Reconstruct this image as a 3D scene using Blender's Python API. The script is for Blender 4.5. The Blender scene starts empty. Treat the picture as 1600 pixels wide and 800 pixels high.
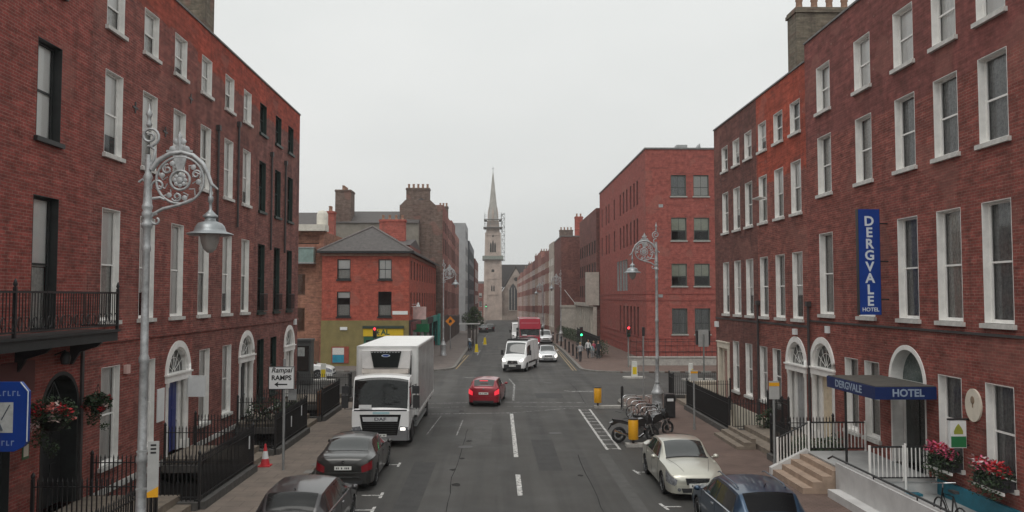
import bpy, bmesh, math, random
from mathutils import Vector, Matrix
R = math.radians
rnd = random.Random(7)
sc = bpy.context.scene
col = sc.collection

# ------------------------------------------------------------------ camera
CAM_H = 6.0
cd = bpy.data.cameras.new('camera'); cam = bpy.data.objects.new('camera', cd); col.objects.link(cam)
cd.sensor_width = 36; cd.lens = 28.8; cd.clip_start = 0.1; cd.clip_end = 4000
cam.location = (0, 0, CAM_H)
cam.rotation_euler = (R(90) + math.atan(63/1280), 0, -math.atan(25/1280))
sc.camera = cam

# ------------------------------------------------------------------ sky, sun, exposure
SUN_EL, SUN_AZ = R(58), R(195)          # azimuth clockwise from +Y: behind the camera, a little to the left
w = bpy.data.worlds.new('World'); sc.world = w; w.use_nodes = True
nt = w.node_tree; nt.nodes.clear()
def N(t, typ, **k):
    n = t.nodes.new(typ)
    for a, b in k.items(): setattr(n, a, b)
    return n
out = N(nt, 'ShaderNodeOutputWorld'); bg = N(nt, 'ShaderNodeBackground')
sky = N(nt, 'ShaderNodeTexSky', sky_type='NISHITA'); sky.sun_disc = False
sky.sun_elevation = SUN_EL; sky.sun_rotation = SUN_AZ; sky.dust_density = 6; sky.air_density = 1.5
hsv = N(nt, 'ShaderNodeHueSaturation'); hsv.inputs['Saturation'].default_value = 0.12
nt.links.new(sky.outputs[0], hsv.inputs['Color'])
tc = N(nt, 'ShaderNodeTexCoord'); mp = N(nt, 'ShaderNodeMapping'); mp.inputs['Scale'].default_value = (1.5, 1.5, 4)
nz = N(nt, 'ShaderNodeTexNoise'); nz.inputs['Scale'].default_value = 1.3; nz.inputs['Detail'].default_value = 4
nt.links.new(tc.outputs['Generated'], mp.inputs[0]); nt.links.new(mp.outputs[0], nz.inputs['Vector'])
cr = N(nt, 'ShaderNodeValToRGB')
cr.color_ramp.elements[0].position = .3; cr.color_ramp.elements[0].color = (7.40, 7.60, 7.48, 1)
cr.color_ramp.elements[1].position = .7; cr.color_ramp.elements[1].color = (8.30, 8.42, 8.28, 1)
nt.links.new(nz.outputs['Fac'], cr.inputs[0])
# an overcast deck is brighter overhead than at the horizon
sx_ = N(nt, 'ShaderNodeSeparateXYZ'); nt.links.new(tc.outputs['Generated'], sx_.inputs[0])
gr_ = N(nt, 'ShaderNodeMapRange'); gr_.inputs[1].default_value = 0; gr_.inputs[2].default_value = 1; gr_.inputs[3].default_value = .93; gr_.inputs[4].default_value = 1.45
nt.links.new(sx_.outputs[2], gr_.inputs[0])
gm_ = N(nt, 'ShaderNodeMix', data_type='RGBA', blend_type='MULTIPLY'); gm_.inputs[0].default_value = 1
nt.links.new(cr.outputs[0], gm_.inputs[6]); nt.links.new(gr_.outputs[0], gm_.inputs[7])
mx = N(nt, 'ShaderNodeMix', data_type='RGBA'); mx.inputs[0].default_value = 0.92     # the cloud deck over the clear sky
nt.links.new(hsv.outputs[0], mx.inputs[6]); nt.links.new(gm_.outputs[2], mx.inputs[7])
nt.links.new(mx.outputs[2], bg.inputs[0]); bg.inputs[1].default_value = 0.1
nt.links.new(bg.outputs[0], out.inputs[0])
sl = bpy.data.lights.new('sun', 'SUN'); sl.energy = 0.9; sl.angle = R(35); sl.color = (1, .97, .92)
so = bpy.data.objects.new('sun', sl); col.objects.link(so)
dv = Vector((math.sin(SUN_AZ)*math.cos(SUN_EL), math.cos(SUN_AZ)*math.cos(SUN_EL), math.sin(SUN_EL)))
so.rotation_euler = dv.to_track_quat('Z', 'Y').to_euler(); so.location = (0, -40, 60)
vs = sc.view_settings; vs.view_transform = 'Standard'; vs.look = 'None'; vs.exposure = 0; vs.gamma = 1
sc.render.engine = 'CYCLES'
sc.cycles.max_bounces = 6; sc.cycles.transparent_max_bounces = 12; sc.cycles.use_denoising = True
sc.cycles.volume_step_rate = 4; sc.cycles.volume_bounces = 1

# ------------------------------------------------------------------ materials
M = {}
def mat(name, colr, rough=.7, var=.25, vs_=3., metal=0., bump=0., bs=40., coat=0., fine=.1, spec=.5):
    if name in M: return M[name]
    m = bpy.data.materials.new(name); m.use_nodes = True; t = m.node_tree; b = t.nodes['Principled BSDF']
    b.inputs['Roughness'].default_value = rough; b.inputs['Metallic'].default_value = metal
    b.inputs['Coat Weight'].default_value = coat; b.inputs['Coat Roughness'].default_value = .08
    b.inputs['Specular IOR Level'].default_value = spec
    c = N(t, 'ShaderNodeTexCoord')
    n1 = N(t, 'ShaderNodeTexNoise'); n1.inputs['Scale'].default_value = vs_; n1.inputs['Detail'].default_value = 5; n1.inputs['Roughness'].default_value = .65
    t.links.new(c.outputs['Object'], n1.inputs['Vector'])
    r = N(t, 'ShaderNodeMapRange'); r.inputs[1].default_value = .3; r.inputs[2].default_value = .7
    r.inputs[3].default_value = 1 - var; r.inputs[4].default_value = 1 + var
    t.links.new(n1.outputs['Fac'], r.inputs[0])
    mul = N(t, 'ShaderNodeMix', data_type='RGBA', blend_type='MULTIPLY'); mul.inputs[0].default_value = 1
    mul.inputs[6].default_value = (*colr, 1); t.links.new(r.outputs[0], mul.inputs[7])
    t.links.new(mul.outputs[2], b.inputs['Base Color'])
    if fine or bump:
        n2 = N(t, 'ShaderNodeTexNoise'); n2.inputs['Scale'].default_value = bs; n2.inputs['Detail'].default_value = 3
        t.links.new(c.outputs['Object'], n2.inputs['Vector'])
        r2 = N(t, 'ShaderNodeMapRange'); r2.inputs[3].default_value = rough - fine; r2.inputs[4].default_value = min(1, rough + fine)
        t.links.new(n2.outputs['Fac'], r2.inputs[0]); t.links.new(r2.outputs[0], b.inputs['Roughness'])
        if bump:
            bp = N(t, 'ShaderNodeBump'); bp.inputs['Strength'].default_value = bump; bp.inputs['Distance'].default_value = .02
            t.links.new(n2.outputs['Fac'], bp.inputs['Height']); t.links.new(bp.outputs[0], b.inputs['Normal'])
    M[name] = m
    return m

def brick(name, c1, c2, mortar, stain=.45, band=None, bandcol=None, bump=.6, fade=0., patch=None):
    """Brickwork in courses 75 mm high, mottled brick by brick and stained in patches; band: rebuilt brickwork above a height."""
    if name in M: return M[name]
    m = bpy.data.materials.new(name); m.use_nodes = True; t = m.node_tree; b = t.nodes['Principled BSDF']
    b.inputs['Roughness'].default_value = .9; b.inputs['Specular IOR Level'].default_value = .25
    c = N(t, 'ShaderNodeTexCoord'); sx = N(t, 'ShaderNodeSeparateXYZ'); t.links.new(c.outputs['Object'], sx.inputs[0])
    ad = N(t, 'ShaderNodeMath', operation='ADD'); t.links.new(sx.outputs[0], ad.inputs[0]); t.links.new(sx.outputs[1], ad.inputs[1])
    cb = N(t, 'ShaderNodeCombineXYZ'); t.links.new(ad.outputs[0], cb.inputs[0]); t.links.new(sx.outputs[2], cb.inputs[1])
    bt = N(t, 'ShaderNodeTexBrick'); bt.inputs['Scale'].default_value = 1
    bt.inputs['Brick Width'].default_value = .235; bt.inputs['Row Height'].default_value = .08
    bt.inputs['Mortar Size'].default_value = .009; bt.inputs['Mortar Smooth'].default_value = .2; bt.inputs['Bias'].default_value = 0
    bt.inputs['Color1'].default_value = (*c1, 1); bt.inputs['Color2'].default_value = (*c2, 1); bt.inputs['Mortar'].default_value = (*mortar, 1)
    t.links.new(cb.outputs[0], bt.inputs['Vector'])
    last = bt.outputs['Color']
    def noise(scale, detail, vec=None, rough=.6):
        n = N(t, 'ShaderNodeTexNoise'); n.inputs['Scale'].default_value = scale; n.inputs['Detail'].default_value = detail; n.inputs['Roughness'].default_value = rough
        t.links.new(vec if vec else cb.outputs[0], n.inputs['Vector']); return n.outputs['Fac']
    def rng(src, a, b_, c_, d):
        r = N(t, 'ShaderNodeMapRange'); r.inputs[1].default_value = a; r.inputs[2].default_value = b_; r.inputs[3].default_value = c_; r.inputs[4].default_value = d
        t.links.new(src, r.inputs[0]); return r.outputs[0]
    def mixm(fac, a, b_, typ='MIX'):
        x = N(t, 'ShaderNodeMix', data_type='RGBA', blend_type=typ)
        if isinstance(fac, float): x.inputs[0].default_value = fac
        else: t.links.new(fac, x.inputs[0])
        for i, v in ((6, a), (7, b_)):
            if isinstance(v, tuple): x.inputs[i].default_value = (*v, 1)
            else: t.links.new(v, x.inputs[i])
        return x.outputs[2]
    if band:
        wob = N(t, 'ShaderNodeMath', operation='ADD'); t.links.new(sx.outputs[2], wob.inputs[0])
        t.links.new(rng(noise(.8, 3), 0, 1, -.5, .5), wob.inputs[1])
        f = rng(wob.outputs[0], band - .04, band + .04, 0, .85)
        last = mixm(f, last, bandcol)
    # streaks along the courses, coarse mottling, rain streaks, soot
    cm = N(t, 'ShaderNodeMapping'); cm.inputs['Scale'].default_value = (1.1, 9., 1); t.links.new(cb.outputs[0], cm.inputs[0])
    last = mixm(1., last, rng(noise(1., 3, cm.outputs[0]), .3, .7, 1-min(.28, stain), 1+min(.28, stain)), 'MULTIPLY')
    last = mixm(1., last, rng(noise(2.6, 6, rough=.75), .3, .7, .60, 1.42), 'MULTIPLY')
    sm = N(t, 'ShaderNodeMapping'); sm.inputs['Scale'].default_value = (1.6, .12, 1); t.links.new(cb.outputs[0], sm.inputs[0])
    last = mixm(rng(noise(1., 5, sm.outputs[0]), .5, .72, 0, stain), last, (.035, .028, .026))
    last = mixm(rng(noise(.35, 4), .45, .75, 0, stain), last, (.075, .040, .034))
    last = mixm(rng(noise(.55, 2, rough=.3), .60, .615, 0, .32), last, (.30, .135, .11))
    last = mixm(rng(noise(.42, 2, cm.outputs[0], .3), .64, .66, 0, .3), last, (.12, .055, .048))
    pa = noise(7., 2)                                   # odd pale replaced bricks and salts
    last = mixm(rng(pa, .68, .73, 0, .45), last, (.42, .30, .26))
    if fade: last = mixm(float(fade), last, (.30, .20, .18))
    t.links.new(last, b.inputs['Base Color'])
    bp = N(t, 'ShaderNodeBump'); bp.inputs['Strength'].default_value = bump; bp.inputs['Distance'].default_value = .012
    hh = N(t, 'ShaderNodeMath', operation='SUBTRACT'); t.links.new(noise(30., 3), hh.inputs[0]); t.links.new(bt.outputs['Fac'], hh.inputs[1])
    t.links.new(hh.outputs[0], bp.inputs['Height']); t.links.new(bp.outputs[0], b.inputs['Normal'])
    M[name] = m
    return m

def glass(name, tint=(.97, .98, .98), refl=1.):
    if name in M: return M[name]
    m = bpy.data.materials.new(name); m.use_nodes = True; t = m.node_tree; t.nodes.clear()
    o = N(t, 'ShaderNodeOutputMaterial'); mx_ = N(t, 'ShaderNodeMixShader'); tr = N(t, 'ShaderNodeBsdfTransparent'); gl = N(t, 'ShaderNodeBsdfGlossy')
    tr.inputs[0].default_value = (*tint, 1); gl.inputs['Roughness'].default_value = .04
    fr = N(t, 'ShaderNodeFresnel'); fr.inputs[0].default_value = 1.5
    nz_ = N(t, 'ShaderNodeTexNoise'); nz_.inputs['Scale'].default_value = 1.2; c = N(t, 'ShaderNodeTexCoord'); t.links.new(c.outputs['Object'], nz_.inputs[0])
    bp = N(t, 'ShaderNodeBump'); bp.inputs['Strength'].default_value = .12; bp.inputs['Distance'].default_value = .05
    t.links.new(nz_.outputs[0], bp.inputs['Height']); t.links.new(bp.outputs[0], gl.inputs['Normal'])
    t.links.new(fr.outputs[0], mx_.inputs[0]); t.links.new(tr.outputs[0], mx_.inputs[1]); t.links.new(gl.outputs[0], mx_.inputs[2])
    t.links.new(mx_.outputs[0], o.inputs[0]); M[name] = m; return m

def lit(name, colr, strength):
    m = mat(name, colr, .4, 0, fine=0); b = m.node_tree.nodes['Principled BSDF']
    b.inputs['Emission Color'].default_value = (*colr, 1); b.inputs['Emission Strength'].default_value = strength
    return m

BR_A = brick('brick_crimson', (.31, .070, .056), (.215, .050, .042), (.28, .15, .125), .3)
BR_B = brick('brick_old_red', (.31, .082, .066), (.20, .056, .047), (.28, .165, .14), .42, 15.35, (.36, .070, .042))
BR_C = brick('brick_sooty_red', (.265, .082, .068), (.17, .054, .046), (.26, .165, .14), .5, 14.9, (.38, .068, .040))
BR_D = brick('brick_brown_red', (.25, .086, .072), (.165, .058, .050), (.25, .165, .145), .5, 14.8, (.38, .070, .042))
BR_H = brick('brick_hotel', (.29, .078, .062), (.20, .056, .046), (.26, .14, .115), .32, 11.9, (.215, .074, .066))
BR_O = brick('brick_orange', (.285, .082, .064), (.195, .058, .046), (.26, .15, .125), .4, 11.2, (.40, .075, .042))
BR_N = brick('brick_dark_brown', (.185, .066, .054), (.145, .056, .048), (.17, .10, .085), .5)
BR_S = brick('brick_school', (.325, .088, .072), (.29, .080, .067), (.31, .11, .09), .12)
BR_P = brick('brick_pub', (.40, .085, .058), (.35, .078, .055), (.36, .12, .085), .16)
BR_G = brick('brick_grey_brown', (.19, .135, .11), (.16, .118, .10), (.18, .14, .12), .4)
BR_T = brick('brick_tan', (.36, .165, .105), (.31, .145, .095), (.30, .17, .13), .25)
BR_K = brick('brick_pink', (.40, .185, .15), (.34, .155, .13), (.36, .22, .19), .25)
BR_M = brick('brick_far_red', (.30, .115, .092), (.25, .095, .078), (.28, .15, .13), .35)
BR_DK = brick('brick_far_dark', (.20, .078, .064), (.17, .068, .058), (.19, .11, .10), .35)
BR_Y = brick('brick_chimney', (.20, .165, .125), (.15, .13, .10), (.17, .15, .12), .5)
WHITE = mat('white_paint', (.82, .805, .775), .5, .12, 2.5)
CREAM = mat('cream_paint', (.66, .60, .50), .55, .14, 2.)
STONE = mat('granite', (.36, .345, .32), .85, .25, 5., bump=.4)
SILL = mat('sill_paint', (.56, .545, .515), .65, .22, 4.)
SLATE = mat('slate', (.085, .076, .073), .75, .3, 4., bump=.5, bs=14)
LEAD = mat('coping_lead', (.16, .155, .15), .7, .3, 3.)
BLACK = mat('black_iron', (.018, .018, .019), .45, .3, 6.)
DKWOOD = mat('dark_frame', (.020, .022, .022), .5, .3, 5.)
DKGREEN = mat('dark_green_frame', (.022, .040, .034), .5, .3, 5.)
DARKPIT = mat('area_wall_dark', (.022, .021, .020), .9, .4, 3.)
PIPE = mat('downpipe_paint', (.05, .045, .045), .5, .25, 4.)
PANE = glass('window_glass')
PANE_D = glass('window_glass_dark', (.55, .6, .6))
BLIND = mat('window_blind', (.96, .955, .93), .8, .04, 3.)
CURT = mat('window_curtain', (.62, .61, .58), .9, .25, 14.)
CURT_D = mat('window_curtain_grey', (.34, .35, .35), .9, .3, 12.)
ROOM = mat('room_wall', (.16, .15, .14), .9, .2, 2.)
TERRA = mat('terracotta', (.33, .20, .14), .85, .3, 6.)
SILVER = mat('lamp_silver', (.40, .41, .415), .45, .30, 7., metal=.35)
SIGNBLUE = mat('sign_blue', (.004, .045, .27), .4, .12, 2.)
LETTER = mat('letter_pale', (.66, .72, .78), .5, .06)
BLK = mat('black_print', (.015, .015, .016), .6, .1)
SIGNWH = mat('sign_white', (.74, .75, .75), .45, .08)
GALV = mat('galvanised', (.34, .35, .35), .45, .2, 6., metal=.5)
YELP = mat('yellow_plastic', (.75, .36, .010), .5, .12, 4.)
RUB = mat('tyre_rubber', (.022, .022, .023), .85, .2)
ALLOY = mat('alloy_rim', (.42, .43, .44), .3, .12, metal=.7)
CARGL = mat('car_glass', (.022, .026, .025), .05, .15, 1.5, fine=.02, spec=.8, coat=.25)
PLAST = mat('black_plastic', (.025, .025, .027), .55, .2, 6.)
CHROME = mat('chrome', (.68, .69, .70), .18, .06, metal=1.)
REDLT = mat('tail_lamp', (.20, .007, .014), .18, .15, 9., coat=.6)
LAMPGL = mat('head_lamp', (.27, .28, .30), .10, .7, 11., metal=.4, coat=.8)
PLATE = mat('number_plate', (.70, .70, .67), .5, .06)
ORANGE = mat('indicator', (.6, .2, .01), .3, .1)
LEAFD = mat('leaf_dark', (.028, .050, .020), .7, .4, 9.)
LEAFM = mat('leaf_mid', (.060, .105, .035), .7, .4, 9.)
TEAL = mat('teal_paint', (.012, .14, .20), .6, .2, 4.)
RENDER = mat('pale_render', (.50, .50, .50), .8, .16, 1.4, bump=.2)
WOODB = mat('bark', (.07, .055, .04), .9, .3, 8.)

# ------------------------------------------------------------------ mesh builder
class MB:
    def __init__(s): s.v = []; s.f = []; s.m = []; s.sm = []
    def face(s, pts, m=0, smooth=False):
        i = len(s.v); s.v += [tuple(p) for p in pts]; s.f.append(tuple(range(i, i+len(pts)))); s.m.append(m); s.sm.append(smooth)
    def box(s, x0, x1, y0, y1, z0, z1, m=0):
        i = len(s.v)
        s.v += [(x0,y0,z0),(x1,y0,z0),(x1,y1,z0),(x0,y1,z0),(x0,y0,z1),(x1,y0,z1),(x1,y1,z1),(x0,y1,z1)]
        for q in ((3,2,1,0),(4,5,6,7),(0,1,5,4),(1,2,6,5),(2,3,7,6),(3,0,4,7)):
            s.f.append(tuple(i+k for k in q)); s.m.append(m); s.sm.append(False)
        return s
    def tube(s, pts, r, n=8, m=0, closed=False, cap=True):
        pts = [Vector(p) for p in pts]; L = len(pts); base = len(s.v)
        rs = r if isinstance(r, (list, tuple)) else [r]*L
        ref = None
        for k in range(L):
            a = pts[k-1] if (k > 0 or closed) else pts[k]; b = pts[(k+1) % L] if (k < L-1 or closed) else pts[k]
            t = (b-a).normalized() if (b-a).length > 1e-9 else Vector((0,0,1))
            if ref is None:
                ref = Vector((0,0,1)) if abs(t.z) < .9 else Vector((1,0,0))
            u = (ref - t*ref.dot(t))
            if u.length < 1e-4: u = t.orthogonal()
            u.normalize(); ref = u; v = t.cross(u)
            for j in range(n):
                an = 2*math.pi*j/n
                s.v.append(tuple(pts[k] + (u*math.cos(an) + v*math.sin(an))*rs[k]))
        for k in range(L if closed else L-1):
            k2 = (k+1) % L
            for j in range(n):
                s.f.append((base+k*n+j, base+k*n+(j+1)%n, base+k2*n+(j+1)%n, base+k2*n+j)); s.m.append(m); s.sm.append(n > 5)
        if cap and not closed:
            s.f.append(tuple(base+j for j in reversed(range(n)))); s.m.append(m); s.sm.append(False)
            s.f.append(tuple(base+(L-1)*n+j for j in range(n))); s.m.append(m); s.sm.append(False)
        return s
    def lathe(s, prof, n=16, m=0, c=(0,0,0), axis='z', cap=True):
        base = len(s.v); L = len(prof)
        for r, h in prof:
            for j in range(n):
                a = 2*math.pi*j/n; p = (r*math.cos(a), r*math.sin(a), h)
                if axis == 'x': p = (h, r*math.cos(a), r*math.sin(a))
                elif axis == 'y': p = (r*math.sin(a), h, r*math.cos(a))
                s.v.append((p[0]+c[0], p[1]+c[1], p[2]+c[2]))
        for k in range(L-1):
            for j in range(n):
                s.f.append((base+k*n+j, base+k*n+(j+1)%n, base+(k+1)*n+(j+1)%n, base+(k+1)*n+j)); s.m.append(m); s.sm.append(True)
        if cap:
            s.f.append(tuple(base+j for j in reversed(range(n)))); s.m.append(m); s.sm.append(False)
            s.f.append(tuple(base+(L-1)*n+j for j in range(n))); s.m.append(m); s.sm.append(False)
        return s
    def prism(s, poly, a0, a1, axis='y', m=0):
        """polygon in the plane across the axis, extruded from a0 to a1: axis y -> (x,z); x -> (y,z); z -> (x,y)"""
        f = {'y': lambda p, a: (p[0], a, p[1]), 'x': lambda p, a: (a, p[0], p[1]), 'z': lambda p, a: (p[0], p[1], a)}[axis]
        n = len(poly); i = len(s.v)
        s.v += [f(p, a0) for p in poly] + [f(p, a1) for p in poly]
        s.f.append(tuple(i+k for k in range(n))); s.f.append(tuple(i+n+k for k in reversed(range(n)))); s.m += [m, m]; s.sm += [False, False]
        for k in range(n):
            s.f.append((i+(k+1)%n, i+k, i+n+k, i+n+(k+1)%n)); s.m.append(m); s.sm.append(False)
        return s
    def mesh(s, name, mats, fix=True, sharp=62):
        me = bpy.data.meshes.new(name); me.from_pydata(s.v, [], s.f)
        for mm in (mats if isinstance(mats, (list, tuple)) else [mats]): me.materials.append(mm)
        me.polygons.foreach_set('material_index', s.m); me.polygons.foreach_set('use_smooth', s.sm)
        if fix:
            b = bmesh.new(); b.from_mesh(me); bmesh.ops.remove_doubles(b, verts=b.verts, dist=1e-5)
            bmesh.ops.recalc_face_normals(b, faces=b.faces); b.to_mesh(me); b.free()
        if any(s.sm): me.set_sharp_from_angle(angle=R(sharp))
        me.update(); return me
    def build(s, name, mats, parent=None, loc=(0,0,0), rz=0, fix=True, sharp=62):
        return inst(name, s.mesh(name, mats, fix, sharp), parent, loc, rz)
def inst(name, me, parent=None, loc=(0,0,0), rz=0):
    o = bpy.data.objects.new(name, me); col.objects.link(o); o.parent = parent; o.location = loc
    o.rotation_euler = (0, 0, rz) if not isinstance(rz, tuple) else rz
    return o
def tag(o, label, cat, group=None):
    o['label'] = label; o['category'] = cat
    if group: o['group'] = group
    return o
def thing(name, label, cat, loc=(0,0,0), rz=0, group=None):
    o = bpy.data.objects.new(name, None); col.objects.link(o); o.location = loc; o.rotation_euler = (0,0,rz); o.empty_display_size = .3
    return tag(o, label, cat, group)
def struct(o): o['kind'] = 'structure'; return o
def stuff(o): o['kind'] = 'stuff'; return o
def copy_tree(o, parent=None, loc=None, rz=None, label=None):
    c = o.copy(); col.objects.link(c); c.parent = parent
    if loc is not None: c.location = loc
    if rz is not None: c.rotation_euler = (0,0,rz)
    if label: c['label'] = label
    for ch in list(o.children): copy_tree(ch, c)
    return c
def lettering(txt, size, parent, loc, rot, m, depth=.004, align='CENTER', name='lettering', sx=1., shear=0., bold=0.):
    cu = bpy.data.curves.new(name, 'FONT'); cu.body = txt; cu.size = size; cu.extrude = depth; cu.align_x = align; cu.align_y = 'CENTER'; cu.shear = shear; cu.offset = bold
    cu.resolution_u = 3
    t = bpy.data.objects.new(name, cu); col.objects.link(t)
    me = bpy.data.meshes.new_from_object(t.evaluated_get(bpy.context.evaluated_depsgraph_get())); bpy.data.objects.remove(t); bpy.data.curves.remove(cu)
    me.materials.clear(); me.materials.append(m)
    o = inst(name, me, parent, loc, rot); o.scale = (sx, 1, 1); return o

# ------------------------------------------------------------------ buildings
_wc = {}
def cached(key, fn):
    if key not in _wc: _wc[key] = fn()
    return _wc[key]
def window_meshes(w_, h, d, frame, bars, sillm, hd=.5):
    """liner of the reveal + box frame + meeting rail; origin at the bottom centre of the opening on the wall plane, y inward"""
    def fr():
        m = MB(); a = w_/2; t = .012
        # reveal liner (painted), standing 6 mm proud of the brick
        for (x0, x1, z0, z1) in ((-a, -a+t, 0, h), (a-t, a, 0, h), (-a+t, a-t, h-t, h), (-a+t, a-t, 0, t)):
            m.box(x0, x1, -.006, d, z0, z1)
        f = .055
        for (x0, x1, z0, z1) in ((-a+t, -a+t+f, t, h-t), (a-t-f, a-t, t, h-t), (-a+t+f, a-t-f, h-t-f, h-t), (-a+t+f, a-t-f, t, t+f+.02)):
            m.box(x0, x1, d-.06, d-.002, z0, z1)
        zr = h*hd
        m.box(-a+t+f, a-t-f, d-.05, d-.01, zr-.025, zr+.025)
        for k in range(1, bars):
            x = -a + w_*k/bars; m.box(x-.012, x+.012, d-.045, d-.012, t+f, h-t-f)
        return m.mesh('window', frame)
    def pn(z0, z1, off):
        def f():
            m = MB(); a = w_/2-.06
            m.face([(-a, d-.030+off, z0), (a, d-.030+off, z0), (a, d-.030+off, z1), (-a, d-.030+off, z1)]); return m.mesh('pane', [PANE], fix=False)
        return f
    def sl():
        m = MB(); a = w_/2+.09; m.box(-a, a, -.10, .0, -.13, -.012); m.box(-a+.1, a-.1, 0, d*.8, -.06, .006)
        return m.mesh('sill', [sillm])
    k = (w_, h, d, frame.name, bars, sillm.name if sillm else '', hd)
    return (cached(k+('f',), fr), cached(k+('p0',), pn(.07, h*hd-.02, .012)), cached(k+('p1',), pn(h*hd+.02, h-.06, 0)), cached(k+('s',), sl) if sillm else None)
def blind_mesh(w_, z0, z1, m_, y, wavy=False):
    def f():
        m = MB(); a = w_/2-.02
        if not wavy: m.box(-a, a, y, y+.012, z0, z1)
        else:
            n = 16
            for i in range(n):
                xa, xb = -a+2*a*i/n, -a+2*a*(i+1)/n; ya, yb = y+.03*(i % 2), y+.03*((i+1) % 2)
                m.face([(xa, ya, z0), (xb, yb, z0), (xb, yb, z1), (xa, ya, z1)])
        return m.mesh('curtain' if wavy else 'blind', [m_], fix=False)
    return cached(('bl', w_, z0, z1, m_.name, y, wavy), f)
def add_window(house, org, rz, w_, h, d=.2, frame=None, bars=1, sillm=None, dress=None, hd=.5, name='window'):
    """dress: list of ('blind'|'curtain', from fraction, to fraction, material)"""
    frame = frame or WHITE
    fm, p0, p1, sm = window_meshes(round(w_, 3), round(h, 3), d, frame, bars, sillm, hd)
    o = inst(name, fm, house, org, rz)
    inst('pane', p0, o); inst('pane', p1, o)
    if sm: inst('sill', sm, o)
    for t_, f0, f1, mm in (dress or []):
        inst(t_, blind_mesh(round(w_, 3), round(h*f0+.01, 3), round(h*f1-.01, 3), mm, d+(.015 if t_ == 'blind' else .05), t_ == 'curtain'), o)
    return o
def wall_face(mb, org, dx, W, z0, z1, ops, m=0, outward=None):
    """one brick face with real openings. ops: (x0,x1,za,zb,arch) ; dx unit vector along the wall in plan"""
    P = lambda x, z: (org[0]+dx[0]*x, org[1]+dx[1]*x, z)
    xs = sorted({0., W} | {q for o in ops for q in o[:2] if 0 < q < W}); zs = sorted({z0, z1} | {q for o in ops for q in o[2:4] if z0 < q < z1})
    for i in range(len(xs)-1):
        run = None
        for j in range(len(zs)-1):
            cx, cz = (xs[i]+xs[i+1])/2, (zs[j]+zs[j+1])/2
            if any(o[0] < cx < o[1] and o[2] < cz < o[3] for o in ops): continue
            mb.face([P(xs[i], zs[j]), P(xs[i+1], zs[j]), P(xs[i+1], zs[j+1]), P(xs[i], zs[j+1])], m)
    for o in ops:
        if len(o) > 4 and o[4]:
            r = (o[1]-o[0])/2; c = (o[0]+o[1])/2; zc = o[3]-r; n = 10
            for s in (-1, 1):
                pts = [P(c+s*r, o[3])] + [P(c+s*r*math.cos(a), zc+r*math.sin(a)) for a in [math.pi/2*k/n for k in range(n+1)]]
                for k in range(1, len(pts)-1): mb.face([pts[0], pts[k], pts[k+1]], m)
def arch_ring(mb, c, zc, r0, r1, y0, y1, n=20, m=0, a0=0., a1=math.pi):
    for k in range(n):
        t0, t1 = a0+(a1-a0)*k/n, a0+(a1-a0)*(k+1)/n
        q = [(c+r1*math.cos(t0), zc+r1*math.sin(t0)), (c+r1*math.cos(t1), zc+r1*math.sin(t1)), (c+r0*math.cos(t1), zc+r0*math.sin(t1)), (c+r0*math.cos(t0), zc+r0*math.sin(t0))]
        mb.prism(q, y0, y1, 'y', m)
def add_doorcase(house, org, rz, w_, z1, doorm, doorw=.95, side=None, fan_bars=True, casem=None, label=None):
    """Georgian doorcase: pilasters, entablature, archivolt, fanlight with radial bars, panelled door. Origin: bottom centre on the wall plane."""
    casem = casem or WHITE
    r = w_/2; zc = z1-r
    c = MB()
    arch_ring(c, 0, zc, r-.13, r+.10, -.05, .26, 22)
    arch_ring(c, 0, zc, r-.20, r-.13, .03, .26, 22)
    c.box(-r-.08, r+.08, -.07, .27, zc-.26, zc-.03); c.box(-r-.13, r+.13, -.12, .27, zc-.03, zc+.03)
    for s in (-1, 1):
        xa = s*(r-.13)
        c.box(min(xa-.14*s, xa+.21*s), max(xa-.14*s, xa+.21*s), -.035, .27, 0, .3)
        c.lathe([(.115, .3), (.11, .4), (.105, zc-.45), (.13, zc-.4), (.135, zc-.26)], 10, 0, (xa, .06, 0))
        c.box(min(xa, xa+.21*s), max(xa, xa+.21*s), .05, .27, .3, zc-.26)
        xd = s*doorw/2
        c.box(min(xd, xd+.12*s), max(xd, xd+.12*s), .16, .28, .0, zc-.26)
        xs0, xs1 = abs(xd)+.12, abs(xa)-.1
        if xs1 > xs0+.03:
            c.box(min(s*xs0, s*xs1), max(s*xs0, s*xs1), .19, .28, 0, zc-.26)
    case = c.build('doorcase', [casem], house, org, rz)
    if label: case['label'] = label
    f = MB(); n = 18
    f.face([(0, .17, zc+.03)] + [((r-.16)*math.cos(math.pi*k/n), .17, zc+.03+(r-.19)*math.sin(math.pi*k/n)) for k in range(n+1)])
    fl = f.build('fanlight', [CARGL], case)
    if fan_bars:
        g = MB()
        for a in (30, 60, 90, 120, 150):
            g.tube([(.1*math.cos(R(a)), .155, zc+.03+.1*math.sin(R(a))), ((r-.18)*math.cos(R(a)), .155, zc+.03+(r-.2)*math.sin(R(a)))], .012, 4)
        g.tube([(.12*math.cos(R(a)), .155, zc+.03+.12*math.sin(R(a))) for a in range(0, 181, 20)], .012, 4)
        g.tube([(.55*r*math.cos(R(a)), .155, zc+.03+.5*r*math.sin(R(a))) for a in range(0, 181, 15)], .012, 4)
        g.build('fanlight_bars', [casem], case)
    d = MB(); hd = zc-.26; a = doorw/2
    d.box(-a, a, .22, .26, 0.02, hd)
    for (z0, zz1) in ((.15, .75), (.85, 1.5), (1.6, hd-.12)):
        for s in (-1, 1): d.box(min(s*.06, s*(a-.09)), max(s*.06, s*(a-.09)), .205, .222, z0, zz1)
    dr = d.build('door', [doorm], case)
    MB().lathe([(.02, 0), (.035, .02), (.03, .05)], 8, 0, (0, 0, 0), 'y').build('door_knob', [CHROME], dr, (a-.08, .15, 1.05))
    return case
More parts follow.
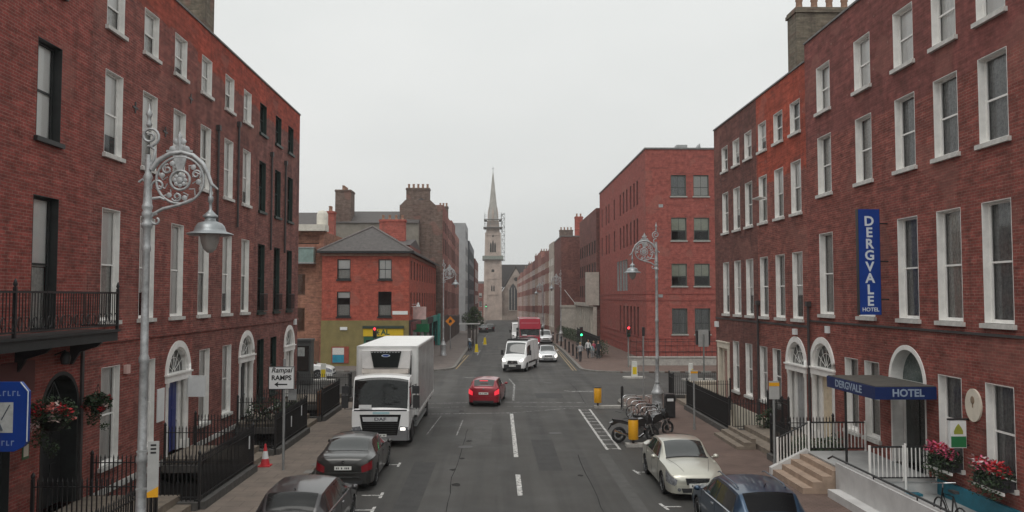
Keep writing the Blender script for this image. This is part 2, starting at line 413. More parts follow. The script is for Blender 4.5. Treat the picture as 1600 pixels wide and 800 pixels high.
def flat_roof(house, W, D, zr, z_cop, m=None, cop=None, back_extra=0):
    r = MB(); r.box(.05, W-.05, .30, D-.05, zr-.2, zr); r.build('roof', [m or SLATE], house)
    c = MB(); c.box(-.0, W, -.05, .34, z_cop, z_cop+.07); c.build('coping', [cop or LEAD], house)
def pitched_roof(house, x0, x1, y0, y1, z0, z1, m=None):
    """double pitch, ridge along x"""
    r = MB(); ym = (y0+y1)/2
    r.prism([(y0, z0), (ym, z1), (y1, z0)], x0, x1, 'x'); return r.build('roof', [m or SLATE], house)
def pots_chimney(parent, x0, x1, y0, y1, z0, z1, m, pots=4, shoulder=0, potm=None):
    c = MB(); c.box(x0, x1, y0, y1, z0, z1)
    c.box(x0-.07, x1+.07, y0-.07, y1+.07, z1, z1+.14); c.box(x0-.03, x1+.03, y0-.03, y1+.03, z1+.14, z1+.24)
    if shoulder: c.box(x0-shoulder, x1+shoulder*.0, y0-.05, y1+.05, z0, z0+(z1-z0)*.36)
    ch = c.build('chimney', [m], parent)
    def pm():
        p = MB(); p.lathe([(.17, 0), (.15, .08), (.13, .40), (.16, .44), (.15, .54), (.11, .54)], 10); return p.mesh('chimney_pot', [potm or TERRA])
    me = cached(('pot', (potm or TERRA).name), pm)
    lx, ly = x1-x0, y1-y0
    for k in range(pots):
        t = (k+.5)/pots
        p = (x0+lx*t, (y0+y1)/2, z1+.24) if lx > ly else ((x0+x1)/2, y0+ly*t, z1+.24)
        inst('chimney_pot', me, ch, p)
    return ch
class House:
    def __init__(s, name, label, loc, rz, W, D, ztop, m, zbase=-2.4, group=None, cat='house', zroof=None, basem=None):
        s.root = thing(name, label, cat, loc, rz, group); s.W, s.D, s.zt, s.m, s.zb = W, D, ztop, m, zbase
        s.mb = MB(); s.ops = {'front': [], 'left': [], 'right': []}; s.win = []; s.basem = basem
    def org(s, side, x, z):
        if side == 'front': return (x, 0, z), 0
        if side == 'right': return (s.W, x, z), R(90)       # seen from +x, x runs inward
        return (0, s.D-x, z), R(-90)
    def window(s, x, z0, z1, w_, side='front', d=.2, **k):
        s.ops[side].append((x-w_/2, x+w_/2, z0, z1, False)); o, rz = s.org(side, x, z0)
        return add_window(s.root, o, rz, w_, z1-z0, d, **k)
    def door(s, x, z0, z1, w_, doorm, side='front', **k):
        s.ops[side].append((x-w_/2, x+w_/2, z0, z1, True)); o, rz = s.org(side, x, z0)
        return add_doorcase(s.root, o, rz, w_, z1-z0, doorm, **k)
    def finish(s, base_split=None, sides=True):
        W, D = s.W, s.D
        wall_face(s.mb, (0, 0), (1, 0), W, s.zb, s.zt, s.ops['front'])
        wall_face(s.mb, (W, 0), (0, 1), D, s.zb, s.zt, s.ops['right'])
        wall_face(s.mb, (0, D), (0, -1), D, s.zb, s.zt, s.ops['left'])
        s.mb.face([(W, D, s.zb), (0, D, s.zb), (0, D, s.zt), (W, D, s.zt)])
        # parapet back face, closes the shell at the roof
        s.mb.face([(0, .33, s.zt-1), (W, .33, s.zt-1), (W, .33, s.zt), (0, .33, s.zt)]); s.mb.face([(0, 0, s.zt), (W, 0, s.zt), (W, .33, s.zt), (0, .33, s.zt)])
        s.mb.build('wall', [s.m], s.root)
        # room walls a few metres back, so that windows look into rooms and not through the house
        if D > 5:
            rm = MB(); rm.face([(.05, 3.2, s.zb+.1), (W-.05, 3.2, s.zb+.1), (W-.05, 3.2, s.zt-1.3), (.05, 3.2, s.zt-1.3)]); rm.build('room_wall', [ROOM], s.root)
    def band(s, z, h=.12, m=None, name='string_course', proud=.06):
        b = MB(); b.box(0.003, s.W-.003, -proud, .0, z, z+h); return b.build(name, [m or s.m], s.root)
def dress_pick(i, kind='left'):
    r_ = rnd.random()
    if kind == 'white':
        return [[('blind', 0, 1, BLIND)], [('blind', .5, 1, BLIND), ('curtain', 0, .5, CURT)], [('curtain', 0, 1, BLIND)], [('blind', 0, 1, BLIND)], [('blind', .25, 1, BLIND)]][int(r_*5)]
    if kind == 'hotel':
        return [[('curtain', 0, 1, CURT_D)], [('curtain', 0, 1, CURT)], [('curtain', 0, 1, CURT_D)]][int(r_*3)]
    if kind == 'dark': return [[], [], [('curtain', 0, .5, CURT_D)]][int(r_*3)]
    if kind == 'mix': return [[('blind', .35, 1, BLIND)], [('blind', .5, 1, BLIND), ('curtain', 0, .5, CURT)], [('curtain', 0, 1, CURT)], [('blind', 0, 1, BLIND)], [('curtain', 0, 1, CURT_D)]][int(r_*5)]
    return []

# ---------------------------------------------------------------- the ground
SLOPE = .0126
def gz(y): return 0. if y < 100 else -SLOPE*(min(y, 290)-100)
PITS = [(-11.3, -8.35, 10, 20.4), (-11.3, -8.35, 23.2, 28.2), (-11.3, -8.35, 30.8, 36.0), (-11.3, -8.35, 39., 43.4),
        (10.05, 12.4, 35.2, 43.0)]
g = MB()
xs = sorted({-900., -300., -60., 60., 300., 900.} | {q for p in PITS for q in p[:2]})
ys = sorted({-300., -60., 0., 60., 100., 290., 500., 2500.} | {q for p in PITS for q in p[2:]})
for i in range(len(xs)-1):
    for j in range(len(ys)-1):
        cx, cy = (xs[i]+xs[i+1])/2, (ys[j]+ys[j+1])/2
        if any(p[0] < cx < p[1] and p[2] < cy < p[3] for p in PITS): continue
        g.face([(xs[i], ys[j], gz(ys[j])), (xs[i+1], ys[j], gz(ys[j])), (xs[i+1], ys[j+1], gz(ys[j+1])), (xs[i], ys[j+1], gz(ys[j+1]))])
struct(g.build('ground', [mat('ground_dirt', (.13, .12, .11), .95, .2, .5)]))
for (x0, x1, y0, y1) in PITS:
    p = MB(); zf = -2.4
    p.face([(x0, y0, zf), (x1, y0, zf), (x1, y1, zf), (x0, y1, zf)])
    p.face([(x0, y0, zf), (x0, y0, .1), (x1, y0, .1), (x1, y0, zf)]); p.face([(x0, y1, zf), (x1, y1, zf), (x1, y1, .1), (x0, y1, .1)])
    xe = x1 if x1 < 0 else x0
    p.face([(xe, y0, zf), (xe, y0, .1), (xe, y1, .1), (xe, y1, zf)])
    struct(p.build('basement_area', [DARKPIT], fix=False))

def asphalt():
    m = bpy.data.materials.new('asphalt'); m.use_nodes = True; t = m.node_tree; b = t.nodes['Principled BSDF']
    c = N(t, 'ShaderNodeTexCoord')
    def noise(s, d, sc3=None, rough=.6):
        n = N(t, 'ShaderNodeTexNoise'); n.inputs['Scale'].default_value = s; n.inputs['Detail'].default_value = d; n.inputs['Roughness'].default_value = rough
        if sc3:
            q = N(t, 'ShaderNodeMapping'); q.inputs['Scale'].default_value = sc3; t.links.new(c.outputs['Object'], q.inputs[0]); t.links.new(q.outputs[0], n.inputs['Vector'])
        else: t.links.new(c.outputs['Object'], n.inputs['Vector'])
        return n.outputs['Fac']
    def rng(src, a, b_, c_, d):
        r = N(t, 'ShaderNodeMapRange'); r.inputs[1].default_value = a; r.inputs[2].default_value = b_; r.inputs[3].default_value = c_; r.inputs[4].default_value = d
        t.links.new(src, r.inputs[0]); return r.outputs[0]
    def mixm(f, a, b_, typ='MIX'):
        x = N(t, 'ShaderNodeMix', data_type='RGBA', blend_type=typ)
        if isinstance(f, float): x.inputs[0].default_value = f
        else: t.links.new(f, x.inputs[0])
        for i, v in ((6, a), (7, b_)):
            if isinstance(v, tuple): x.inputs[i].default_value = (*v, 1)
            else: t.links.new(v, x.inputs[i])
        return x.outputs[2]
    l = mixm(rng(noise(.25, 4), .35, .65, 0, 1), (.054, .0515, .048), (.072, .069, .064))
    l = mixm(rng(noise(1., 4, (1.1, .04, 1)), .46, .66, 0, .75), l, (.036, .035, .034))      # wheel tracks and drips along the lanes
    l = mixm(rng(noise(1., 3, (.7, .03, 1)), .52, .68, 0, .55), l, (.098, .095, .090))
    l = mixm(rng(noise(.9, 3, None, .7), .64, .68, 0, .45), l, (.045, .044, .043))             # tar patches
    l = mixm(1., l, rng(noise(60, 3), .3, .7, .82, 1.18), 'MULTIPLY')
    t.links.new(l, b.inputs['Base Color']); t.links.new(rng(noise(.5, 3), .3, .7, .62, .85), b.inputs['Roughness'])
    b.inputs['Specular IOR Level'].default_value = .35
    bp = N(t, 'ShaderNodeBump'); bp.inputs['Strength'].default_value = .35; bp.inputs['Distance'].default_value = .01
    t.links.new(noise(90, 2), bp.inputs['Height']); t.links.new(bp.outputs[0], b.inputs['Normal'])
    return m
ASPH = asphalt()
rd = MB()
RY = [-60, 0, 30, 48, 66, 100, 290]
for a, b_ in zip(RY[:-1], RY[1:]):
    lo, hi = (-8.3, 10.) if b_ <= 48 else ((-80, 80) if b_ == 66 else (-7.3, 9.8))
    rd.face([(lo, a, gz(a)+.004), (hi, a, gz(a)+.004), (hi, b_, gz(b_)+.004), (lo, b_, gz(b_)+.004)])
rd.face([(-80, 290, gz(290)+.004), (80, 290, gz(290)+.004), (80, 302, gz(302)+.004), (-80, 302, gz(302)+.004)])
struct(rd.build('road', [ASPH]))

def paving(name, c1, c2, w_, h_, gap, dark=.6):
    m = bpy.data.materials.new(name); m.use_nodes = True; t = m.node_tree; b = t.nodes['Principled BSDF']; b.inputs['Roughness'].default_value = .85
    c = N(t, 'ShaderNodeTexCoord'); bt = N(t, 'ShaderNodeTexBrick'); bt.inputs['Scale'].default_value = 1; bt.inputs['Brick Width'].default_value = w_; bt.inputs['Row Height'].default_value = h_
    bt.inputs['Mortar Size'].default_value = gap; bt.inputs['Color1'].default_value = (*c1, 1); bt.inputs['Color2'].default_value = (*c2, 1)
    bt.inputs['Mortar'].default_value = (*(q*dark for q in c1), 1); t.links.new(c.outputs['Object'], bt.inputs['Vector'])
    n = N(t, 'ShaderNodeTexNoise'); n.inputs['Scale'].default_value = .9; n.inputs['Detail'].default_value = 7; n.inputs['Roughness'].default_value = .7; t.links.new(c.outputs['Object'], n.inputs['Vector'])
    r = N(t, 'ShaderNodeMapRange'); r.inputs[1].default_value = .3; r.inputs[2].default_value = .7; r.inputs[3].default_value = .72; r.inputs[4].default_value = 1.22; t.links.new(n.outputs['Fac'], r.inputs[0])
    x = N(t, 'ShaderNodeMix', data_type='RGBA', blend_type='MULTIPLY'); x.inputs[0].default_value = 1; t.links.new(bt.outputs['Color'], x.inputs[6]); t.links.new(r.outputs[0], x.inputs[7])
    t.links.new(x.outputs[2], b.inputs['Base Color'])
    bp = N(t, 'ShaderNodeBump'); bp.inputs['Strength'].default_value = .4; bp.inputs['Distance'].default_value = .01; bp.invert = True
    t.links.new(bt.outputs['Fac'], bp.inputs['Height']); t.links.new(bp.outputs[0], b.inputs['Normal'])
    return m
PAVE_L = paving('pavement_slab_brown', (.205, .165, .135), (.185, .15, .125), .9, .6, .012)
PAVE_R = paving('pavement_brick_red', (.158, .105, .085), (.135, .090, .074), .24, .12, .012)
PAVE_F = paving('pavement_far', (.16, .135, .12), (.145, .12, .11), .9, .6, .012)
def arc(cx, cy, r, a0, a1, n=8): return [(cx+r*math.cos(R(a0+(a1-a0)*k/n)), cy+r*math.sin(R(a0+(a1-a0)*k/n))) for k in range(n+1)]
def pavement(name, poly, m, kerb=None, z=.12):
    """a raised slab; kerb: the open line along which its granite kerb runs (inward is to the left of travel)"""
    b = MB(); b.prism([p for p in poly], 0, z, 'z')
    v = []
    for p in b.v: v.append((p[0], p[1], p[2]+gz(p[1])))
    b.v = v
    struct(b.build(name, [m]))
    if kerb:
        k = MB(); L = len(kerb); inner = []
        for i, p in enumerate(kerb):
            a = Vector(kerb[max(0, i-1)]); c = Vector(kerb[min(L-1, i+1)]); t = (c-a).normalized(); nn = Vector((-t.y, t.x))
            inner.append((p[0]+nn.x*.28, p[1]+nn.y*.28))
        for i in range(L-1):
            seg = max(1, int((Vector(kerb[i+1])-Vector(kerb[i])).length/1.2))
            for q in range(seg):
                f0, f1 = q/seg+.004, (q+1)/seg-.004
                P = lambda A, B, f: (A[0]+(B[0]-A[0])*f, A[1]+(B[1]-A[1])*f)
                o0, o1, i1, i0 = P(kerb[i], kerb[i+1], f0), P(kerb[i], kerb[i+1], f1), P(inner[i], inner[i+1], f1), P(inner[i], inner[i+1], f0)
                dz = rnd.uniform(-.004, .004)
                n0 = len(k.v); k.prism([o0, o1, i1, i0], gz(o0[1])-.01, gz(o0[1])+z+.008+dz, 'z')
        # push the kerb 6 cm out so that its face stands in front of the slab
        struct(k.build('kerb', [mat('kerb_granite', (.19, .18, .165), .85, .3, 3., bump=.3)]))
pavement('pavement_left', [(-8.35, -40), (-6.2, -40), (-6.2, 44.2)] + arc(-9.2, 44.2, 3.0, 0, 70)[1:] + [(-14, 48.6), (-60, 48.6), (-60, 47.05), (-8.35, 47.05)], PAVE_L,
         [(-6.14, -40), (-6.14, 44.2)] + arc(-9.2, 44.2, 3.06, 0, 70)[1:] + [(-14, 48.66), (-60, 48.66)])
for (y0, y1) in ((20.4, 23.2), (28.2, 30.8), (36.0, 39.0), (43.4, 47.05)):      # stone bridges over the areas to the doors
    b = MB(); b.box(-11.3, -8.75, y0, y1, -.3, .50); b.box(-8.75, -8.35, y0+.2, y1-.2, -.3, .30)
    struct(b.build('door_landing', [mat('landing_stone', (.20, .165, .13), .85, .3, 3., bump=.3)]))
pavement('pavement_right', [(10.05, -40), (10.05, 46.), (12.4, 46.06), (60, 46.06), (60, 49.4), (10.6, 49.4)] + arc(10.3, 46.0, 3.4, 95, 180)[:] + [(6.95, 45.2), (7.1, -40)], PAVE_R,
         [(60, 49.46), (10.6, 49.46)] + arc(10.3, 46.0, 3.46, 95, 180) + [(6.89, 45.2), (7.04, -40)])
def split_pavement(name, near, far, m, kerb):
    pavement(name, near, m, kerb); b = MB(); b.prism(far, 0, .12, 'z'); b.v = [(p[0], p[1], p[2]+gz(p[1])) for p in b.v]; struct(b.build(name, [m]))
split_pavement('pavement_far_left', [(-7.4, 70.), (-60, 70.), (-60, 65.6), (-7., 65.6)] + arc(-7., 69.2, 3.6, -90, 0)[1:] + [(-3.2, 90), (-3.18, 100), (-7.4, 100)],
         [(-3.18, 100), (-2.9, 288), (-7.4, 288), (-7.4, 100)], PAVE_F, [(-60, 65.54), (-7., 65.54)] + arc(-7., 69.2, 3.66, -90, 0)[1:] + [(-3.14, 90), (-3.12, 100), (-2.84, 288)])
split_pavement('pavement_far_right', [(60, 64.2), (60, 75), (13.8, 75), (13.8, 100), (7.31, 100), (7.3, 90), (6.9, 68)] + arc(10.2, 67.6, 3.3, 180, 262)[1:],
         [(13.8, 100), (13.8, 288), (7.5, 288), (7.31, 100)], PAVE_R, [(7.44, 288), (7.25, 100), (7.24, 90), (6.84, 68)] + arc(10.2, 67.6, 3.36, 180, 262)[1:] + [(60, 64.14)])

# road markings: sheets 4 mm above the road
def worn_white():
    m = mat('road_marking_white', (.56, .55, .53), .75, .25, 3.); t = m.node_tree; b = t.nodes['Principled BSDF']
    n = N(t, 'ShaderNodeTexNoise'); n.inputs['Scale'].default_value = 9; n.inputs['Detail'].default_value = 5; n.inputs['Roughness'].default_value = .75
    c = N(t, 'ShaderNodeTexCoord'); t.links.new(c.outputs['Object'], n.inputs['Vector'])
    r = N(t, 'ShaderNodeMapRange'); r.inputs[1].default_value = .40; r.inputs[2].default_value = .49; t.links.new(n.outputs['Fac'], r.inputs[0])
    t.links.new(r.outputs[0], b.inputs['Alpha']); return m
MARK = worn_white()
def thinmark():
    m = mat('road_marking_faint', (.36, .355, .345), .8, .3, 3.); t = m.node_tree; b = t.nodes['Principled BSDF']
    n = N(t, 'ShaderNodeTexNoise'); n.inputs['Scale'].default_value = 5; n.inputs['Detail'].default_value = 6; n.inputs['Roughness'].default_value = .8
    c = N(t, 'ShaderNodeTexCoord'); t.links.new(c.outputs['Object'], n.inputs['Vector'])
    r = N(t, 'ShaderNodeMapRange'); r.inputs[1].default_value = .40; r.inputs[2].default_value = .56; t.links.new(n.outputs['Fac'], r.inputs[0])
    t.links.new(r.outputs[0], b.inputs['Alpha']); return m
FAINT = thinmark()
def strip(mb, p, q, wd, z=.008):
    p, q = Vector(p), Vector(q); t = (q-p).normalized(); n = Vector((-t.y, t.x))*wd/2
    mb.face([(*(p-n), z+gz(p.y)), (*(q-n), z+gz(q.y)), (*(q+n), z+gz(q.y)), (*(p+n), z+gz(p.y))])
b = MB()
strip(b, (.76, 30.9), (.80, 42.2), .17); strip(b, (.74, 25.0), (.74, 27.9), .16); strip(b, (.74, 19), (.74, 22), .16); strip(b, (.74, 13), (.74, 16), .16)
struct(b.build('road_centre_line', [MARK]))
b = MB()
strip(b, (-5.9, 42.0), (.75, 42.5), .13); strip(b, (-5.9, 46.0), (-1.6, 46.6), .10); strip(b, (.75, 42.5), (4.2, 44.3), .08); strip(b, (.5, 46.8), (5.0, 46.5), .10); strip(b, (-5.9, 44.4), (-1.4, 44.9), .07); strip(b, (.6, 45.0), (6.5, 44.9), .07)
strip(b, (-1.7, 35.6), (-1.6, 40.2), .06); strip(b, (-3.0, 36.0), (-2.75, 41.5), .05)
strip(b, (1.0, 47.5), (1.25, 56), .12); strip(b, (1.25, 56), (.95, 60), .10)
strip(b, (4.7, 52.0), (6.2, 52.0), .35); strip(b, (4.35, 52.4), (4.7, 52.0), .2)
strip(b, (-2.4, 61), (-1.2, 61), .3); strip(b, (1.6, 59), (2.6, 59), .12)
for k in range(3): strip(b, (-1.9+k*.12, 84+k*22), (-1.75+k*.12, 92+k*22), .14)
struct(b.build('road_crossing_lines', [FAINT]))
b = MB()
for y in (23.4, 25.1, 29.6, 20.4): strip(b, (-4.05, y), (-3.45, y), .09); strip(b, (-3.45, y-.35), (-3.45, y+.35), .09, .0085)
for y in (28.2, 23.6): strip(b, (4.75, y+.35), (4.85, y-.35), .09); strip(b, (4.8, y), (5.3, y), .09, .0085)
struct(b.build('parking_bay_marks', [MARK]))
b = MB()
strip(b, (4.36, 32.3), (4.42, 43.8), .10); strip(b, (4.86, 32.3), (4.98, 43.8), .10)
for k in range(12): strip(b, (4.42, 32.5+k*1.0), (4.88, 32.5+k*1.0), .08, .0085)
struct(b.build('hatched_road_marking', [MARK]))
b = MB()
for x in (6.4, 6.15): strip(b, (x+.1, 66.5), (x+.75, 100), .09)
strip(b, (-3.3, 68), (-2.8, 84), .12); strip(b, (-3.6, 68), (-3.1, 84), .12)
struct(b.build('kerb_double_lines', [mat('road_marking_yellow_worn', (.30, .22, .12), .8, .4, 4.)]))
PATCH1 = mat('asphalt_patch_dark', (.040, .039, .038), .8, .25, 2., bump=.3, bs=60); PATCH2 = mat('asphalt_patch_pale', (.080, .078, .074), .85, .2, 2., bump=.3, bs=60)
for (x0, x1, y0, y1, m) in ((1.5, 2.3, 28.5, 34.6, PATCH1), (3.9, 4.25, 16, 31.5, PATCH2), (-2.9, -2.2, 22.5, 30.0, PATCH1), (-1.0, -.2, 33.5, 40.0, PATCH2), (2.4, 4.0, 48.5, 51.0, PATCH1), (-5.2, -3.6, 50, 55.5, PATCH2), (-1.6, -.8, 54, 63, PATCH1), (.2, 3.0, 72, 73.2, PATCH1), (-2.4, -1.5, 76, 90, PATCH1)):
    b = MB(); b.face([(x0, y0, .0058), (x1, y0, .0058), (x1+.05, y1, .0058), (x0-.03, y1, .0058)]); struct(b.build('road_patch', [m], fix=False))
b = MB(); rr = random.Random(3)
for (x, y0, y1) in ((-1.35, 22, 37), (2.95, 17, 31), (5.0, 46, 56)):
    y = y0; xx = x
    while y < y1:
        x2 = xx+rr.uniform(-.06, .06); strip(b, (xx, y), (x2, y+1.1), rr.uniform(.015, .03), .0064); xx = x2; y += 1.1
struct(b.build('tar_seam', [mat('tar', (.024, .024, .024), .9, .2, 3., spec=.1)], fix=False))
b = MB()
for k in range(26):
    cx, cy, r_ = rr.choice((-4.7, -4.9, 5.9, 6.0, -1.4, 2.9))+rr.uniform(-.5, .5), rr.uniform(15, 44), rr.uniform(.04, .17)
    n0 = 12; b.face([(cx+r_*rr.uniform(.7, 1.2)*math.cos(2*math.pi*q/n0), cy+r_*rr.uniform(.8, 1.7)*math.sin(2*math.pi*q/n0), .0069+.00001*k) for q in range(n0)])
struct(b.build('oil_spots', [mat('oil_stain', (.030, .029, .028), .85, .3, 5., spec=.15)], fix=False))
for (x, y, rz) in ((-5.85, 24.3, 0), (6.65, 29.6, 0), (-5.85, 41.0, 0)):
    b = MB(); b.box(-.2, .2, -.25, .25, .0045, .012); [b.box(-.17, .17, -.2+.08*q, -.16+.08*q, .012, .016) for q in range(5)]; struct(b.build('drain_grate', [mat('cast_iron', (.06, .058, .056), .6, .3, 12.)], None, (x, y, 0)))
for (x, y) in ((2.6, 36.2), (-1.2, 33.0), (3.6, 57.0)):
    b = MB(); b.lathe([(.30, .004), (.30, .011), (.27, .012), (.02, .0125)], 18, 0, (x, y, 0)); struct(b.build('manhole_cover', [mat('cast_iron', (.06, .058, .056), .6, .3, 12.)]))

# ---------------------------------------------------------------- left terrace (facades face +x)
LX = -11.3
def left(name, label, y0, y1, m, ztop, **k): return House(name, label, (LX, y0, 0), R(90), y1-y0, 11, ztop, m, **k)
TG = 'brick terrace houses on the near street'
BLUEDOOR = mat('door_blue', (.018, .03, .17), .4, .15, 3.); DOORDK = mat('door_black', (.02, .021, .022), .35, .2, 4.)
DOORWH = mat('door_white', (.68, .67, .64), .4, .1, 3.); DOORGR = mat('door_grey', (.34, .34, .34), .45, .15, 3.); DOORCR = mat('door_cream', (.62, .52, .38), .45, .15, 3.)

# house with the balcony
hA = left('brick_house', 'red brick house with dark window frames, long iron balcony and arched doorway', 8, 22.85, BR_A, 16.4, group=TG)
for yy in (20.72, 17.8, 14.9):
    x = yy-8
    hA.window(x, 9.95, 12.42, 1.12, frame=DKWOOD, sillm=DKWOOD, d=.26, dress=[('blind', 0, 1, BLIND)])
    hA.window(x, 5.12, 8.5, 1.16, frame=DKWOOD, d=.26, dress=[('blind', .48, 1, BLIND), ('curtain', 0, .48, CURT)])
    hA.window(x, 13.85, 15.2, 1.1, frame=DKWOOD, sillm=DKWOOD, d=.26, dress=[('blind', .3, 1, BLIND)])
hA.window(18.6-8, .75, 2.58, 1.75, frame=DKWOOD, sillm=DKWOOD, d=.22, bars=2, dress=[('curtain', 0, 1, CURT_D)])
hA.ops['front'].append((20.74-8, 22.6-8, .5, 4.05, True))
hA.finish(); flat_roof(hA.root, hA.W, 11, 15.6, 16.4)
d = MB(); arch_ring(d, 0, 4.05-.93-.5, .83, .93, -.01, .5, 20); 
for s in (-1, 1): d.box(min(s*.83, s*.93), max(s*.83, s*.93), -.01, .5, 0, 2.62)
d.box(-.83, .83, .34, .5, 2.5, 2.6)
dc = d.build('doorcase', [DKWOOD], hA.root, (21.67-8, 0, .5))
d = MB(); d.box(-.83, .83, .42, .46, 0, 2.5); [d.box(a, a+.32, .40, .43, z, z+.8) for a in (-.62, .3) for z in (.3, 1.4)]; d.build('door', [DOORDK], dc)
d = MB(); d.face([(.83*math.cos(R(a)), .44, 2.6+.85*math.sin(R(a))) for a in range(0, 181, 12)]); d.build('fanlight', [CARGL], dc)
# flat lead hood over the entrance and coach lamp, alarm
b = MB(); b.box(0, .12, -.06, .0, .5, 4.6); b.build('downpipe', [PIPE], hA.root, (22.62-8, 0, 0))
b = MB(); b.lathe([(.02, -.3), (.10, -.28), (.13, -.12), (.09, .02), (.02, .05)], 10, 0, (0, -.28, 4.55)); b.tube([(0, 0, 4.5), (0, -.28, 4.62)], .02, 6); b.build('spot_lamp', [DKWOOD], hA.root, (21.3-8, 0, 0))
b = MB(); b.box(8.0, 12.3, -.07, -.0, 3.7, 4.45); b.build('fascia_board', [mat('fascia_maroon', (.105, .032, .028), .6, .15, 2.)], hA.root)

# iron balcony of that house
bal = thing('iron_balcony', 'long black iron balcony with scrolled railing across the first floor of the red house', 'balcony', (LX, 8, 0), R(90))
b = MB(); b.box(1, 14.6, -1.0, -.003, 4.80, 5.04); b.box(1, 14.65, -1.05, -.003, 5.04, 5.10); b.build('balcony_floor', [mat('balcony_floor_dark', (.022, .024, .024), .6, .3, 3.)], bal)
for k in range(6):
    b = MB(); b.prism([(-.003, 4.80), (-.85, 4.80), (-.7, 4.66), (-.25, 4.52), (-.06, 4.2), (-.003, 4.2)], -.05, .05, 'x'); b.build('bracket', [BLACK], bal, (1.6+k*2.5, 0, 0))
b = MB()
b.box(1, 14.6, -1.0, -.96, 5.20, 5.24); b.box(14.56, 14.6, -.96, -.01, 5.20, 5.24); b.build('bottom_rail', [BLACK], bal)
b = MB(); b.box(1, 14.62, -1.01, -.95, 6.07, 6.12); b.box(14.56, 14.62, -.95, -.01, 6.07, 6.12); b.build('top_rail', [BLACK], bal)
b = MB()
for k in range(112):
    x = 1.1+k*.12; b.box(x-.008, x+.008, -.988, -.972, 5.24, 6.07)
for k in range(8): y = -.9+k*.115; b.box(14.572, 14.588, y-.008, y+.008, 5.24, 6.07)
stuff(b.build('bars', [BLACK], bal))
b = MB()
for k in range(45):
    x = 1.3+k*.3; b.tube([(x+.09*math.cos(t), -.98, 5.42+.13*math.sin(t)) for t in [2*math.pi*q/10 for q in range(10)]], .012, 4, closed=True)
stuff(b.build('scroll_panel', [BLACK], bal))
for x in (5.1, 9.8, 14.58):
    b = MB(); b.box(-.03, .03, -1.02, -.95, 5.1, 6.2); b.lathe([(.02, 6.2), (.05, 6.26), (.03, 6.34), (.0, 6.4)], 8, 0, (0, -.985, 0)); b.build('post', [BLACK], bal, (x, 0, 0))

def sash_house(h, bays, y0, floors, ground, frame=None, sillm=None, kind='white', d=.2, wd=1.12):
    for i, yy in enumerate(bays):
        x = yy-y0
        for (z0, z1) in floors: h.window(x, z0, z1, wd, frame=frame, sillm=sillm or SILL, d=d, dress=dress_pick(i, kind))
    for yy, wg in ground: h.window(yy-y0, 1.12, 3.95, wg, frame=frame, sillm=sillm or SILL, d=d, dress=dress_pick(0, kind))
FL = [(5.3, 8.55), (10.15, 12.6), (13.88, 15.3)]
hB = left('brick_house', 'old red brick house with white sash windows and an open blue door', 22.85, 30.85, BR_B, 16.4, group=TG)
sash_house(hB, (24.2, 26.72, 29.22), 22.85, FL, ((24.4, 1.15), (26.95, 1.15)))
hB.door(29.5-22.85, .5, 4.33, 2.1, BLUEDOOR); hB.band(4.66)
hB.finish(); flat_roof(hB.root, hB.W, 11, 15.6, 16.4)
hC = left('brick_house', 'sooty red brick house with white sashes and a dark door under a white arch', 30.85, 38.7, BR_C, 16.4, group=TG)
sash_house(hC, (31.85, 34.6, 37.1), 30.85, FL, ((32.15, 1.1), (34.8, 1.1)))
hC.door(37.5-30.85, .5, 4.36, 2.1, DOORDK); hC.band(4.66)
hC.finish(); flat_roof(hC.root, hC.W, 11, 15.6, 16.4)
hD = left('brick_house', 'brown brick end house with dark green windows and small iron window guards', 38.7, 47.0, BR_D, 16.4, group=TG)
sash_house(hD, (39.62, 42.4, 44.95), 38.7, [(5.25, 8.5), (10.1, 12.5), (13.85, 15.3)], ((39.7, 1.1), (42.0, 1.1)), DKGREEN, DKGREEN, 'dark')
for yy in (39.62, 42.4, 44.95):
    b = MB(); b.box(-.66, .66, -.16, -.14, 6.1, 6.14); b.box(-.66, .66, -.16, -.14, 5.3, 5.33)
    for k in range(12): x = -.64+k*.116; b.box(x-.008, x+.008, -.158, -.142, 5.33, 6.1)
    b.build('window_guard', [BLACK], hD.root, (yy-38.7, 0, 0))
hD.door(45.15-38.7, .5, 4.33, 2.05, DOORWH); hD.band(4.66)
hD.finish(); flat_roof(hD.root, hD.W, 11, 15.6, 16.4)
for h, y0, pipes in ((hC, 30.85, ((33.1, 8.9, 12.7), (35.7, 9.0, 13.4))), (hD, 38.7, ((41.0, 8.3, 13.0), (43.7, 8.3, 13.0)))):
    for (yy, z0, z1) in pipes:
        b = MB(); b.lathe([(.05, z0), (.05, z1)], 8, 0, (0, -.08, 0)); b.box(-.09, .09, -.16, -.003, z1, z1+.22); b.build('downpipe', [PIPE], h.root, (yy-y0, 0, 0))
for h in (hB, hC, hD):       # white weathered stone band at the foot of the walls
    b = MB(); b.box(.01, 6.0 if h is not hD else 5.3, -.05, -.003, .30, .48); b.build('plinth_band', [SILL], h.root)
for (h, y0, yy, zz) in ((hB, 22.85, 25.6, 11.9), (hB, 22.85, 27.95, 11.6), (hB, 22.85, 30.2, 13.3)):
    b = MB(); b.box(-.18, .18, -.03, -.003, -.03, .03); b.box(-.03, .03, -.031, -.003, -.18, .18); b.build('wall_tie', [PIPE], h.root, (yy-y0, 0, zz))
b = MB(); b.box(-.13, .13, -.1, -.003, 0, .26); b.build('alarm_box', [mat('alarm_pink', (.62, .42, .38), .5, .1)], hB.root, (25.35-22.85, 0, 3.65))
b = MB(); b.box(-.28, .28, -.04, -.003, 0, 1.1); b.build('name_board', [SIGNWH], hB.root, (28.0-22.85, 0, 1.8))
b = MB(); b.box(-.15, .15, -.12, -.003, 0, .32); b.build('alarm_box', [SIGNWH], hD.root, (46.2-38.7, 0, 4.42))
pots_chimney(hC.root, 2.75, 3.85, .75, 3.2, 15.4, 18.7, BR_Y, 5)
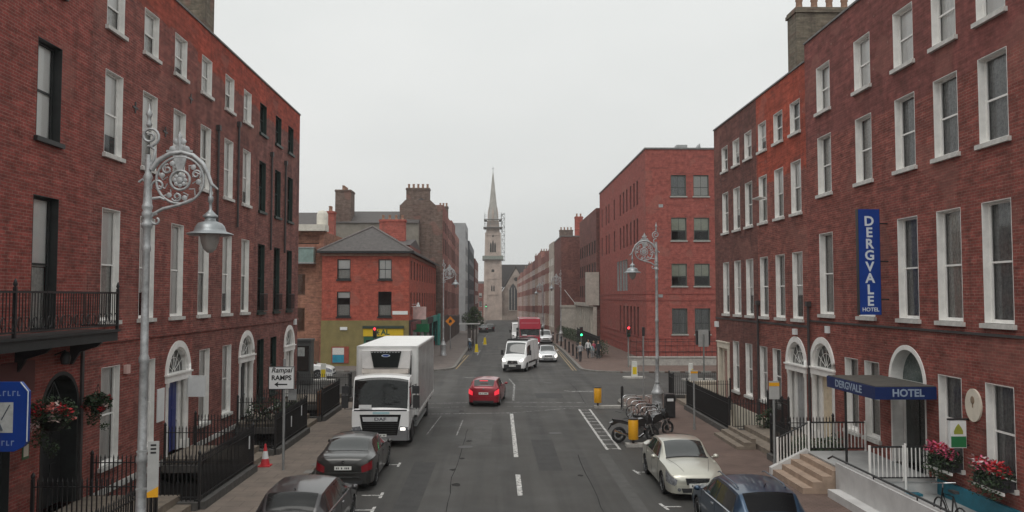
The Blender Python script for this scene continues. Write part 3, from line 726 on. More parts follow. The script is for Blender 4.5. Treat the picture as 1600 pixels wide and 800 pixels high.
# boarded shopfront-like fence of the end house's area
# white hanging sign board by house C
b = MB(); b.box(-.32, .32, -.03, .03, 0, .72); b.box(-.36, .36, -.02, .02, .73, .77)
tag(b.build('hanging_sign', [SIGNWH], None, (LX+.37, 30.35, 2.34)), 'blank white board on an arm beside the blue door', 'sign')

# ---------------------------------------------------------------- right terrace (facades face -x)
RX = 12.4
def right(name, label, y0, y1, m, ztop, **k): return House(name, label, (RX, y1, 0), R(-90), y1-y0, 11, ztop, m, **k)
HG = mat('hotel_door_dark', (.018, .022, .020), .25, .2, 3.)
hH = right('hotel', 'large red brick hotel with white sash windows, arched entrance and blue canopy', 14, 32.3, BR_H, 16.1, cat='hotel')
for i, yy in enumerate((30.5, 27.2, 24.4, 22.15, 20.0, 17.7, 15.4)):
    x = 32.3-yy; wd = 1.2 if i else 1.25
    hH.window(x, 13.05, 14.8, wd, sillm=SILL, d=.24, dress=[('blind', 0, 1, BLIND)] if i % 3 else [('curtain', 0, 1, BLIND)])  # top floor: white blinds and curtains stand in for sky reflected in the panes
    hH.window(x, 9.88, 12.08, wd, sillm=SILL, d=.24, dress=dress_pick(i, 'hotel'))
    hH.window(x, 5.33, 8.38, wd, sillm=SILL, d=.24, dress=dress_pick(i, 'hotel'))
for yy in (28.5, 26.95): hH.window(32.3-yy, 1.35, 3.85, 1.05, sillm=SILL, d=.24, dress=[('curtain', 0, 1, CURT)])
for yy in (22.3, 20.08, 17.7): hH.window(32.3-yy, 1.42, 3.82, 1.15, sillm=SILL, d=.24, dress=[('curtain', 0, 1, CURT_D)])
hH.door(32.3-31.05, .5, 4.35, 2.2, DOORCR)
x = 32.3-24.62; hH.ops['front'].append((x-1.07, x+1.07, .85, 4.48, True))
d = MB(); arch_ring(d, 0, 2.56, .98, 1.12, -.03, .42, 24)
for s in (-1, 1): d.box(min(s*.98, s*1.07), max(s*.98, s*1.07), .0, .42, 0, 2.56)
d.box(-.98, .98, .28, .42, 2.40, 2.56); d.box(-.86, -.78, .3, .4, 0, 2.4); d.box(.78, .86, .3, .4, 0, 2.4)
dc = d.build('doorcase', [WHITE], hH.root, (x, 0, .85))
d = MB(); d.box(-.78, .0, .34, .38, 0, 2.4); d.box(.003, .78, .36, .40, 0, 2.4); d.build('door', [HG], dc)
d = MB(); d.face([(.98*math.cos(R(a)), .36, 2.56+.98*math.sin(R(a))) for a in range(0, 181, 12)]); d.build('fanlight', [mat('fanlight_dusty', (.10, .13, .125), .25, .3, 4.)], dc)
hH.band(5.0, .07, PIPE, 'string_course', .05); hH.finish(); flat_roof(hH.root, hH.W, 11, 15.3, 16.1)
b = MB(); b.box(-.14, .14, -.1, -.003, 0, .26); b.build('alarm_box', [SIGNWH], hH.root, (32.3-30.4, 0, 5.03-.4))
b = MB(); b.lathe([(.38, -.05), (.38, 0)], 28, 0, (0, 0, 0), 'y'); pq = b.build('plaque', [CREAM], hH.root, (32.3-21.15, 0, 3.18)); pq.scale = (.92, 1, 1.12)
b = MB(); b.lathe([(.09, -.062), (.09, -.045)], 12, 0, (0, 0, .12), 'y'); b.box(-.02, .02, -.062, -.045, -.05, .06); b.build('emblem', [mat('emblem_brown', (.25, .18, .12), .6, .1)], pq)
hO = right('brick_house', 'brick house with bright orange upper storey between brown house and hotel', 32.3, 38.5, BR_O, 15.4, group=TG)
hN = right('brick_house', 'dark brown brick corner house with narrow white sashes opposite the red school', 38.5, 46.06, BR_N, 15.4, group=TG)
for h, y1, bays in ((hO, 38.5, (37.65, 35.5, 33.45)), (hN, 46.06, (43.9, 41.8, 39.8))):
    for i, yy in enumerate(bays):
        for (z0, z1) in ((5.08, 7.82), (9.45, 11.6), (12.8, 14.1)): h.window(y1-yy, z0, z1, 1.12, sillm=SILL, d=.2, dress=dress_pick(i, 'mix'))
for yy in (37.9, 36.1): hO.window(38.5-yy, 1.22, 3.68, 1.05, sillm=SILL, d=.2, dress=dress_pick(0, 'mix'))
for yy in (42.25, 40.1): hN.window(46.06-yy, 1.15, 3.68, 1.05, sillm=SILL, d=.2, dress=dress_pick(0, 'mix'))
hO.door(38.5-33.74, .5, 4.25, 2.15, DOORGR)
d = MB(); hN.ops['front'].append((.45, 2.65, .5, 3.5, False))
for s in (-1, 1): d.box(min(s*.8, s*1.1), max(s*.8, s*1.1), -.06, .26, 0, 2.7); d.box(min(s*.45, s*.58), max(s*.45, s*.58), .1, .26, 0, 2.55)
d.box(-1.12, 1.12, -.08, .26, 2.7, 3.0); d.box(-1.16, 1.16, -.14, .0, 3.0, 3.06); d.box(-.8, .8, .12, .26, 2.55, 2.7)
dc = d.build('doorcase', [CREAM], hN.root, (1.55, 0, .5))
d = MB(); d.box(-.45, .45, .18, .22, 0, 2.55); [d.box(a, a+.3, .165, .182, z, z+.7) for a in (-.36, .06) for z in (.2, 1.0, 1.75)]; d.build('door', [mat('door_faded_red', (.34, .20, .17), .5, .15, 3.)], dc)
for h in (hO, hN):
    h.band(4.75, .09, PIPE, 'string_course', .03); h.finish(); flat_roof(h.root, h.W, 11, 14.6, 15.4)
b = MB(); b.prism([(-.03, -.55), (-.34, -.50), (-.35, -.46), (-.03, -.50)], -.5, .5, 'x'); b.build('open_sash', [WHITE], hO.root, (38.5-37.65, 0, 11.05))
for h, y1, yy in ((hH, 32.3, 32.15), (hO, 38.5, 38.4)):
    b = MB(); b.lathe([(.055, .2), (.055, 5.6)], 8, 0, (0, -.09, 0)); b.box(-.1, .1, -.18, -.003, 5.6, 5.8); b.build('downpipe', [PIPE], h.root, (y1-yy, 0, 0))
b = MB(); b.box(-.16, .16, -.12, -.003, 0, .24); b.build('alarm_box', [SIGNWH], hO.root, (38.5-33.7, 0, 4.42))
b = MB(); b.box(-.26, .26, -.12, -.003, 0, .3); b.build('alarm_box', [SIGNWH], hN.root, (.35, 0, 4.3))
pots_chimney(hO.root, 3.0, 4.05, .5, 3.15, 14.5, 18.2, BR_Y, 4, .55)
# cream paint on the basement walls below pavement level
for h, x0, x1 in ((hN, 3.2, 7.5), (hO, .05, 3.4)):
    b = MB(); b.box(x0, x1, -.03, -.003, -2.3, .42); b.build('basement_paint', [CREAM], h.root)
for (y0, y1) in ((43.0, 46.05), (29.7, 35.2)):
    b = MB(); b.box(10.6, 12.4, y0, y1, -2.2, .5); b.box(10.05, 10.6, y0+.25, y1-.25, -.2, .32)
    if y0 > 40: b.box(10.55, 12.4, y0-.02, y0, -2.2, .44, 1)
    struct(b.build('door_landing', [M['landing_stone'], CREAM]))
b = MB(); b.box(11.0, 13.6, 46.35, 46.6, 0.1, 1.15); b.box(10.95, 13.65, 46.3, 46.65, 1.15, 1.22)
tag(b.build('cream_wall', [CREAM], None), 'low cream painted wall behind railings at the brown corner house', 'wall')
b = MB()
for k in range(3): b.box(9.25+.3*k, 10.0, 31.6+.012*k, 34.9-.012*k, .0 if k == 0 else .10+.14*k, .12+.14*(k+1)-.02)
tag(b.build('stone_steps', [M['landing_stone']]), 'worn grey stone steps rising to the pair of white arched doors', 'steps')

# ---------------------------------------------------------------- corner pub on the far left corner
PW, PD, PZ = 7.4, 31., 9.75
pub = House('corner_pub', 'orange red brick corner pub with olive ground floor and slate hip roof', (-14.8, 70, 0), 0, PW, PD, PZ, BR_P, -.2, cat='pub')
for xc in (1.85, 5.35):
    pub.window(xc, 7.45, 9.15, 1.12, frame=DKWOOD, sillm=DKWOOD, d=.16, bars=1 if xc < 3 else 2, dress=[('blind', .52 if xc < 3 else 0, 1, BLIND), ('curtain', 0, .5, CURT)])
    pub.window(xc, 4.3, 6.4, 1.12, frame=DKWOOD, sillm=DKWOOD, d=.16, dress=[('curtain', 0, .48, CURT), ('blind', .74, 1, BLIND)] if xc < 3 else [('curtain', 0, .45, CURT)])
for k in range(11):
    y = 1.6+k*2.75
    pub.window(y, 7.45, 9.1, .95, 'right', frame=BR_DK, d=.2); pub.window(y, 4.3, 6.35, .95, 'right', frame=BR_DK, d=.2)
pub.finish()
OLIVE = mat('olive_render', (.215, .175, .070), .85, .18, 1.2, bump=.2)
b = MB(); b.box(-.04, PW+.04, -.06, -.003, -.1, 3.95); b.build('olive_ground_floor', [OLIVE], pub.root)
b = MB(); b.box(PW+.003, PW+.05, -.06, 9, -.1, 3.95); b.build('side_shopfront', [mat('shopfront_dark', (.055, .035, .035), .6, .3, 1.)], pub.root)
b = MB(); zr, ze = 12.25, PZ
e0, e1 = -.35, PW+.35
b.face([(e0, -.35, ze+.1), (e1, -.35, ze+.1), (PW/2, PW/2, zr)]); b.face([(e1, -.35, ze+.1), (e1, PD+.3, ze+.1), (PW/2, PD-3.5, zr), (PW/2, PW/2, zr)])
b.face([(e0, PD+.3, ze+.1), (e0, -.35, ze+.1), (PW/2, PW/2, zr), (PW/2, PD-3.5, zr)]); b.face([(e1, PD+.3, ze+.1), (e0, PD+.3, ze+.1), (PW/2, PD-3.5, zr)])
b.face([(e0, -.35, ze+.1), (e0, PD+.3, ze+.1), (e1, PD+.3, ze+.1), (e1, -.35, ze+.1)])
rf = b.build('roof', [SLATE], pub.root)
b = MB(); b.box(e0-.06, e1+.06, -.45, -.33, ze-.08, ze+.1); b.box(e1, e1+.1, -.33, PD+.3, ze-.08, ze+.1); b.build('gutter', [BLACK], pub.root)
b = MB(); b.box(-.03, PW+.03, -.10, -.003, ze-.32, ze-.1); b.box(PW+.003, PW+.10, 0, PD, ze-.32, ze-.1)
for k in range(9): b.box(.2+k*.85, .35+k*.85, -.2, -.1, ze-.3, ze-.1)
b.build('eaves_course', [mat('eaves_buff', (.30, .17, .12), .8, .2, 3.)], pub.root)
b = MB()
for k in range(4):
    t0, t1 = (e0, -.35), (PW/2, PW/2)
b.tube([(e0, -.35, ze+.13), (PW/2, PW/2, zr+.03)], .09, 6); b.tube([(e1, -.35, ze+.13), (PW/2, PW/2, zr+.03)], .09, 6); b.tube([(PW/2, PW/2, zr+.03), (PW/2, PD-3.5, zr+.03)], .1, 6); b.build('ridge_tiles', [mat('ridge_tile', (.14, .12, .115), .8, .2, 5.)], rf)
# shop sign and door on the olive wall
b = MB(); b.box(3.5, 7.0, -.22, -.06, 3.28, 3.5); b.build('sign_hood', [mat('hood_dark_green', (.03, .05, .035), .6, .2)], pub.root)
b = MB(); b.box(3.55, 6.95, -.14, -.06, 2.62, 3.26); sb = b.build('shop_sign', [mat('sign_yellow', (.62, .42, .012), .5, .1, 2.)], pub.root)
lettering('AL', .62, sb, (5.42, -.145, 2.94), (R(90), 0, 0), mat('print_dark_green', (.03, .09, .04), .6, .1), bold=.02)
b = MB(); [b.tube([(4.7+s*.2*a, -.145, 2.94+.2*a*c) for a in (-1, 1)], .04, 4) for s, c in ((1, 1), (1, -1), (1.2, 0))]; b.build('emblem', [M['print_dark_green']], sb)
GREENF = mat('shop_green', (.02, .10, .055), .55, .2, 2.)
b = MB(); b.box(3.6, 6.9, -.11, -.06, 0.05, 2.6); b.box(4.9, 5.3, -.13, -.11, 0.1, 2.4); sf = b.build('shopfront', [GREENF], pub.root)
b = MB(); b.box(3.8, 4.75, -.125, -.112, .8, 2.3); b.box(5.5, 6.75, -.125, -.112, .8, 2.3); b.build('shop_window', [CARGL], sf)
b = MB(); b.box(.9, 2.35, -.12, -.06, .35, 1.75); pw = b.build('blocked_window', [mat('panel_brick_red', (.28, .06, .04), .8, .2)], pub.root)
b = MB(); b.box(.98, 1.95, -.14, -.122, .4, 1.05); b.build('blue_panel', [mat('panel_blue', (.02, .23, .34), .6, .2, 2.)], pw)
b = MB(); b.box(.98, 1.95, -.14, -.122, 1.07, 1.65); b.build('window', [CURT], pw)
b = MB(); b.box(1.6, 2.2, -.16, -.06, 3.15, 3.4); b.build('wall_lamp', [SIGNWH], pub.root)
b = MB(); b.box(6.0, 7.3, -.03, -.003, 4.45, 4.75); b.build('street_nameplate', [SIGNWH], pub.root)
# shop row along the pub's flank: fascia, awnings, pilasters, windows
for k, (cf, lab) in enumerate(((mat('fascia_maroon2', (.16, .05, .05), .6, .2), None), (mat('fascia_green', (.03, .14, .07), .6, .2), None), (mat('fascia_black', (.03, .03, .03), .6, .2), None), (mat('fascia_teal', (.05, .28, .24), .6, .2), None))):
    y0 = 1.0+k*7.4
    b = MB(); b.box(PW+.052, PW+.34, y0, y0+6.8, 3.1, 3.75); b.box(PW+.052, PW+.22, y0, y0+.4, 0, 3.1); b.box(PW+.052, PW+.22, y0+6.4, y0+6.8, 0, 3.1); f = b.build('shop_fascia', [cf], pub.root)
    b = MB(); b.box(PW+.056, PW+.09, y0+.45, y0+6.35, .7, 3.0); b.build('shop_window', [CARGL], f)
b = MB(); b.box(PW+.34, PW+.62, 29.2, 30.9, .0, 3.9); b.build('teal_pilaster', [mat('fascia_teal', (.05, .28, .24), .6, .2)], pub.root)
b = MB(); b.box(-.08, .08, -.6, .6, -.55, .55); sg = b.build('projecting_sign', [mat('sign_pinkish', (.60, .44, .42), .5, .2, 3.)], pub.root, (PW+.75, 1.6, 4.55), R(70))
b = MB(); b.box(-.05, .05, -.7, .7, -.35, .35); b.build('projecting_sign', [mat('sign_green', (.03, .22, .10), .5, .2, 3.)], pub.root, (PW+.8, 3., 3.2), R(75))
for k in range(3):
    b = MB(); b.lathe([(.03, 0), (.11, .05), (.09, .22), (.02, .26)], 8); b.tube([(-.5, 0, .1), (0, 0, .1)], .02, 4); b.build('wall_lamp', [SIGNWH], pub.root, (PW+.5, 2+k*.8, 5.0+.2*(k % 2)))

# brown building left of the pub, with its glazed box bay
bw = House('office_building', 'tan brick building with white roof fascia and glass bay beside the pub', (-24.5, 70.6, 0), 0, 9.7, 16, 11.6, BR_T, -.2, cat='building')
for xc in (7.4, 5.2):
    for (z0, z1) in ((3.0, 5.0), (6.1, 7.9)): bw.window(xc, z0, z1, 1.5, frame=mat('frame_brown', (.16, .075, .045), .6, .2), bars=2, d=.14, dress=[('blind', 0, 1, mat('blind_brown', (.20, .095, .055), .8, .15))])
bw.ops['front'].append((6.3, 9.3, 10.5, 11.3, False))
bw.finish()
b = MB(); b.box(6.2, 9.3, .4, .5, 10.4, 11.4); b.build('top_window', [mat('recess_dark', (.06, .04, .035), .8, .3)], bw.root)
b = MB(); b.box(-.2, 9.9, -.5, 1, 11.6, 12.15); b.build('roof_fascia', [mat('fascia_pale', (.60, .57, .50), .7, .12)], bw.root)
b = MB(); b.box(6.4, 9.0, -.8, -.003, 8.9, 10.1); gb = b.build('glass_bay', [mat('bay_glass', (.22, .30, .28), .15, .2, 2.)], bw.root)
b = MB(); b.box(6.35, 9.05, -.85, -.003, 8.78, 8.9); b.box(6.35, 9.05, -.85, -.003, 10.1, 10.18); b.box(7.66, 7.74, -.83, -.8, 8.9, 10.1); b.build('frame', [GALV], gb)
b = MB(); b.lathe([(.5, 0), (.5, 1.0), (.35, 1.3), (0, 1.4)], 12, 0, (9.3, 1.2, 12.15)); b.build('roof_flue', [mat('fascia_pale', (.60, .57, .50), .7, .12)], bw.root)
b = MB(); b.box(8.2, 9.4, -.03, -.002, 0, 2.2); b.build('door', [mat('frame_brown', (.16, .075, .045), .6, .2)], bw.root)

# back houses above the pub's roof
def slab(name, label, x0, x1, y0, y1, z, zr, wm, rm, cat='house', along='x', z0=0):
    t = thing(name, label, cat, (0, 0, 0)); b = MB(); b.box(x0, x1, y0, y1, z0, z); b.build('wall', [wm], t)
    b = MB()
    if along == 'x': b.prism([(y0-.2, z), ((y0+y1)/2, zr), (y1+.2, z)], x0, x1, 'x')
    else: b.prism([(x0-.2, z), ((x0+x1)/2, zr), (x1+.2, z)], y0, y1, 'y')
    b.build('roof', [rm], t); return t
bk = slab('terrace_house', 'grey rendered back house with long slate roof rising behind the pub', -20.5, -9.5, 100.5, 110, 15.0, 16.9, mat('render_grey_brown', (.22, .20, .17), .85, .2, 1.), SLATE)
pots_chimney(bk, -19.8, -17.9, 100.8, 103.6, 14.5, 18.9, BR_G, 6)
bk2 = slab('terrace_house', 'brown back house with slate roof seen between end house and pub', -31, -20.6, 99, 109, 14.6, 16.6, BR_G, SLATE)
bk3 = slab('low_house', 'red brick back house with twin chimney stacks just behind the pub roof', -13.6, -9.2, 88, 100, 11.5, 12.5, BR_M, SLATE)
pots_chimney(bk3, -13.1, -10.2, 92, 93, 12, 14.4, brick('brick_stack_red', (.42, .10, .075), (.36, .09, .07), (.36, .15, .12), .2), 4)
bk4 = slab('low_house', 'small red back house with single stack left of the pub roof apex', -19.5, -15.5, 84, 92, 11.0, 12.2, BR_M, SLATE)
pots_chimney(bk4, -17.7, -16.8, 85, 86, 11.5, 14.6, M['brick_stack_red'], 2)

# ---------------------------------------------------------------- far left street side
def far_house(name, label, loc, rz, W, D, z, m, floors, nb, wd, frame=None, zb=-4., kind='mix', stack=None, d=.15, shop=None, cat='house', group=None):
    h = House(name, label, loc, rz, W, D, z, m, zb, group=group, cat=cat)
    for k in range(nb):
        for (z0, z1) in floors: h.window(W*(k+.5)/nb, z0, z1, wd, frame=frame or WHITE, d=d, dress=dress_pick(k, kind))
    h.finish()
    b = MB(); b.prism([(.4, z-.6), (D/2, z+.9), (D-.2, z-.6)], .02, W-.02, 'x'); b.build('roof', [SLATE], h.root)
    if shop is not None:
        b = MB(); b.box(.1, W-.1, -.14, -.003, zb, loc[2]+3.6); f = b.build('shopfront', [shop], h.root)
    if stack: pots_chimney(h.root, *stack)
    return h
FG = 'terrace houses on the far side of the junction'
k = 0
for (y0, y1, m, z, lab) in ((101.8, 112, BR_M, 17.4, 'red brown terrace house with grey gable wall rising behind the pub'), (112.1, 122, BR_K, 17.0, 'pinkish brick terrace house, second beyond the pub'), (122.1, 132, BR_M, 17.6, 'dull red terrace house with small stack beyond the pinkish one'), (132.1, 146, BR_K, 16.6, 'pale pink brick terrace house next to the grey tower block')):
    h = far_house('terrace_house', lab, (-6.6, y0, gz(y0)), R(90), y1-y0, 5.4 if k == 0 else 9, z, m, [(4.4, 6.8), (8., 10.4), (11.4, 13.4), (14.2, 15.6)], 3, 1.2, frame=DKWOOD, shop=mat('shopfront_mixed', (.07, .05, .045), .6, .4, .6), group=FG)
    if k == 0:
        pots_chimney(h.root, .05, 1.2, 1.7, 4.6, 16.0, 19.3, BR_G, 5)
        b = MB(); b.box(-.12, -.003, .05, 5.38, -1, 17.35); b.prism([(.9, 17.35), (1.6, 18.0), (4.7, 18.0), (5.3, 17.35)], -.12, -.003, 'x'); b.build('gable_wall', [BR_G], h.root)
    elif k == 2: pots_chimney(h.root, .2, 1.2, .6, 2.0, 16.0, 19.5, BR_G, 3)
    k += 1
far_house('tower_block', 'pale grey rendered block standing forward of the left terrace', (-5.9, 158, gz(158)), R(90), 14, 14, 20.9, mat('render_pale_grey', (.33, .335, .34), .8, .12, .8), [(2+3.2*q, 3.6+3.2*q) for q in range(6)], 4, 1.2, frame=DKWOOD, cat='apartment block')
far_house('office_building', 'dark grey modern block beyond the pale grey one', (-5.6, 172.2, gz(172)), R(90), 36, 14, 18.6, mat('cladding_dark', (.075, .08, .09), .6, .2, .8), [(2+3.2*q, 4.2+3.2*q) for q in range(5)], 9, 2.2, frame=DKWOOD, cat='office block')
far_house('terrace_house', 'dark red house with stepped parapet near the church', (-5.3, 208.4, gz(208)), R(90), 36, 12, 17.0, BR_DK, [(2+3.4*q, 4.2+3.4*q) for q in range(4)], 9, 1.2, group=FG)
far_house('terrace_house', 'low red brick house left of the church tower', (-9.5, 296, gz(296)), 0, 5.2, 12, 13, BR_M, [(1.2, 3.2), (4.6, 6.6), (8, 9.6)], 2, 1.1, group=FG)
far_house('terrace_house', 'low grey house at the end of the street left of the tower', (-18, 300, gz(300)), 0, 8.4, 12, 9.5, BR_G, [(1.2, 3.2), (4.6, 6.6)], 3, 1.1, group=FG)

# ---------------------------------------------------------------- far right: red school, terrace
sch = House('school_building', 'modern red brick four storey building with paired grey windows', (13.8, 75, 0), 0, 22, 33.5, 19.6, BR_S, -.2, cat='building')
SF = mat('frame_grey_metal', (.10, .115, .10), .45, .15, 4.)
for xc in (3.05, 5.15, 10.5, 12.6, 17, 19.1):
    for i, (z0, z1) in enumerate(((2.55, 4.9), (6.95, 9.0), (11.15, 13.25), (15.25, 17.2))):
        sch.window(xc, z0, z1, 1.42, frame=SF, sillm=STONE, bars=2, d=.2, hd=.42, dress=[('blind', .45, 1, mat('blind_green_grey', (.56, .58, .48), .85, .15, 2.))] if i in (1, 2) else ([('blind', .0, 1, CURT)] if (i == 3 and xc in (5.15, 12.6)) else [('curtain', 0, 1, CURT_D)]))
SL = 33.5    # left face: x runs from the back (far end) to the front
def sx(Y): return 33.5-(Y-75)
for zz in ((11.2, 13.6), (14.9, 17.3)):
    for Y in (79.5, 81.3, 83.4, 85.8, 88.0, 90.4, 95, 99.5, 102.0, 106): sch.window(33.5-(33.5-(Y-75)) if False else sx(Y), zz[0], zz[1], .85, 'left', frame=mat('frame_red_brown', (.16, .05, .045), .6, .2), d=.24)
for Y in (79.5, 81.5, 83.6, 85.8, 88.2, 90.8): sch.window(sx(Y), 2.0, 5.0, 1.0, 'left', frame=M['frame_red_brown'], d=.24)
for Y in (86.4, 88.2, 90.2, 92.2): sch.window(sx(Y), 6.6, 9.9, 1.45, 'left', frame=GALV, d=.2, dress=[('curtain', 0, 1, BLIND)])
sch.finish()
b = MB()
for z in (.9, 1.5, 2.1, 5.6, 6.2): b.box(-.04, 22, -.04, -.002, z, z+.07); b.box(-.04, -.002, 0, 33.4, z, z+.07)
b.build('string_course', [mat('band_dark_red', (.25, .06, .05), .8, .1)], sch.root)
b = MB(); b.box(-.08, 22.05, -.08, .4, 19.6, 19.75); b.box(-.08, .4, .4, 33.6, 19.6, 19.75); b.build('coping', [LEAD], sch.root)
b = MB(); b.box(.3, 22, .3, 33.3, 18.9, 19.1); b.build('roof', [LEAD], sch.root)
b = MB(); b.box(3.2, 4.2, 1.2, 2.2, 19.1, 20.25); b.prism([(4.6, 19.1), (5.4, 20.4), (5.6, 19.1)], 1.2, 2.4, 'y'); b.build('roof_plant', [GALV], sch.root)
for x in (7.3, 14.8):
    b = MB(); b.lathe([(.07, .3), (.07, 19.2)], 8, 0, (x, -.10, 0)); b.box(x-.14, x+.14, -.24, -.003, 19.0, 19.35); b.build('downpipe', [M['band_dark_red']], sch.root)
for (x, z) in ((1.3, 5.9), (6.6, 10.2), (1.4, 14.2), (6.7, 6.0)):
    b = MB(); b.box(x-.2, x+.2, -.03, -.003, z, z+.28); b.build('vent', [GALV], sch.root)
# low stone wall with railing in front of the school
wl = thing('boundary_wall', 'low grey rendered wall with thin black railing in front of the red school', 'wall', (0, 0, 0))
b = MB(); b.box(11.3, 40, 69.9, 70.25, 0, .75); b.box(11.25, 40, 69.85, 70.3, .75, .87); b.build('wall', [STONE], wl)
def bars_line(p, q, z0, z1, step=.13, r=.009, spear=True, m=None):
    b = MB(); p, q = Vector(p), Vector(q); n = max(1, int((q-p).length/step))
    for i in range(n+1):
        c = p+(q-p)*i/n
        b.box(c.x-r, c.x+r, c.y-r, c.y+r, z0, z1)
        if spear:
            k_ = len(b.v); b.v += [(c.x-r*2, c.y, z1), (c.x, c.y-r*2, z1), (c.x+r*2, c.y, z1), (c.x, c.y+r*2, z1), (c.x, c.y, z1+.11)]
            for a, c2 in ((0, 1), (1, 2), (2, 3), (3, 0)): b.f.append((k_+a, k_+c2, k_+4)); b.m.append(0); b.sm.append(False)
    return b
stuff(bars_line((11.5, 70.07), (39, 70.07), .87, 2.3, .5, .012).build('bars', [BLACK], wl))
b = MB(); b.box(11.4, 39, 70.05, 70.09, 1.25, 1.29); b.box(11.4, 39, 70.05, 70.09, 2.1, 2.14); b.build('rail', [BLACK], wl)
# the dark brick hall with pale ground floor
h2 = far_house('brick_hall', 'dark brown brick hall with pale pillared ground floor beyond the school', (13.4, 131, gz(131)), R(-90), 22, 14, 18.2, BR_DK, [(6.2, 8.0), (9.2, 11.0), (12.2, 14.0)], 7, 1.1, frame=DKWOOD, cat='building')
PALE = mat('stone_pale', (.46, .43, .38), .8, .2, 2.)
b = MB(); b.box(0, 22.2, -.5, -.003, -1, 5.0); pt = b.build('portico', [PALE], h2.root)
b = MB()
for k in range(9): b.box(.6+k*2.5, 1.4+k*2.5, -.75, -.5, -1, 5.0)
b.box(0, 22.2, -.9, -.5, 5.0, 5.5); b.build('pilasters', [PALE], pt)
b = MB(); b.tube([(2, -.9, 5.2), (2, -2.6, 7.4)], .05, 6); b.build('flagpole', [SIGNWH], h2.root)
b = MB(); b.box(21, 22.3, -1.4, .3, 5.2, 9.6); b.build('bay', [PALE], h2.root)
h3 = House('brick_hall', 'tall dark brick block standing forward at the bend of the terrace', (10.7, 134, gz(134)), 0, 4, 16, 16.2, BR_DK, -4, cat='building')
h3.finish()
b = MB(); b.box(-.06, 4.06, -.06, 16.06, 16.2, 16.4); b.build('coping', [LEAD], h3.root)
b = MB(); b.box(-.15, 4.1, -.15, .0, -1, 4.6); b.box(-.25, 4.1, -.25, .1, 4.6, 5.0); b.build('stone_base', [PALE], h3.root)
pots_chimney(h3.root, 2.6, 3.9, 3, 4.2, 16.2, 19.6, M['brick_stack_red'], 2)
y = 150.2; facx = lambda Y: 10.6-(Y-150)*.0235
seq = [(BR_K, 16.8, 'pale'), (BR_M, 15.9, 'dark'), (BR_M, 15.3, 'red'), (BR_K, 16.9, 'pink'), (BR_M, 16.8, 'red'), (BR_DK, 16.0, 'dark'), (BR_K, 15.8, 'pink'), (BR_M, 16.0, 'red'), (BR_M, 15.6, 'red'), (BR_K, 15.8, 'pink'), (BR_M, 15.4, 'red'), (BR_K, 15.6, 'pink'), (BR_M, 15.0, 'red'), (BR_K, 14.6, 'pink')]
ordn = ['first', 'second', 'third', 'fourth', 'fifth', 'sixth', 'seventh', 'eighth', 'ninth', 'tenth', 'eleventh', 'twelfth', 'thirteenth', 'last']
PALEBR = mat('render_weathered', (.42, .36, .31), .85, .25, 1.)
for k, (m, z, cn) in enumerate(seq):
    W = 9.7; ang = math.atan(.0235)
    if k == 0: m = PALEBR
    xx = facx(y+W)
    far_house('terrace_house', f'{cn} terrace house, {ordn[k]} from the dark block towards the church', (xx, y+W, gz(y+W/2)), R(-90)+ang, W-.05, 10, z, m, [(1.0, 3.4), (5.0, 7.9), (9.4, 11.4), (12.5, 13.8)], 3, 1.15, kind='mix', frame=(WHITE, CREAM, WHITE)[k % 3], group='terrace houses lining the far street to the church', stack=(.1, 1.0, 2.0, 4.6, z-.5, z+2.6, BR_G, 4) if k in (0, 2, 5, 7, 10, 12) else None)
    y += W

# ---------------------------------------------------------------- church with scaffolded spire
CX, CY, CZ = -1.1, 290., gz(290)
ch = thing('church', 'gothic stone church with tall tapering spire and big gable window', 'church', (CX, CY, CZ))
CS = mat('church_stone', (.42, .345, .30), .9, .25, .5, bump=.3, bs=2); CS2 = mat('church_stone_dark', (.31, .26, .225), .9, .3, .4, bump=.3, bs=2)
def taper_box(b, cx, cy, w0, w1, z0, z1, m=0):
    a, c = w0/2, w1/2
    q = [(cx-a, cy-a, z0), (cx+a, cy-a, z0), (cx+a, cy+a, z0), (cx-a, cy+a, z0), (cx-c, cy-c, z1), (cx+c, cy-c, z1), (cx+c, cy+c, z1), (cx-c, cy+c, z1)]
    i = len(b.v); b.v += q
    for f in ((3,2,1,0),(4,5,6,7),(0,1,5,4),(1,2,6,5),(2,3,7,6),(3,0,4,7)): b.f.append(tuple(i+k_ for k_ in f)); b.m.append(m); b.sm.append(False)
b = MB(); T = 5.6
taper_box(b, 0, T/2, T+.5, T+.3, 0, 9); taper_box(b, 0, T/2, T, T-.1, 9, 22.5); taper_box(b, 0, T/2, T-.3, T-.55, 22.9, 30)
taper_box(b, 0, T/2, T-.5, T-1.5, 30, 35.2)
for z, w_ in ((8.9, T+.7), (14.5, T+.3), (22.5, T+.45), (30, T-.2)): taper_box(b, 0, T/2, w_, w_, z, z+.4)
tw = b.build('tower', [CS], ch)
b = MB()
for sx_ in (-1, 1):
    for sy_ in (-1, 1):
        cx, cy = sx_*(T/2-.2), T/2+sy_*(T/2-.2)
        taper_box(b, cx, cy, 1.5, 1.3, 0, 9); taper_box(b, cx, cy, 1.2, .95, 9, 22); taper_box(b, cx-.1*sx_, cy-.1*sy_, .9, .6, 22, 31)
b.build('buttress', [CS], tw)
b = MB(); b.lathe([(2.05, 35.0), (1.9, 35.6), (1.05, 44), (.12, 53.0), (0.0, 53.2)], 8, 0, (0, T/2, 0), cap=False)
for q in b.sm: pass
b.sm = [False]*len(b.sm)
sp = b.build('spire', [mat('spire_stone', (.38, .36, .33), .9, .2, .6)], ch)
b = MB()
for k_ in range(4):
    a = R(90*k_+0); cx, cy = 1.5*math.sin(a), T/2-1.5*math.cos(a)
    taper_box(b, cx, cy, .9, .7, 35.2, 38.0)
    n0 = len(b.v); taper_box(b, cx, cy, .8, .05, 38.0, 40.4)
b.build('lucarne', [CS], sp)
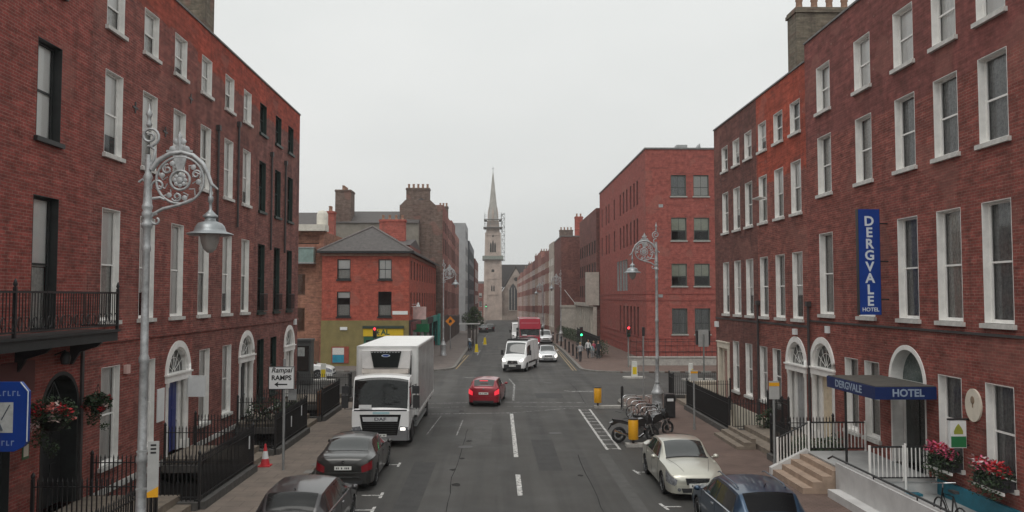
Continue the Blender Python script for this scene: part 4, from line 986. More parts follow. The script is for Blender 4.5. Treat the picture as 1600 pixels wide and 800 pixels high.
b = MB(); b.tube([(0, T/2, 53), (0, T/2, 55.0)], .06, 6); b.tube([(-.5, T/2, 54.2), (.5, T/2, 54.2)], .06, 6); b.build('cross', [PIPE], sp)
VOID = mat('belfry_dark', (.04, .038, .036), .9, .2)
def lancet(b, x, y, z, w_, h, n=6):
    pts = [(x-w_/2, z), (x+w_/2, z), (x+w_/2, z+h*.7), (x+w_*.28, z+h*.88), (x, z+h), (x-w_*.28, z+h*.88), (x-w_/2, z+h*.7)]
    b.prism(pts, y, y+.12, 'y')
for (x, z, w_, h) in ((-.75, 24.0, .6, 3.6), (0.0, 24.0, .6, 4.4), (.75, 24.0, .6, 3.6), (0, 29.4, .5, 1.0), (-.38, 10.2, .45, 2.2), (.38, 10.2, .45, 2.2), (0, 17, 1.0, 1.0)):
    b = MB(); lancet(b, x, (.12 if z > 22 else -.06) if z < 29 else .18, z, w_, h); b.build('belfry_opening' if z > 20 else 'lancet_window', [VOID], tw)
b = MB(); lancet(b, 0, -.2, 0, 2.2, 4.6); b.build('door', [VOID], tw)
# nave running back and to the right
b = MB(); NX0, NX1 = 3.0, 13.5
b.prism([(NX0, 0), (NX1, 0), (NX1, 9.5), ((NX0+NX1)/2, 18.5), (NX0, 9.5)], 2.0, 34, 'y'); nv = b.build('nave', [CS2], ch)
b = MB(); mm = (NX0+NX1)/2
b.prism([(NX0-.5, 9.2), (mm, 18.9), (mm, 19.5), (NX0-.8, 9.5)], 1.8, 34.2, 'y'); b.prism([(NX1+.5, 9.2), (mm, 18.9), (mm, 19.5), (NX1+.8, 9.5)], 1.8, 34.2, 'y'); b.build('roof', [SLATE], nv)
b = MB(); b.prism([(2.9, 12), (2.9, 20.4), (18, 20.4), (18, 12)], 20, 30, 'y'); b.build('transept', [SLATE], nv)
b = MB(); lancet(b, 7.2, 1.85, 3.5, 3.0, 9.5); big = b.build('gable_window', [mat('leaded_glass', (.05, .055, .06), .3, .3, 2.)], nv)
b = MB(); [b.box(7.2+x-.09, 7.2+x+.09, 1.7, 1.84, 3.5, 11.5) for x in (-1.5, -.5, .5, 1.5)]; b.box(5.7, 8.7, 1.7, 1.84, 3.3, 3.5); b.build('tracery', [PALE], big)
b = MB(); b.lathe([(.7, 0), (.7, .1)], 14, 0, (0, 0, 0), 'y'); b.build('round_window', [VOID], nv, (8.25, 1.85, 14.5))
b = MB(); b.box(3.5, 13.2, -3.0, -2.6, 0, 1.6)
tag(b.build('churchyard_wall', [CS2], None, (CX, CY, CZ)), 'low dark stone wall in front of the church gable', 'wall')
# scaffold
sf = thing('scaffold', 'metal scaffolding around the church spire with plank platforms', 'scaffolding', (CX, CY, CZ))
b = MB()
for x in (-2.9, -.9, 1.1, 2.9):
    for y in (-.5, 6.0): b.tube([(x, y, 32), (x, y, 38.4)], .06, 5)
for z in (33.0, 34.2, 36.0, 37.2):
    for y in (-.5, 6.0): b.tube([(-3.3, y, z), (3.3, y, z)], .05, 5)
    for x in (-3.0, 3.0): b.tube([(x, -.6, z), (x, 6.1, z)], .05, 5)
b.build('poles', [GALV], sf)
for z, w_ in ((32.6, 3.4), (35.4, 3.2), (21.2, 3.7)):
    b = MB(); b.box(-w_, w_, -1.0, -.1 if z < 30 else 0.3, z, z+.28); b.box(-w_, w_, 5.8, 6.6, z, z+.28); b.box(-w_, -w_+1, 0.3, 5.8, z, z+.28); b.box(w_-1, w_, 0.3, 5.8, z, z+.28)
    b.build('platform', [mat('scaffold_plank', (.11, .10, .09), .8, .3, 4.)], sf)
b = MB(); b.box(-3.7, 3.7, -1.05, -1.0, 21.5, 22.7); b.build('debris_net', [mat('net_green_grey', (.22, .24, .21), .85, .3, 6.)], sf)
b = MB()
for x in (3.1, 4.2):
    for y in (0., 1.6): b.tube([(x, y, 21), (x, y, 38)], .07, 5)
for k_ in range(12):
    z = 21+1.5*k_
    for y in (0., 1.6): b.tube([(3.0, y, z), (4.3, y, z)], .06, 5); b.tube([(3.1 if k_ % 2 else 4.2, y, z), (4.2 if k_ % 2 else 3.1, y, min(38, z+1.5))], .05, 4)
b.build('mast', [GALV], sf)

# ---------------------------------------------------------------- railings round the basement areas
PLINTH = mat('granite_dark', (.085, .08, .075), .85, .3, 5., bump=.4)
def railing(label, pts, z0=.12, plinth=.22, h=1.2, m=None, posts=True, group=None, barm=None):
    t = thing('iron_railing', label, 'railing', (0, 0, 0), 0, group); m = m or BLACK
    br = MB()
    for p, q in zip(pts[:-1], pts[1:]):
        P, Q = Vector(p), Vector(q); d = (Q-P).normalized(); n = Vector((-d.y, d.x))
        if plinth:
            b = MB(); c = [P-n*.17, Q-n*.17, Q+n*.17, P+n*.17]; b.prism([tuple(v) for v in c], z0-.02, z0+plinth, 'z'); b.build('plinth', [PLINTH], t)
        for z in (z0+plinth+.10, z0+plinth+h-.14):
            b = MB(); c = [P-n*.022, Q-n*.022, Q+n*.022, P+n*.022]; b.prism([tuple(v) for v in c], z, z+.022, 'z'); b.build('rail', [m], t)
        k = bars_line(p, q, z0+plinth, z0+plinth+h, .115, .013)
        o = len(br.v); br.v += k.v; br.f += [tuple(i+o for i in f) for f in k.f]; br.m += k.m; br.sm += k.sm
    stuff(br.build('bars', [barm or m], t, fix=False))
    for p in pts:
        b = MB(); b.box(p[0]-.035, p[0]+.035, p[1]-.035, p[1]+.035, z0, z0+plinth+h+.06); b.lathe([(.03, 0), (.055, .05), (.045, .1), (.0, .17)], 8, 0, (p[0], p[1], z0+plinth+h+.06)); b.build('post', [m], t)
    return t
GL = 'black iron railings round the basement areas'
lx = -8.2; fx = -11.15
railing('black railing of the red balcony house, ending at its arched doorway', [(lx, 10), (lx, 20.2), (fx, 20.2)], group=GL)
railing('black railing before the blue door, returning to the wall beside it', [(fx, 23.1), (lx, 23.1), (lx, 28.1), (fx, 28.1)], group=GL)
railing('black railing between the blue door and the next dark door', [(fx, 30.9), (lx, 30.9), (lx, 35.9), (fx, 35.9)], group=GL)
railing('black railing of the brown end house up to its white door', [(fx, 39.1), (lx, 39.1), (lx, 43.3), (fx, 43.3)], group=GL)
railing('short black railing at the corner of the brown end house', [(lx, 46.2), (lx, 46.9), (-11.2, 46.9)], group=GL)
b = MB(); b.box(-8.45, -8.40, 39.2, 43.2, .3, 1.5)
tag(b.build('wooden_fence', [mat('fence_brown', (.17, .075, .04), .8, .3, 4.)]), 'brown timber boarding behind the railing of the end house', 'fence')
rx = 9.98
railing('black railing round the corner of the dark brown house', [(13.2, 47.3), (rx, 47.3), (rx, 46.2)], group=GL, z0=.12)
railing('black railing with cream basement walls behind it, below the brown house', [(12.25, 42.9), (rx, 42.9), (rx, 35.1), (12.25, 35.1)], group=GL)
railing('black railing with dark hedge between white doors and hotel steps', [(12.25, 29.8), (rx, 29.8), (rx, 27.9)], group=GL)
railing('black railing across the front of the grey and cream doors', [(11.6, 35.0), (11.6, 32.5)], plinth=.5, group=GL)
# white tapes/notices tied to the left railings
for (y, z) in ((27.6, .95), (33.2, .8), (34.9, 1.0)):
    b = MB(); b.box(-.012, .012, -.03, .03, 0, .42); tag(b.build('paper_strip', [SIGNWH], None, (lx+.03, y, z)), f'white strip tied to the black railing {"nearest the traffic cone" if y < 28 else ("behind the ramps sign pole" if y < 34 else "just beyond the ramps sign pole")}', 'strip')
def leaf_clump(b, c, r, n, size, rng_, flat=1., m=0, mlist=None):
    for k in range(n):
        u = Vector((rng_.gauss(0, 1), rng_.gauss(0, 1), rng_.gauss(0, 1)*flat)).normalized()*r*(.35+.65*rng_.random()**.5)
        p = Vector(c)+Vector((u.x, u.y, u.z*flat)); a = Vector((rng_.uniform(-1, 1), rng_.uniform(-1, 1), rng_.uniform(-.6, .6))).normalized(); q = a.cross(Vector((rng_.uniform(-1, 1), rng_.uniform(-1, 1), 1))).normalized()
        s = size*rng_.uniform(.6, 1.3)
        b.face([p-a*s, p+q*s*.5, p+a*s, p-q*s*.5], m if mlist is None else rng_.choice(mlist))
def plant(name, label, cat, loc, clumps, n, size, mats, stem=None, group=None, mlist=None):
    t = thing(name, label, cat, loc, 0, group)
    b = MB()
    for (c, r) in clumps: leaf_clump(b, c, r, n, size, rnd, 1, 0, mlist)
    b.build('foliage', mats, t, fix=False)
    if stem:
        b = MB(); b.tube(stem, [.09*(1-.7*i/(len(stem)-1)) for i in range(len(stem))], 7); b.build('stem', [WOODB], t)
    return t
plant('hedge', 'dark clipped hedge behind the railing beside the hotel steps', 'hedge', (11.1, 29.2, .12), [((-.6+.35*k, -.6+.4*(k % 3), .45+.08*(k % 2)), .5) for k in range(6)], 260, .07, [LEAFD], [(0, 0, 0), (0, 0, .5)])
plant('shrub', 'dark shrub growing out of the area before the brown end house', 'shrub', (-9.6, 36.9, .4), [((-.9, -.4, .45), .55), ((-.2, 0, .5), .6), ((.5, .2, .45), .5)], 260, .09, [LEAFD], [(0, 0, -.2), (0, 0, .5)])
plant('shrub', 'small shrub in the area of the brown corner house on the right', 'shrub', (11.2, 34.3, .4), [((0, 0, .4), .4), ((.3, .1, .6), .35)], 160, .07, [LEAFD], [(0, 0, -.2), (0, 0, .5)])
plant('street_tree', 'small bushy green street tree on the far left pavement', 'tree', (-3.9, 139, gz(139)+.1), [((-.9, 0, 2.6), 1.1), ((.4, .3, 3.0), 1.2), ((1.0, -.3, 2.3), 1.0), ((-.1, -.5, 1.8), 1.1), ((.2, .2, 3.9), .8)], 420, .16, [LEAFM, LEAFD], [(0, 0, 0), (.05, 0, 1.2), (.1, .1, 2.4), (.1, 0, 3.4)], mlist=[0, 0, 1])

# ---------------------------------------------------------------- ornate scroll lamp posts
def make_lamp(label, loc, rz):
    t = thing('street_lamp', label, 'street lamp', loc, rz, 'silver scroll lamp posts')
    b = MB(); b.lathe([(.33, 0), (.33, .18), (.28, .24), (.27, .95), (.31, 1.0), (.33, 1.08), (.26, 1.16), (.22, 1.3), (.17, 1.42), (.15, 1.5)], 16); b.build('base', [SILVER], t)
    b = MB()
    prof = [(.115, 1.5), (.15, 1.55), (.15, 1.62), (.115, 1.68), (.105, 2.7), (.13, 2.74), (.13, 2.82), (.10, 2.88), (.092, 4.6), (.115, 4.64), (.115, 4.72), (.088, 4.78), (.08, 6.75), (.10, 6.8), (.10, 6.86), (.085, 6.9), (.085, 7.2), (.12, 7.24), (.13, 7.27), (.13, 7.31), (.10, 7.34), (.095, 7.42), (.12, 7.46), (.12, 7.52), (.095, 7.56), (.12, 7.62), (.12, 7.66), (.10, 7.7), (.08, 8.15), (.11, 8.22), (.07, 8.3), (.06, 8.66)]
    prof = [(r*.84, z) for r, z in prof]; b.lathe(prof, 14); b.build('pole', [SILVER], t)
    b = MB()
    def sp(cx, cz, r0, r1, a0, a1, n=22): return [(cx+(r0+(r1-r0)*k/n)*math.cos(R(a0+(a1-a0)*k/n)), 0, cz+(r0+(r1-r0)*k/n)*math.sin(R(a0+(a1-a0)*k/n))) for k in range(n+1)]
    b.tube(sp(.02, 9.02, .20, .04, -100, 500), .027, 7)                      # scroll above the pole
    b.tube([(0, 0, 8.4), (.10, 0, 8.55), (.13, 0, 8.75), (.02, 0, 8.84)], .032, 6)
    b.lathe([(.03, 9.2), (.065, 9.25), (.03, 9.31), (.04, 9.40), (.07, 9.46), (.025, 9.53), (.015, 9.62), (0, 9.68)], 8)
    b.build('finial', [SILVER], t)
    c = (.62, 8.16)
    b = MB()
    b.tube([(.06, 0, 8.36), (.2, 0, 8.55), (.42, 0, 8.68), (.64, 0, 8.71), (.86, 0, 8.65), (1.05, 0, 8.49), (1.16, 0, 8.28), (1.23, 0, 8.08), (1.36, 0, 7.98)], [.055, .055, .05, .045, .045, .045, .04, .04, .015], 8)
    b.tube(sp(c[0], c[1], .46, .46, 0, 360, 28)[:-1], .026, 7, closed=True)
    b.tube(sp(c[0], c[1], .19, .19, 0, 360, 18)[:-1], .026, 7, closed=True)
    b.tube([(.12, 0, 7.50), (.3, 0, 7.60), (.62, 0, 7.68), (.86, 0, 7.78)], .032, 6); b.tube(sp(.17, 7.38, .12, .04, 80, 420), .024, 6)
    b.tube([(.10, 0, 7.80), (.25, 0, 7.82), (.33, 0, 7.78)], .03, 6); b.tube(sp(.20, 8.04, .14, .04, 200, -140), .024, 6)
    b.tube([(-.02, 0, 8.1), (-.1, 0, 8.18), (-.17, 0, 8.12)], .03, 6)
    b.build('scroll_bracket', [SILVER], t)
    b = MB()
    for k in range(3):
        a = R(20+120*k); q = (c[0]+.33*math.cos(a), c[1]+.33*math.sin(a))
        b.tube(sp(q[0], q[1], .10, .03, k*120-40, k*120+360), .02, 6)
        for d in (-25, 25):
            a2 = a+R(d); p = (c[0]+.36*math.cos(a2), 0, c[1]+.36*math.sin(a2))
            n0 = len(b.v); b.lathe([(.0, -.03), (.055, -.01), (.055, .01), (0, .03)], 8, 0, p, 'y')
    for k in range(8):
        a = R(45*k); b.lathe([(0, -.03), (.045, -.01), (.045, .01), (0, .03)], 7, 0, (c[0]+.10*math.cos(a), 0, c[1]+.10*math.sin(a)), 'y')
    b.lathe([(0, -.05), (.06, -.03), (.06, .03), (0, .05)], 10, 0, (c[0], 0, c[1]), 'y')
    stuff(b.build('rosette', [SILVER], t))
    b = MB(); b.prism([(c[0]-.14, 8.65), (c[0]+.14, 8.65), (c[0]+.05, 8.34), (c[0]-.05, 8.34)], -.02, .02, 'y'); b.build('plume', [SILVER], t)
    b = MB()
    for q in range(12):
        a = R(15+30*q); b.tube([(c[0]+.25*math.cos(a), 0, c[1]+.25*math.sin(a)), (c[0]+.33*math.cos(a+.25), 0, c[1]+.33*math.sin(a+.25)), (c[0]+.42*math.cos(a), 0, c[1]+.42*math.sin(a))], .013, 5)
    stuff(b.build('leaf_scrolls', [SILVER], t))
    b = MB()
    for (dx, dz, s) in ((0, .0, 1.), (-.13, -.03, .8), (.13, -.03, .8), (-.07, .12, .7), (.07, .12, .7), (0, .22, .6)):
        b.lathe([(0, -.035), (.085*s, -.015), (.085*s, .015), (0, .035)], 8, 0, (c[0]-.02+dx, 0, 8.80+dz), 'y')
    b.lathe([(.03, 8.68), (.045, 9.0), (.02, 9.08), (0, 9.14)], 7, 0, (c[0]-.02, 0, 0)); b.box(c[0]-.27, c[0]+.23, -.02, .02, 8.71, 8.75)
    b.build('crest', [SILVER], t)
    lxx = 1.22
    b = MB(); b.lathe([(.028, 8.08), (.028, 7.86), (.05, 7.83), (.05, 7.75), (.03, 7.71), (.03, 7.58), (.10, 7.50), (.14, 7.47), (.14, 7.44), (.10, 7.42), (.11, 7.36), (.22, 7.32), (.27, 7.26), (.29, 7.20), (.30, 7.16), (.43, 7.115), (.44, 7.10), (.40, 7.085), (.2, 7.10)], 20, 0, (lxx, 0, 0), cap=False); l = b.build('lantern', [mat('lantern_grey', (.30, .32, .33), .38, .12, 3., metal=.5)], t)
    b = MB(); b.lathe([(.19, 7.10), (.17, 6.96), (.12, 6.82), (.05, 6.75), (0, 6.74)], 16, 0, (lxx, 0, 0), cap=False)
    b.build('glass_bowl', [mat('bowl_glass', (.36, .33, .31), .15, .12, 4., spec=.8)], l)
    return t
lamp = make_lamp('tall silver lamp post with ornate scroll bracket standing before the blue door', (-6.78, 16.0, .1), 0)
def lamp_copy(loc, rz, label): return copy_tree(lamp, None, loc, rz, label)
lamp_copy((8.12, 41.3, .1), math.pi, 'silver scroll lamp post on the right pavement beside the bicycle stands')
lamp_copy((-5.25, 82, .1), 0, 'far silver scroll lamp post in front of the pub flank')
lamp_copy((8.7, 110, gz(110)+.1), math.pi, 'far silver scroll lamp post by the bollards on the right kerb')
lamp_copy((8.6, 150, gz(150)+.1), math.pi, 'farthest silver scroll lamp post, among the right hand terrace')

# plates on the near lamp post
ps = thing('parking_sign', 'narrow grey plate with yellow foot strapped to the near lamp post', 'sign', (-6.50, 15.85, 2.2), R(12))
b = MB(); b.box(-.10, .10, -.012, .012, 0, 1.05); b.build('plate', [mat('plate_grey', (.40, .40, .39), .5, .12, 4.)], ps)
b = MB(); b.prism([(-.10, 0), (.10, .0), (.10, .2), (-.10, .09)], -.016, -.0125, 'y'); b.build('yellow_foot', [YELP], ps)
b = MB(); [b.box(-.05, .05, -.016, -.0125, .82+.07*k, .855+.07*k) for k in range(3)]; b.build('print', [BLK], ps)
b = MB(); b.box(-.3, -.1, -.02, .02, .85, .88); b.box(-.3, -.1, -.02, .02, .15, .18); b.build('strap', [GALV], ps)

# ---------------------------------------------------------------- road sign, poles, cone
rs = thing('road_sign', 'white ramps warning sign with left arrow on a grey pole', 'road sign', (-7.2, 28.2, .12))
b = MB(); b.lathe([(.045, 0), (.045, 3.75)], 10); b.build('pole', [GALV], rs)
b = MB(); b.box(-.44, .44, -.07, -.05, 2.72, 3.50); bd = b.build('board', [SIGNWH], rs, (-.08, 0, 0))
b = MB()
for q in ((-.44, .44, 2.72, 2.745), (-.44, .44, 3.475, 3.50), (-.44, -.415, 2.745, 3.475), (.415, .44, 2.745, 3.475)): b.box(q[0], q[1], -.073, -.07, q[2], q[3])
b.build('border', [BLK], bd)
lettering('Rampaí', .235, bd, (0, -.073, 3.37), (R(90), 0, 0), BLK, shear=.25, bold=.004)
lettering('RAMPS', .225, bd, (0, -.073, 3.11), (R(90), 0, 0), BLK, bold=.006)
b = MB(); b.box(-.14, .2, -.074, -.0705, 2.87, 2.915); b.prism([(-.24, 2.893), (-.1, 2.80), (-.13, 2.893), (-.1, 2.985)], -.074, -.0705, 'y'); b.build('arrow', [BLK], bd)
b = MB(); b.box(.12, .40, .06, .09, 2.35, 2.72); b.build('back_plate', [GALV], rs, (0, .0, 0))
def pole_sign(label, x, y, h, plate=None, rz=0):
    t = thing('sign_pole', label, 'sign', (x, y, .12), rz); b = MB(); b.lathe([(.042, 0), (.042, h)], 10); b.lathe([(.06, 0), (.06, .25)], 10); b.build('pole', [GALV], t)
    if plate:
        b = MB(); b.box(-plate[0]/2, plate[0]/2, -.07, -.045, h-plate[1], h); b.build('plate', [plate[2]], t)
        if len(plate) > 3:
            b = MB(); b.box(-plate[0]/2, plate[0]/2, -.075, -.071, h-plate[1]*.28, h-plate[1]*.08) if plate[3] else b.box(-plate[0]/2, plate[0]/2, -.075, -.071, h-plate[1], h-plate[1]*.75); b.build('yellow_band', [YELP], t)
    return t
PB = mat('plate_grey', (.40, .40, .39), .5, .12, 4.)
pole_sign('grey pole with small pale sign plates beside the railings of the brown house', 8.78, 36.4, 2.6, (.32, .46, PB, True))
pole_sign('grey pole with square plate in front of the dark hedge', 9.62, 28.4, 2.95, (.36, .62, PB, True))
pole_sign('thin grey pole at the tip of the right pavement corner', 8.5, 47.3, 4.1, (.16, .5, mat('signal_black', (.03, .03, .032), .5, .2)))
cone = thing('traffic_cone', 'red and white traffic cone standing by the left railings', 'cone', (-8.0, 28.9, .12))
CR = mat('cone_red', (.55, .035, .045), .5, .15, 6.)
b = MB(); b.box(-.2, .2, -.2, .2, 0, .04); b.build('foot', [CR], cone)
b = MB(); b.lathe([(.16, .04), (.115, .26)], 16, cap=False); b.lathe([(.070, .52), (.03, .76), (.0, .765)], 16, cap=False); b.build('body', [CR], cone)
b = MB(); b.lathe([(.115, .26), (.070, .52)], 16, cap=False); b.build('reflective_band', [SIGNWH], cone)

# ---------------------------------------------------------------- traffic signals
def signal(label, x, y, rz, lit_=None, h=2.95, heads=1, back=False, z=None):
    t = thing('traffic_light', label, 'traffic light', (x, y, gz(y)+.12 if z is None else z), rz, 'traffic lights at the junction')
    b = MB(); b.lathe([(.055, 0), (.055, h+.2)], 10); b.build('pole', [mat('pole_grey_green', (.20, .21, .20), .5, .2)], t)
    SB = mat('signal_black', (.03, .03, .032), .5, .2)
    for hd_ in range(heads):
        ox = .0 if heads == 1 else (-.32 if hd_ == 0 else .32)
        b = MB(); b.box(ox-.15, ox+.15, -.28, -.07, h-.5, h+.42); hb = b.build('signal_head', [SB], t)
        for k, (nm, on, off) in enumerate((('red', (1, .04, .05), (.10, .01, .01)), ('amber', (1, .5, .05), (.10, .05, .01)), ('green', (.05, 1, .35), (.01, .08, .04)))):
            zz = h+.27-.3*k
            m = lit('signal_lit_'+nm, on, 3.2) if lit_ == nm else mat('signal_off_'+nm, off, .3, .05)
            b = MB(); b.lathe([(.105, -.30), (.105, -.281)], 14, 0, (ox, 0, zz), 'y'); b.build('signal_lens', [m], hb)
            b = MB(); arch_ring(b, ox, zz, .11, .125, -.46, -.28, 10, 0, R(0), R(180)); b.build('visor', [SB], hb)
    if back:
        b = MB(); b.box(-.34, .34, -.06, -.03, h-.62, h+.5); b.build('backing_board', [PB], t)
    return t
signal('traffic light showing red before the yellow shop sign', -9.9, 67.6, 0, 'red')
signal('traffic light showing green beside the pedestrians on the far right corner', 8.25, 79.5, 0, 'green', 2.5)
signal('traffic light showing red in front of the red school wall', 11.0, 68.2, 0, 'red', 3.0)
signal('far traffic light showing green before the church tower', -2.9, 240, 0, 'green', 5.0)
signal('twin headed traffic light seen from behind beside the brown corner house', 13.7, 54.0, math.pi, None, 3.3, 2, True, z=0)

# ---------------------------------------------------------------- illuminated keep-left bollards, refuge, kerb islands
def keep_left(label, x, y, rz=0, z=.12):
    t = thing('keep_left_bollard', label, 'bollard', (x, y, z), rz, 'lit keep left bollards on traffic islands')
    b = MB(); b.prism([(-.22, 0), (.22, 0), (.17, 1.12), (-.17, 1.12)], -.12, .12, 'y'); b.build('body', [mat('bollard_white', (.66, .66, .62), .4, .1, 3.)], t)
    b = MB(); b.box(-.15, .15, -.126, -.1205, .18, .72); b.build('yellow_face', [mat('bollard_yellow', (.74, .55, .02), .4, .1)], t); b = MB(); b.box(-.25, .25, -.16, .16, -.06, .0); b.build('foot', [BLACK], t)
    return t
keep_left('yellow and white bollard on the island by the tall right lamp post', 10.15, 60.2)
keep_left('yellow and white bollard seen edge on in the right side street', 13.9, 58.5, R(62))
keep_left('yellow topped white bollard in the left side street before the white car', -12.2, 58.5, R(10))
for (x0, x1, y) in ((9.3, 10.9, 60.2), (13.3, 15.5, 58.5), (-13.1, -11.4, 58.6)):
    b = MB(); b.prism([(x0+.2, y-.5), (x1-.2, y-.5), (x1, y-.3), (x1, y+.3), (x1-.2, y+.5), (x0+.2, y+.5), (x0, y+.3), (x0, y-.3)], 0.0, .12, 'z'); struct(b.build('traffic_island', [STONE]))
for (x0, x1, y, lab) in ((5.3, 7.0, 44.3, 0), (5.2, 7.0, 33.0, 0)):
    b = MB(); b.box(x0, x1, y-.22, y+.22, 0, .13); struct(b.build('kerb_island', [STONE]))
def flex_bollard(label, x, y):
    t = thing('yellow_bollard', label, 'bollard', (x, y, .13), 0, 'yellow marker posts of the cycle parking')
    b = MB(); b.lathe([(.05, 0), (.05, .18)], 10); b.build('foot', [BLACK], t)
    b = MB(); b.lathe([(.19, .16), (.20, .18), (.20, .93), (.185, .95)], 16); b.build('sleeve', [YELP], t)
    b = MB(); b.lathe([(.205, .95), (.205, .99), (.05, 1.01)], 14); b.build('cap', [BLACK], t)
    return t
flex_bollard('yellow marker post at the far end of the hatched marking', 5.48, 44.3)
flex_bollard('yellow marker post in front of the parked motorcycle', 5.5, 33.0)
b = MB(); b.lathe([(.075, 0), (.075, 1.05), (.06, 1.1), (.02, 1.12)], 10)
tag(b.build('black_bollard', [BLACK], None, (6.75, 44.0, .1)), 'slim black bollard at the far end of the bicycle stands', 'bollard')
STEEL = mat('stainless_steel', (.60, .61, .62), .25, .1, 4., metal=.9)
st = None
labs = ['hoop bicycle stand at the far end next to the black bollard', 'second bicycle hoop from the black bollard', 'third bicycle hoop from the black bollard', 'fourth bicycle hoop from the black bollard', 'fifth bicycle hoop, second from the motorcycle', 'last bicycle hoop, next to the parked motorcycle']
for k in range(6):
    if st is None:
        st = thing('bicycle_stand', '', 'bicycle stand', (0, 0, 0), 0, 'steel hoop bicycle stands')
        b = MB(); b.tube([(-.42, 0, 0), (-.42, 0, .62)] + [(-.42+.18*(1-math.cos(a)), 0, .62+.18*math.sin(a)) for a in (R(30), R(60), R(90))] + [(.24+.18*math.sin(a), 0, .62+.18*math.cos(a)) for a in (0, R(30), R(60), R(90))] + [(.42, 0, 0)], .027, 8); b.build('hoop', [STEEL], st)
        for x in (-.42, .42):
            b = MB(); b.lathe([(.07, 0), (.07, .012)], 10, 0, (x, 0, 0)); b.build('flange', [STEEL], st)
        o = st
    else: o = copy_tree(st)
    o.location = (7.05+.03*k, 43.2-1.15*k, .0 if False else .005); o.rotation_euler = (0, 0, R(14)); o['label'] = labs[k]
    o.location.z = .12 if 7.05+.03*k > 7.5 else .01
# black litter bin and pavement board
lb = thing('litter_bin', 'black litter bin on the pavement beside the lamp post base', 'bin', (8.42, 39.9, .12))
b = MB(); b.box(-.24, .24, -.22, .22, .05, 1.0); b.build('body', [BLACK], lb); b = MB(); b.prism([(-.26, 1.0), (.26, 1.0), (.2, 1.16), (-.2, 1.16)], -.24, .24, 'y'); b.build('hood', [BLACK], lb)
b = MB(); b.box(-.15, .15, -.235, -.221, .82, .95); b.build('label', [SIGNWH], lb)
# black steel bollards along the far right kerb
bb = None
for k, (x, y) in enumerate(((7.62, 77.5), (7.64, 81.5), (7.66, 86), (7.68, 91), (7.7, 97), (7.74, 104), (7.78, 112))):
    lab = ['black kerb bollard nearest the junction, by the pedestrians', 'second black kerb bollard from the junction', 'third black kerb bollard from the junction', 'fourth black kerb bollard from the junction', 'fifth black kerb bollard from the junction', 'sixth black kerb bollard from the junction', 'farthest black kerb bollard of the row'][k]
    if bb is None:
        b = MB(); b.lathe([(.13, 0), (.12, .1), (.095, .15), (.085, .95), (.11, 1.0), (.11, 1.06), (.06, 1.16), (0, 1.2)], 10); o = bb = b.build('black_bollard', [BLACK])
    else: o = bb.copy(); col.objects.link(o)
    o.location = (x, y, gz(y)+.12); tag(o, lab, 'bollard', 'black bollards along the far right kerb')
# railing with clipped hedge before the hall and terrace on the far right
railing('black railing with ivy hedge behind it on the far right pavement', [(9.9, 78.5), (9.9, 100.)], h=1.7, posts=False)
hg = MB()
for k in range(60):
    y = 79+k*.9; leaf_clump(hg, (10.3, y, 1.0+gz(y)), .75, 110, .09, rnd, 1.1)
hd_ = thing('hedge', 'long dark hedge behind the black railing on the far right', 'hedge', (0, 0, 0)); hg.build('foliage', [LEAFD], hd_, fix=False)
b = MB(); [b.tube([(10.3, 80+k*5, gz(80+k*5)), (10.3, 80+k*5, 1.2+gz(80+k*5))], .04, 5) for k in range(10)]; b.build('stem', [WOODB], hd_)
# tall dark kiosk on the left corner
kk = thing('phone_kiosk', 'dark grey phone kiosk at the left corner behind the end house', 'kiosk', (-13.05, 56.5, .05))
b = MB(); b.box(-.5, .5, -.5, .5, 0, 2.9); b.box(-.56, .56, -.56, .56, 2.9, 3.05); b.build('body', [mat('kiosk_grey', (.07, .075, .075), .5, .2, 2.)], kk)
b = MB(); b.box(-.38, .38, -.52, -.501, .9, 2.6); b.build('window', [CARGL], kk); b = MB(); b.box(-.36, .1, -.53, -.521, 1.9, 2.5); b.build('poster', [mat('poster_grey', (.35, .37, .36), .6, .3, 6.)], kk)
# yellow markers and sign on the far left pavement
for (x, y, lab) in ((-2.05, 87, 'yellow kerb marker beside the parked city bicycles'), (-1.35, 101, 'yellow kerb marker beyond the city bicycles')):
    t = thing('yellow_bollard', lab, 'bollard', (x, y, gz(y)), 0, 'yellow markers at the bicycle station'); b = MB(); b.lathe([(.28, 0), (.28, .12)], 12); b.build('foot', [STONE], t); b = MB(); b.prism([(-.2, .12), (.2, .12), (.12, .95), (-.12, .95)], -.14, .14, 'y'); b.build('body', [mat('bollard_yellow', (.74, .55, .02), .4, .1)], t)
t = thing('warning_sign', 'orange diamond warning sign on a pole by the shops', 'road sign', (-5.1, 92, .12)); b = MB(); b.lathe([(.05, 0), (.05, 3.6)], 8); b.build('pole', [GALV], t)
b = MB(); b.prism([(0, 2.55), (.55, 3.1), (0, 3.65), (-.55, 3.1)], -.09, -.06, 'y'); dd = b.build('board', [mat('sign_orange', (.75, .26, .02), .5, .1)], t)
b = MB(); b.prism([(-.18, 2.9), (.18, 2.98), (.14, 3.25), (-.1, 3.3)], -.094, -.091, 'y'); b.build('print', [BLK], dd)
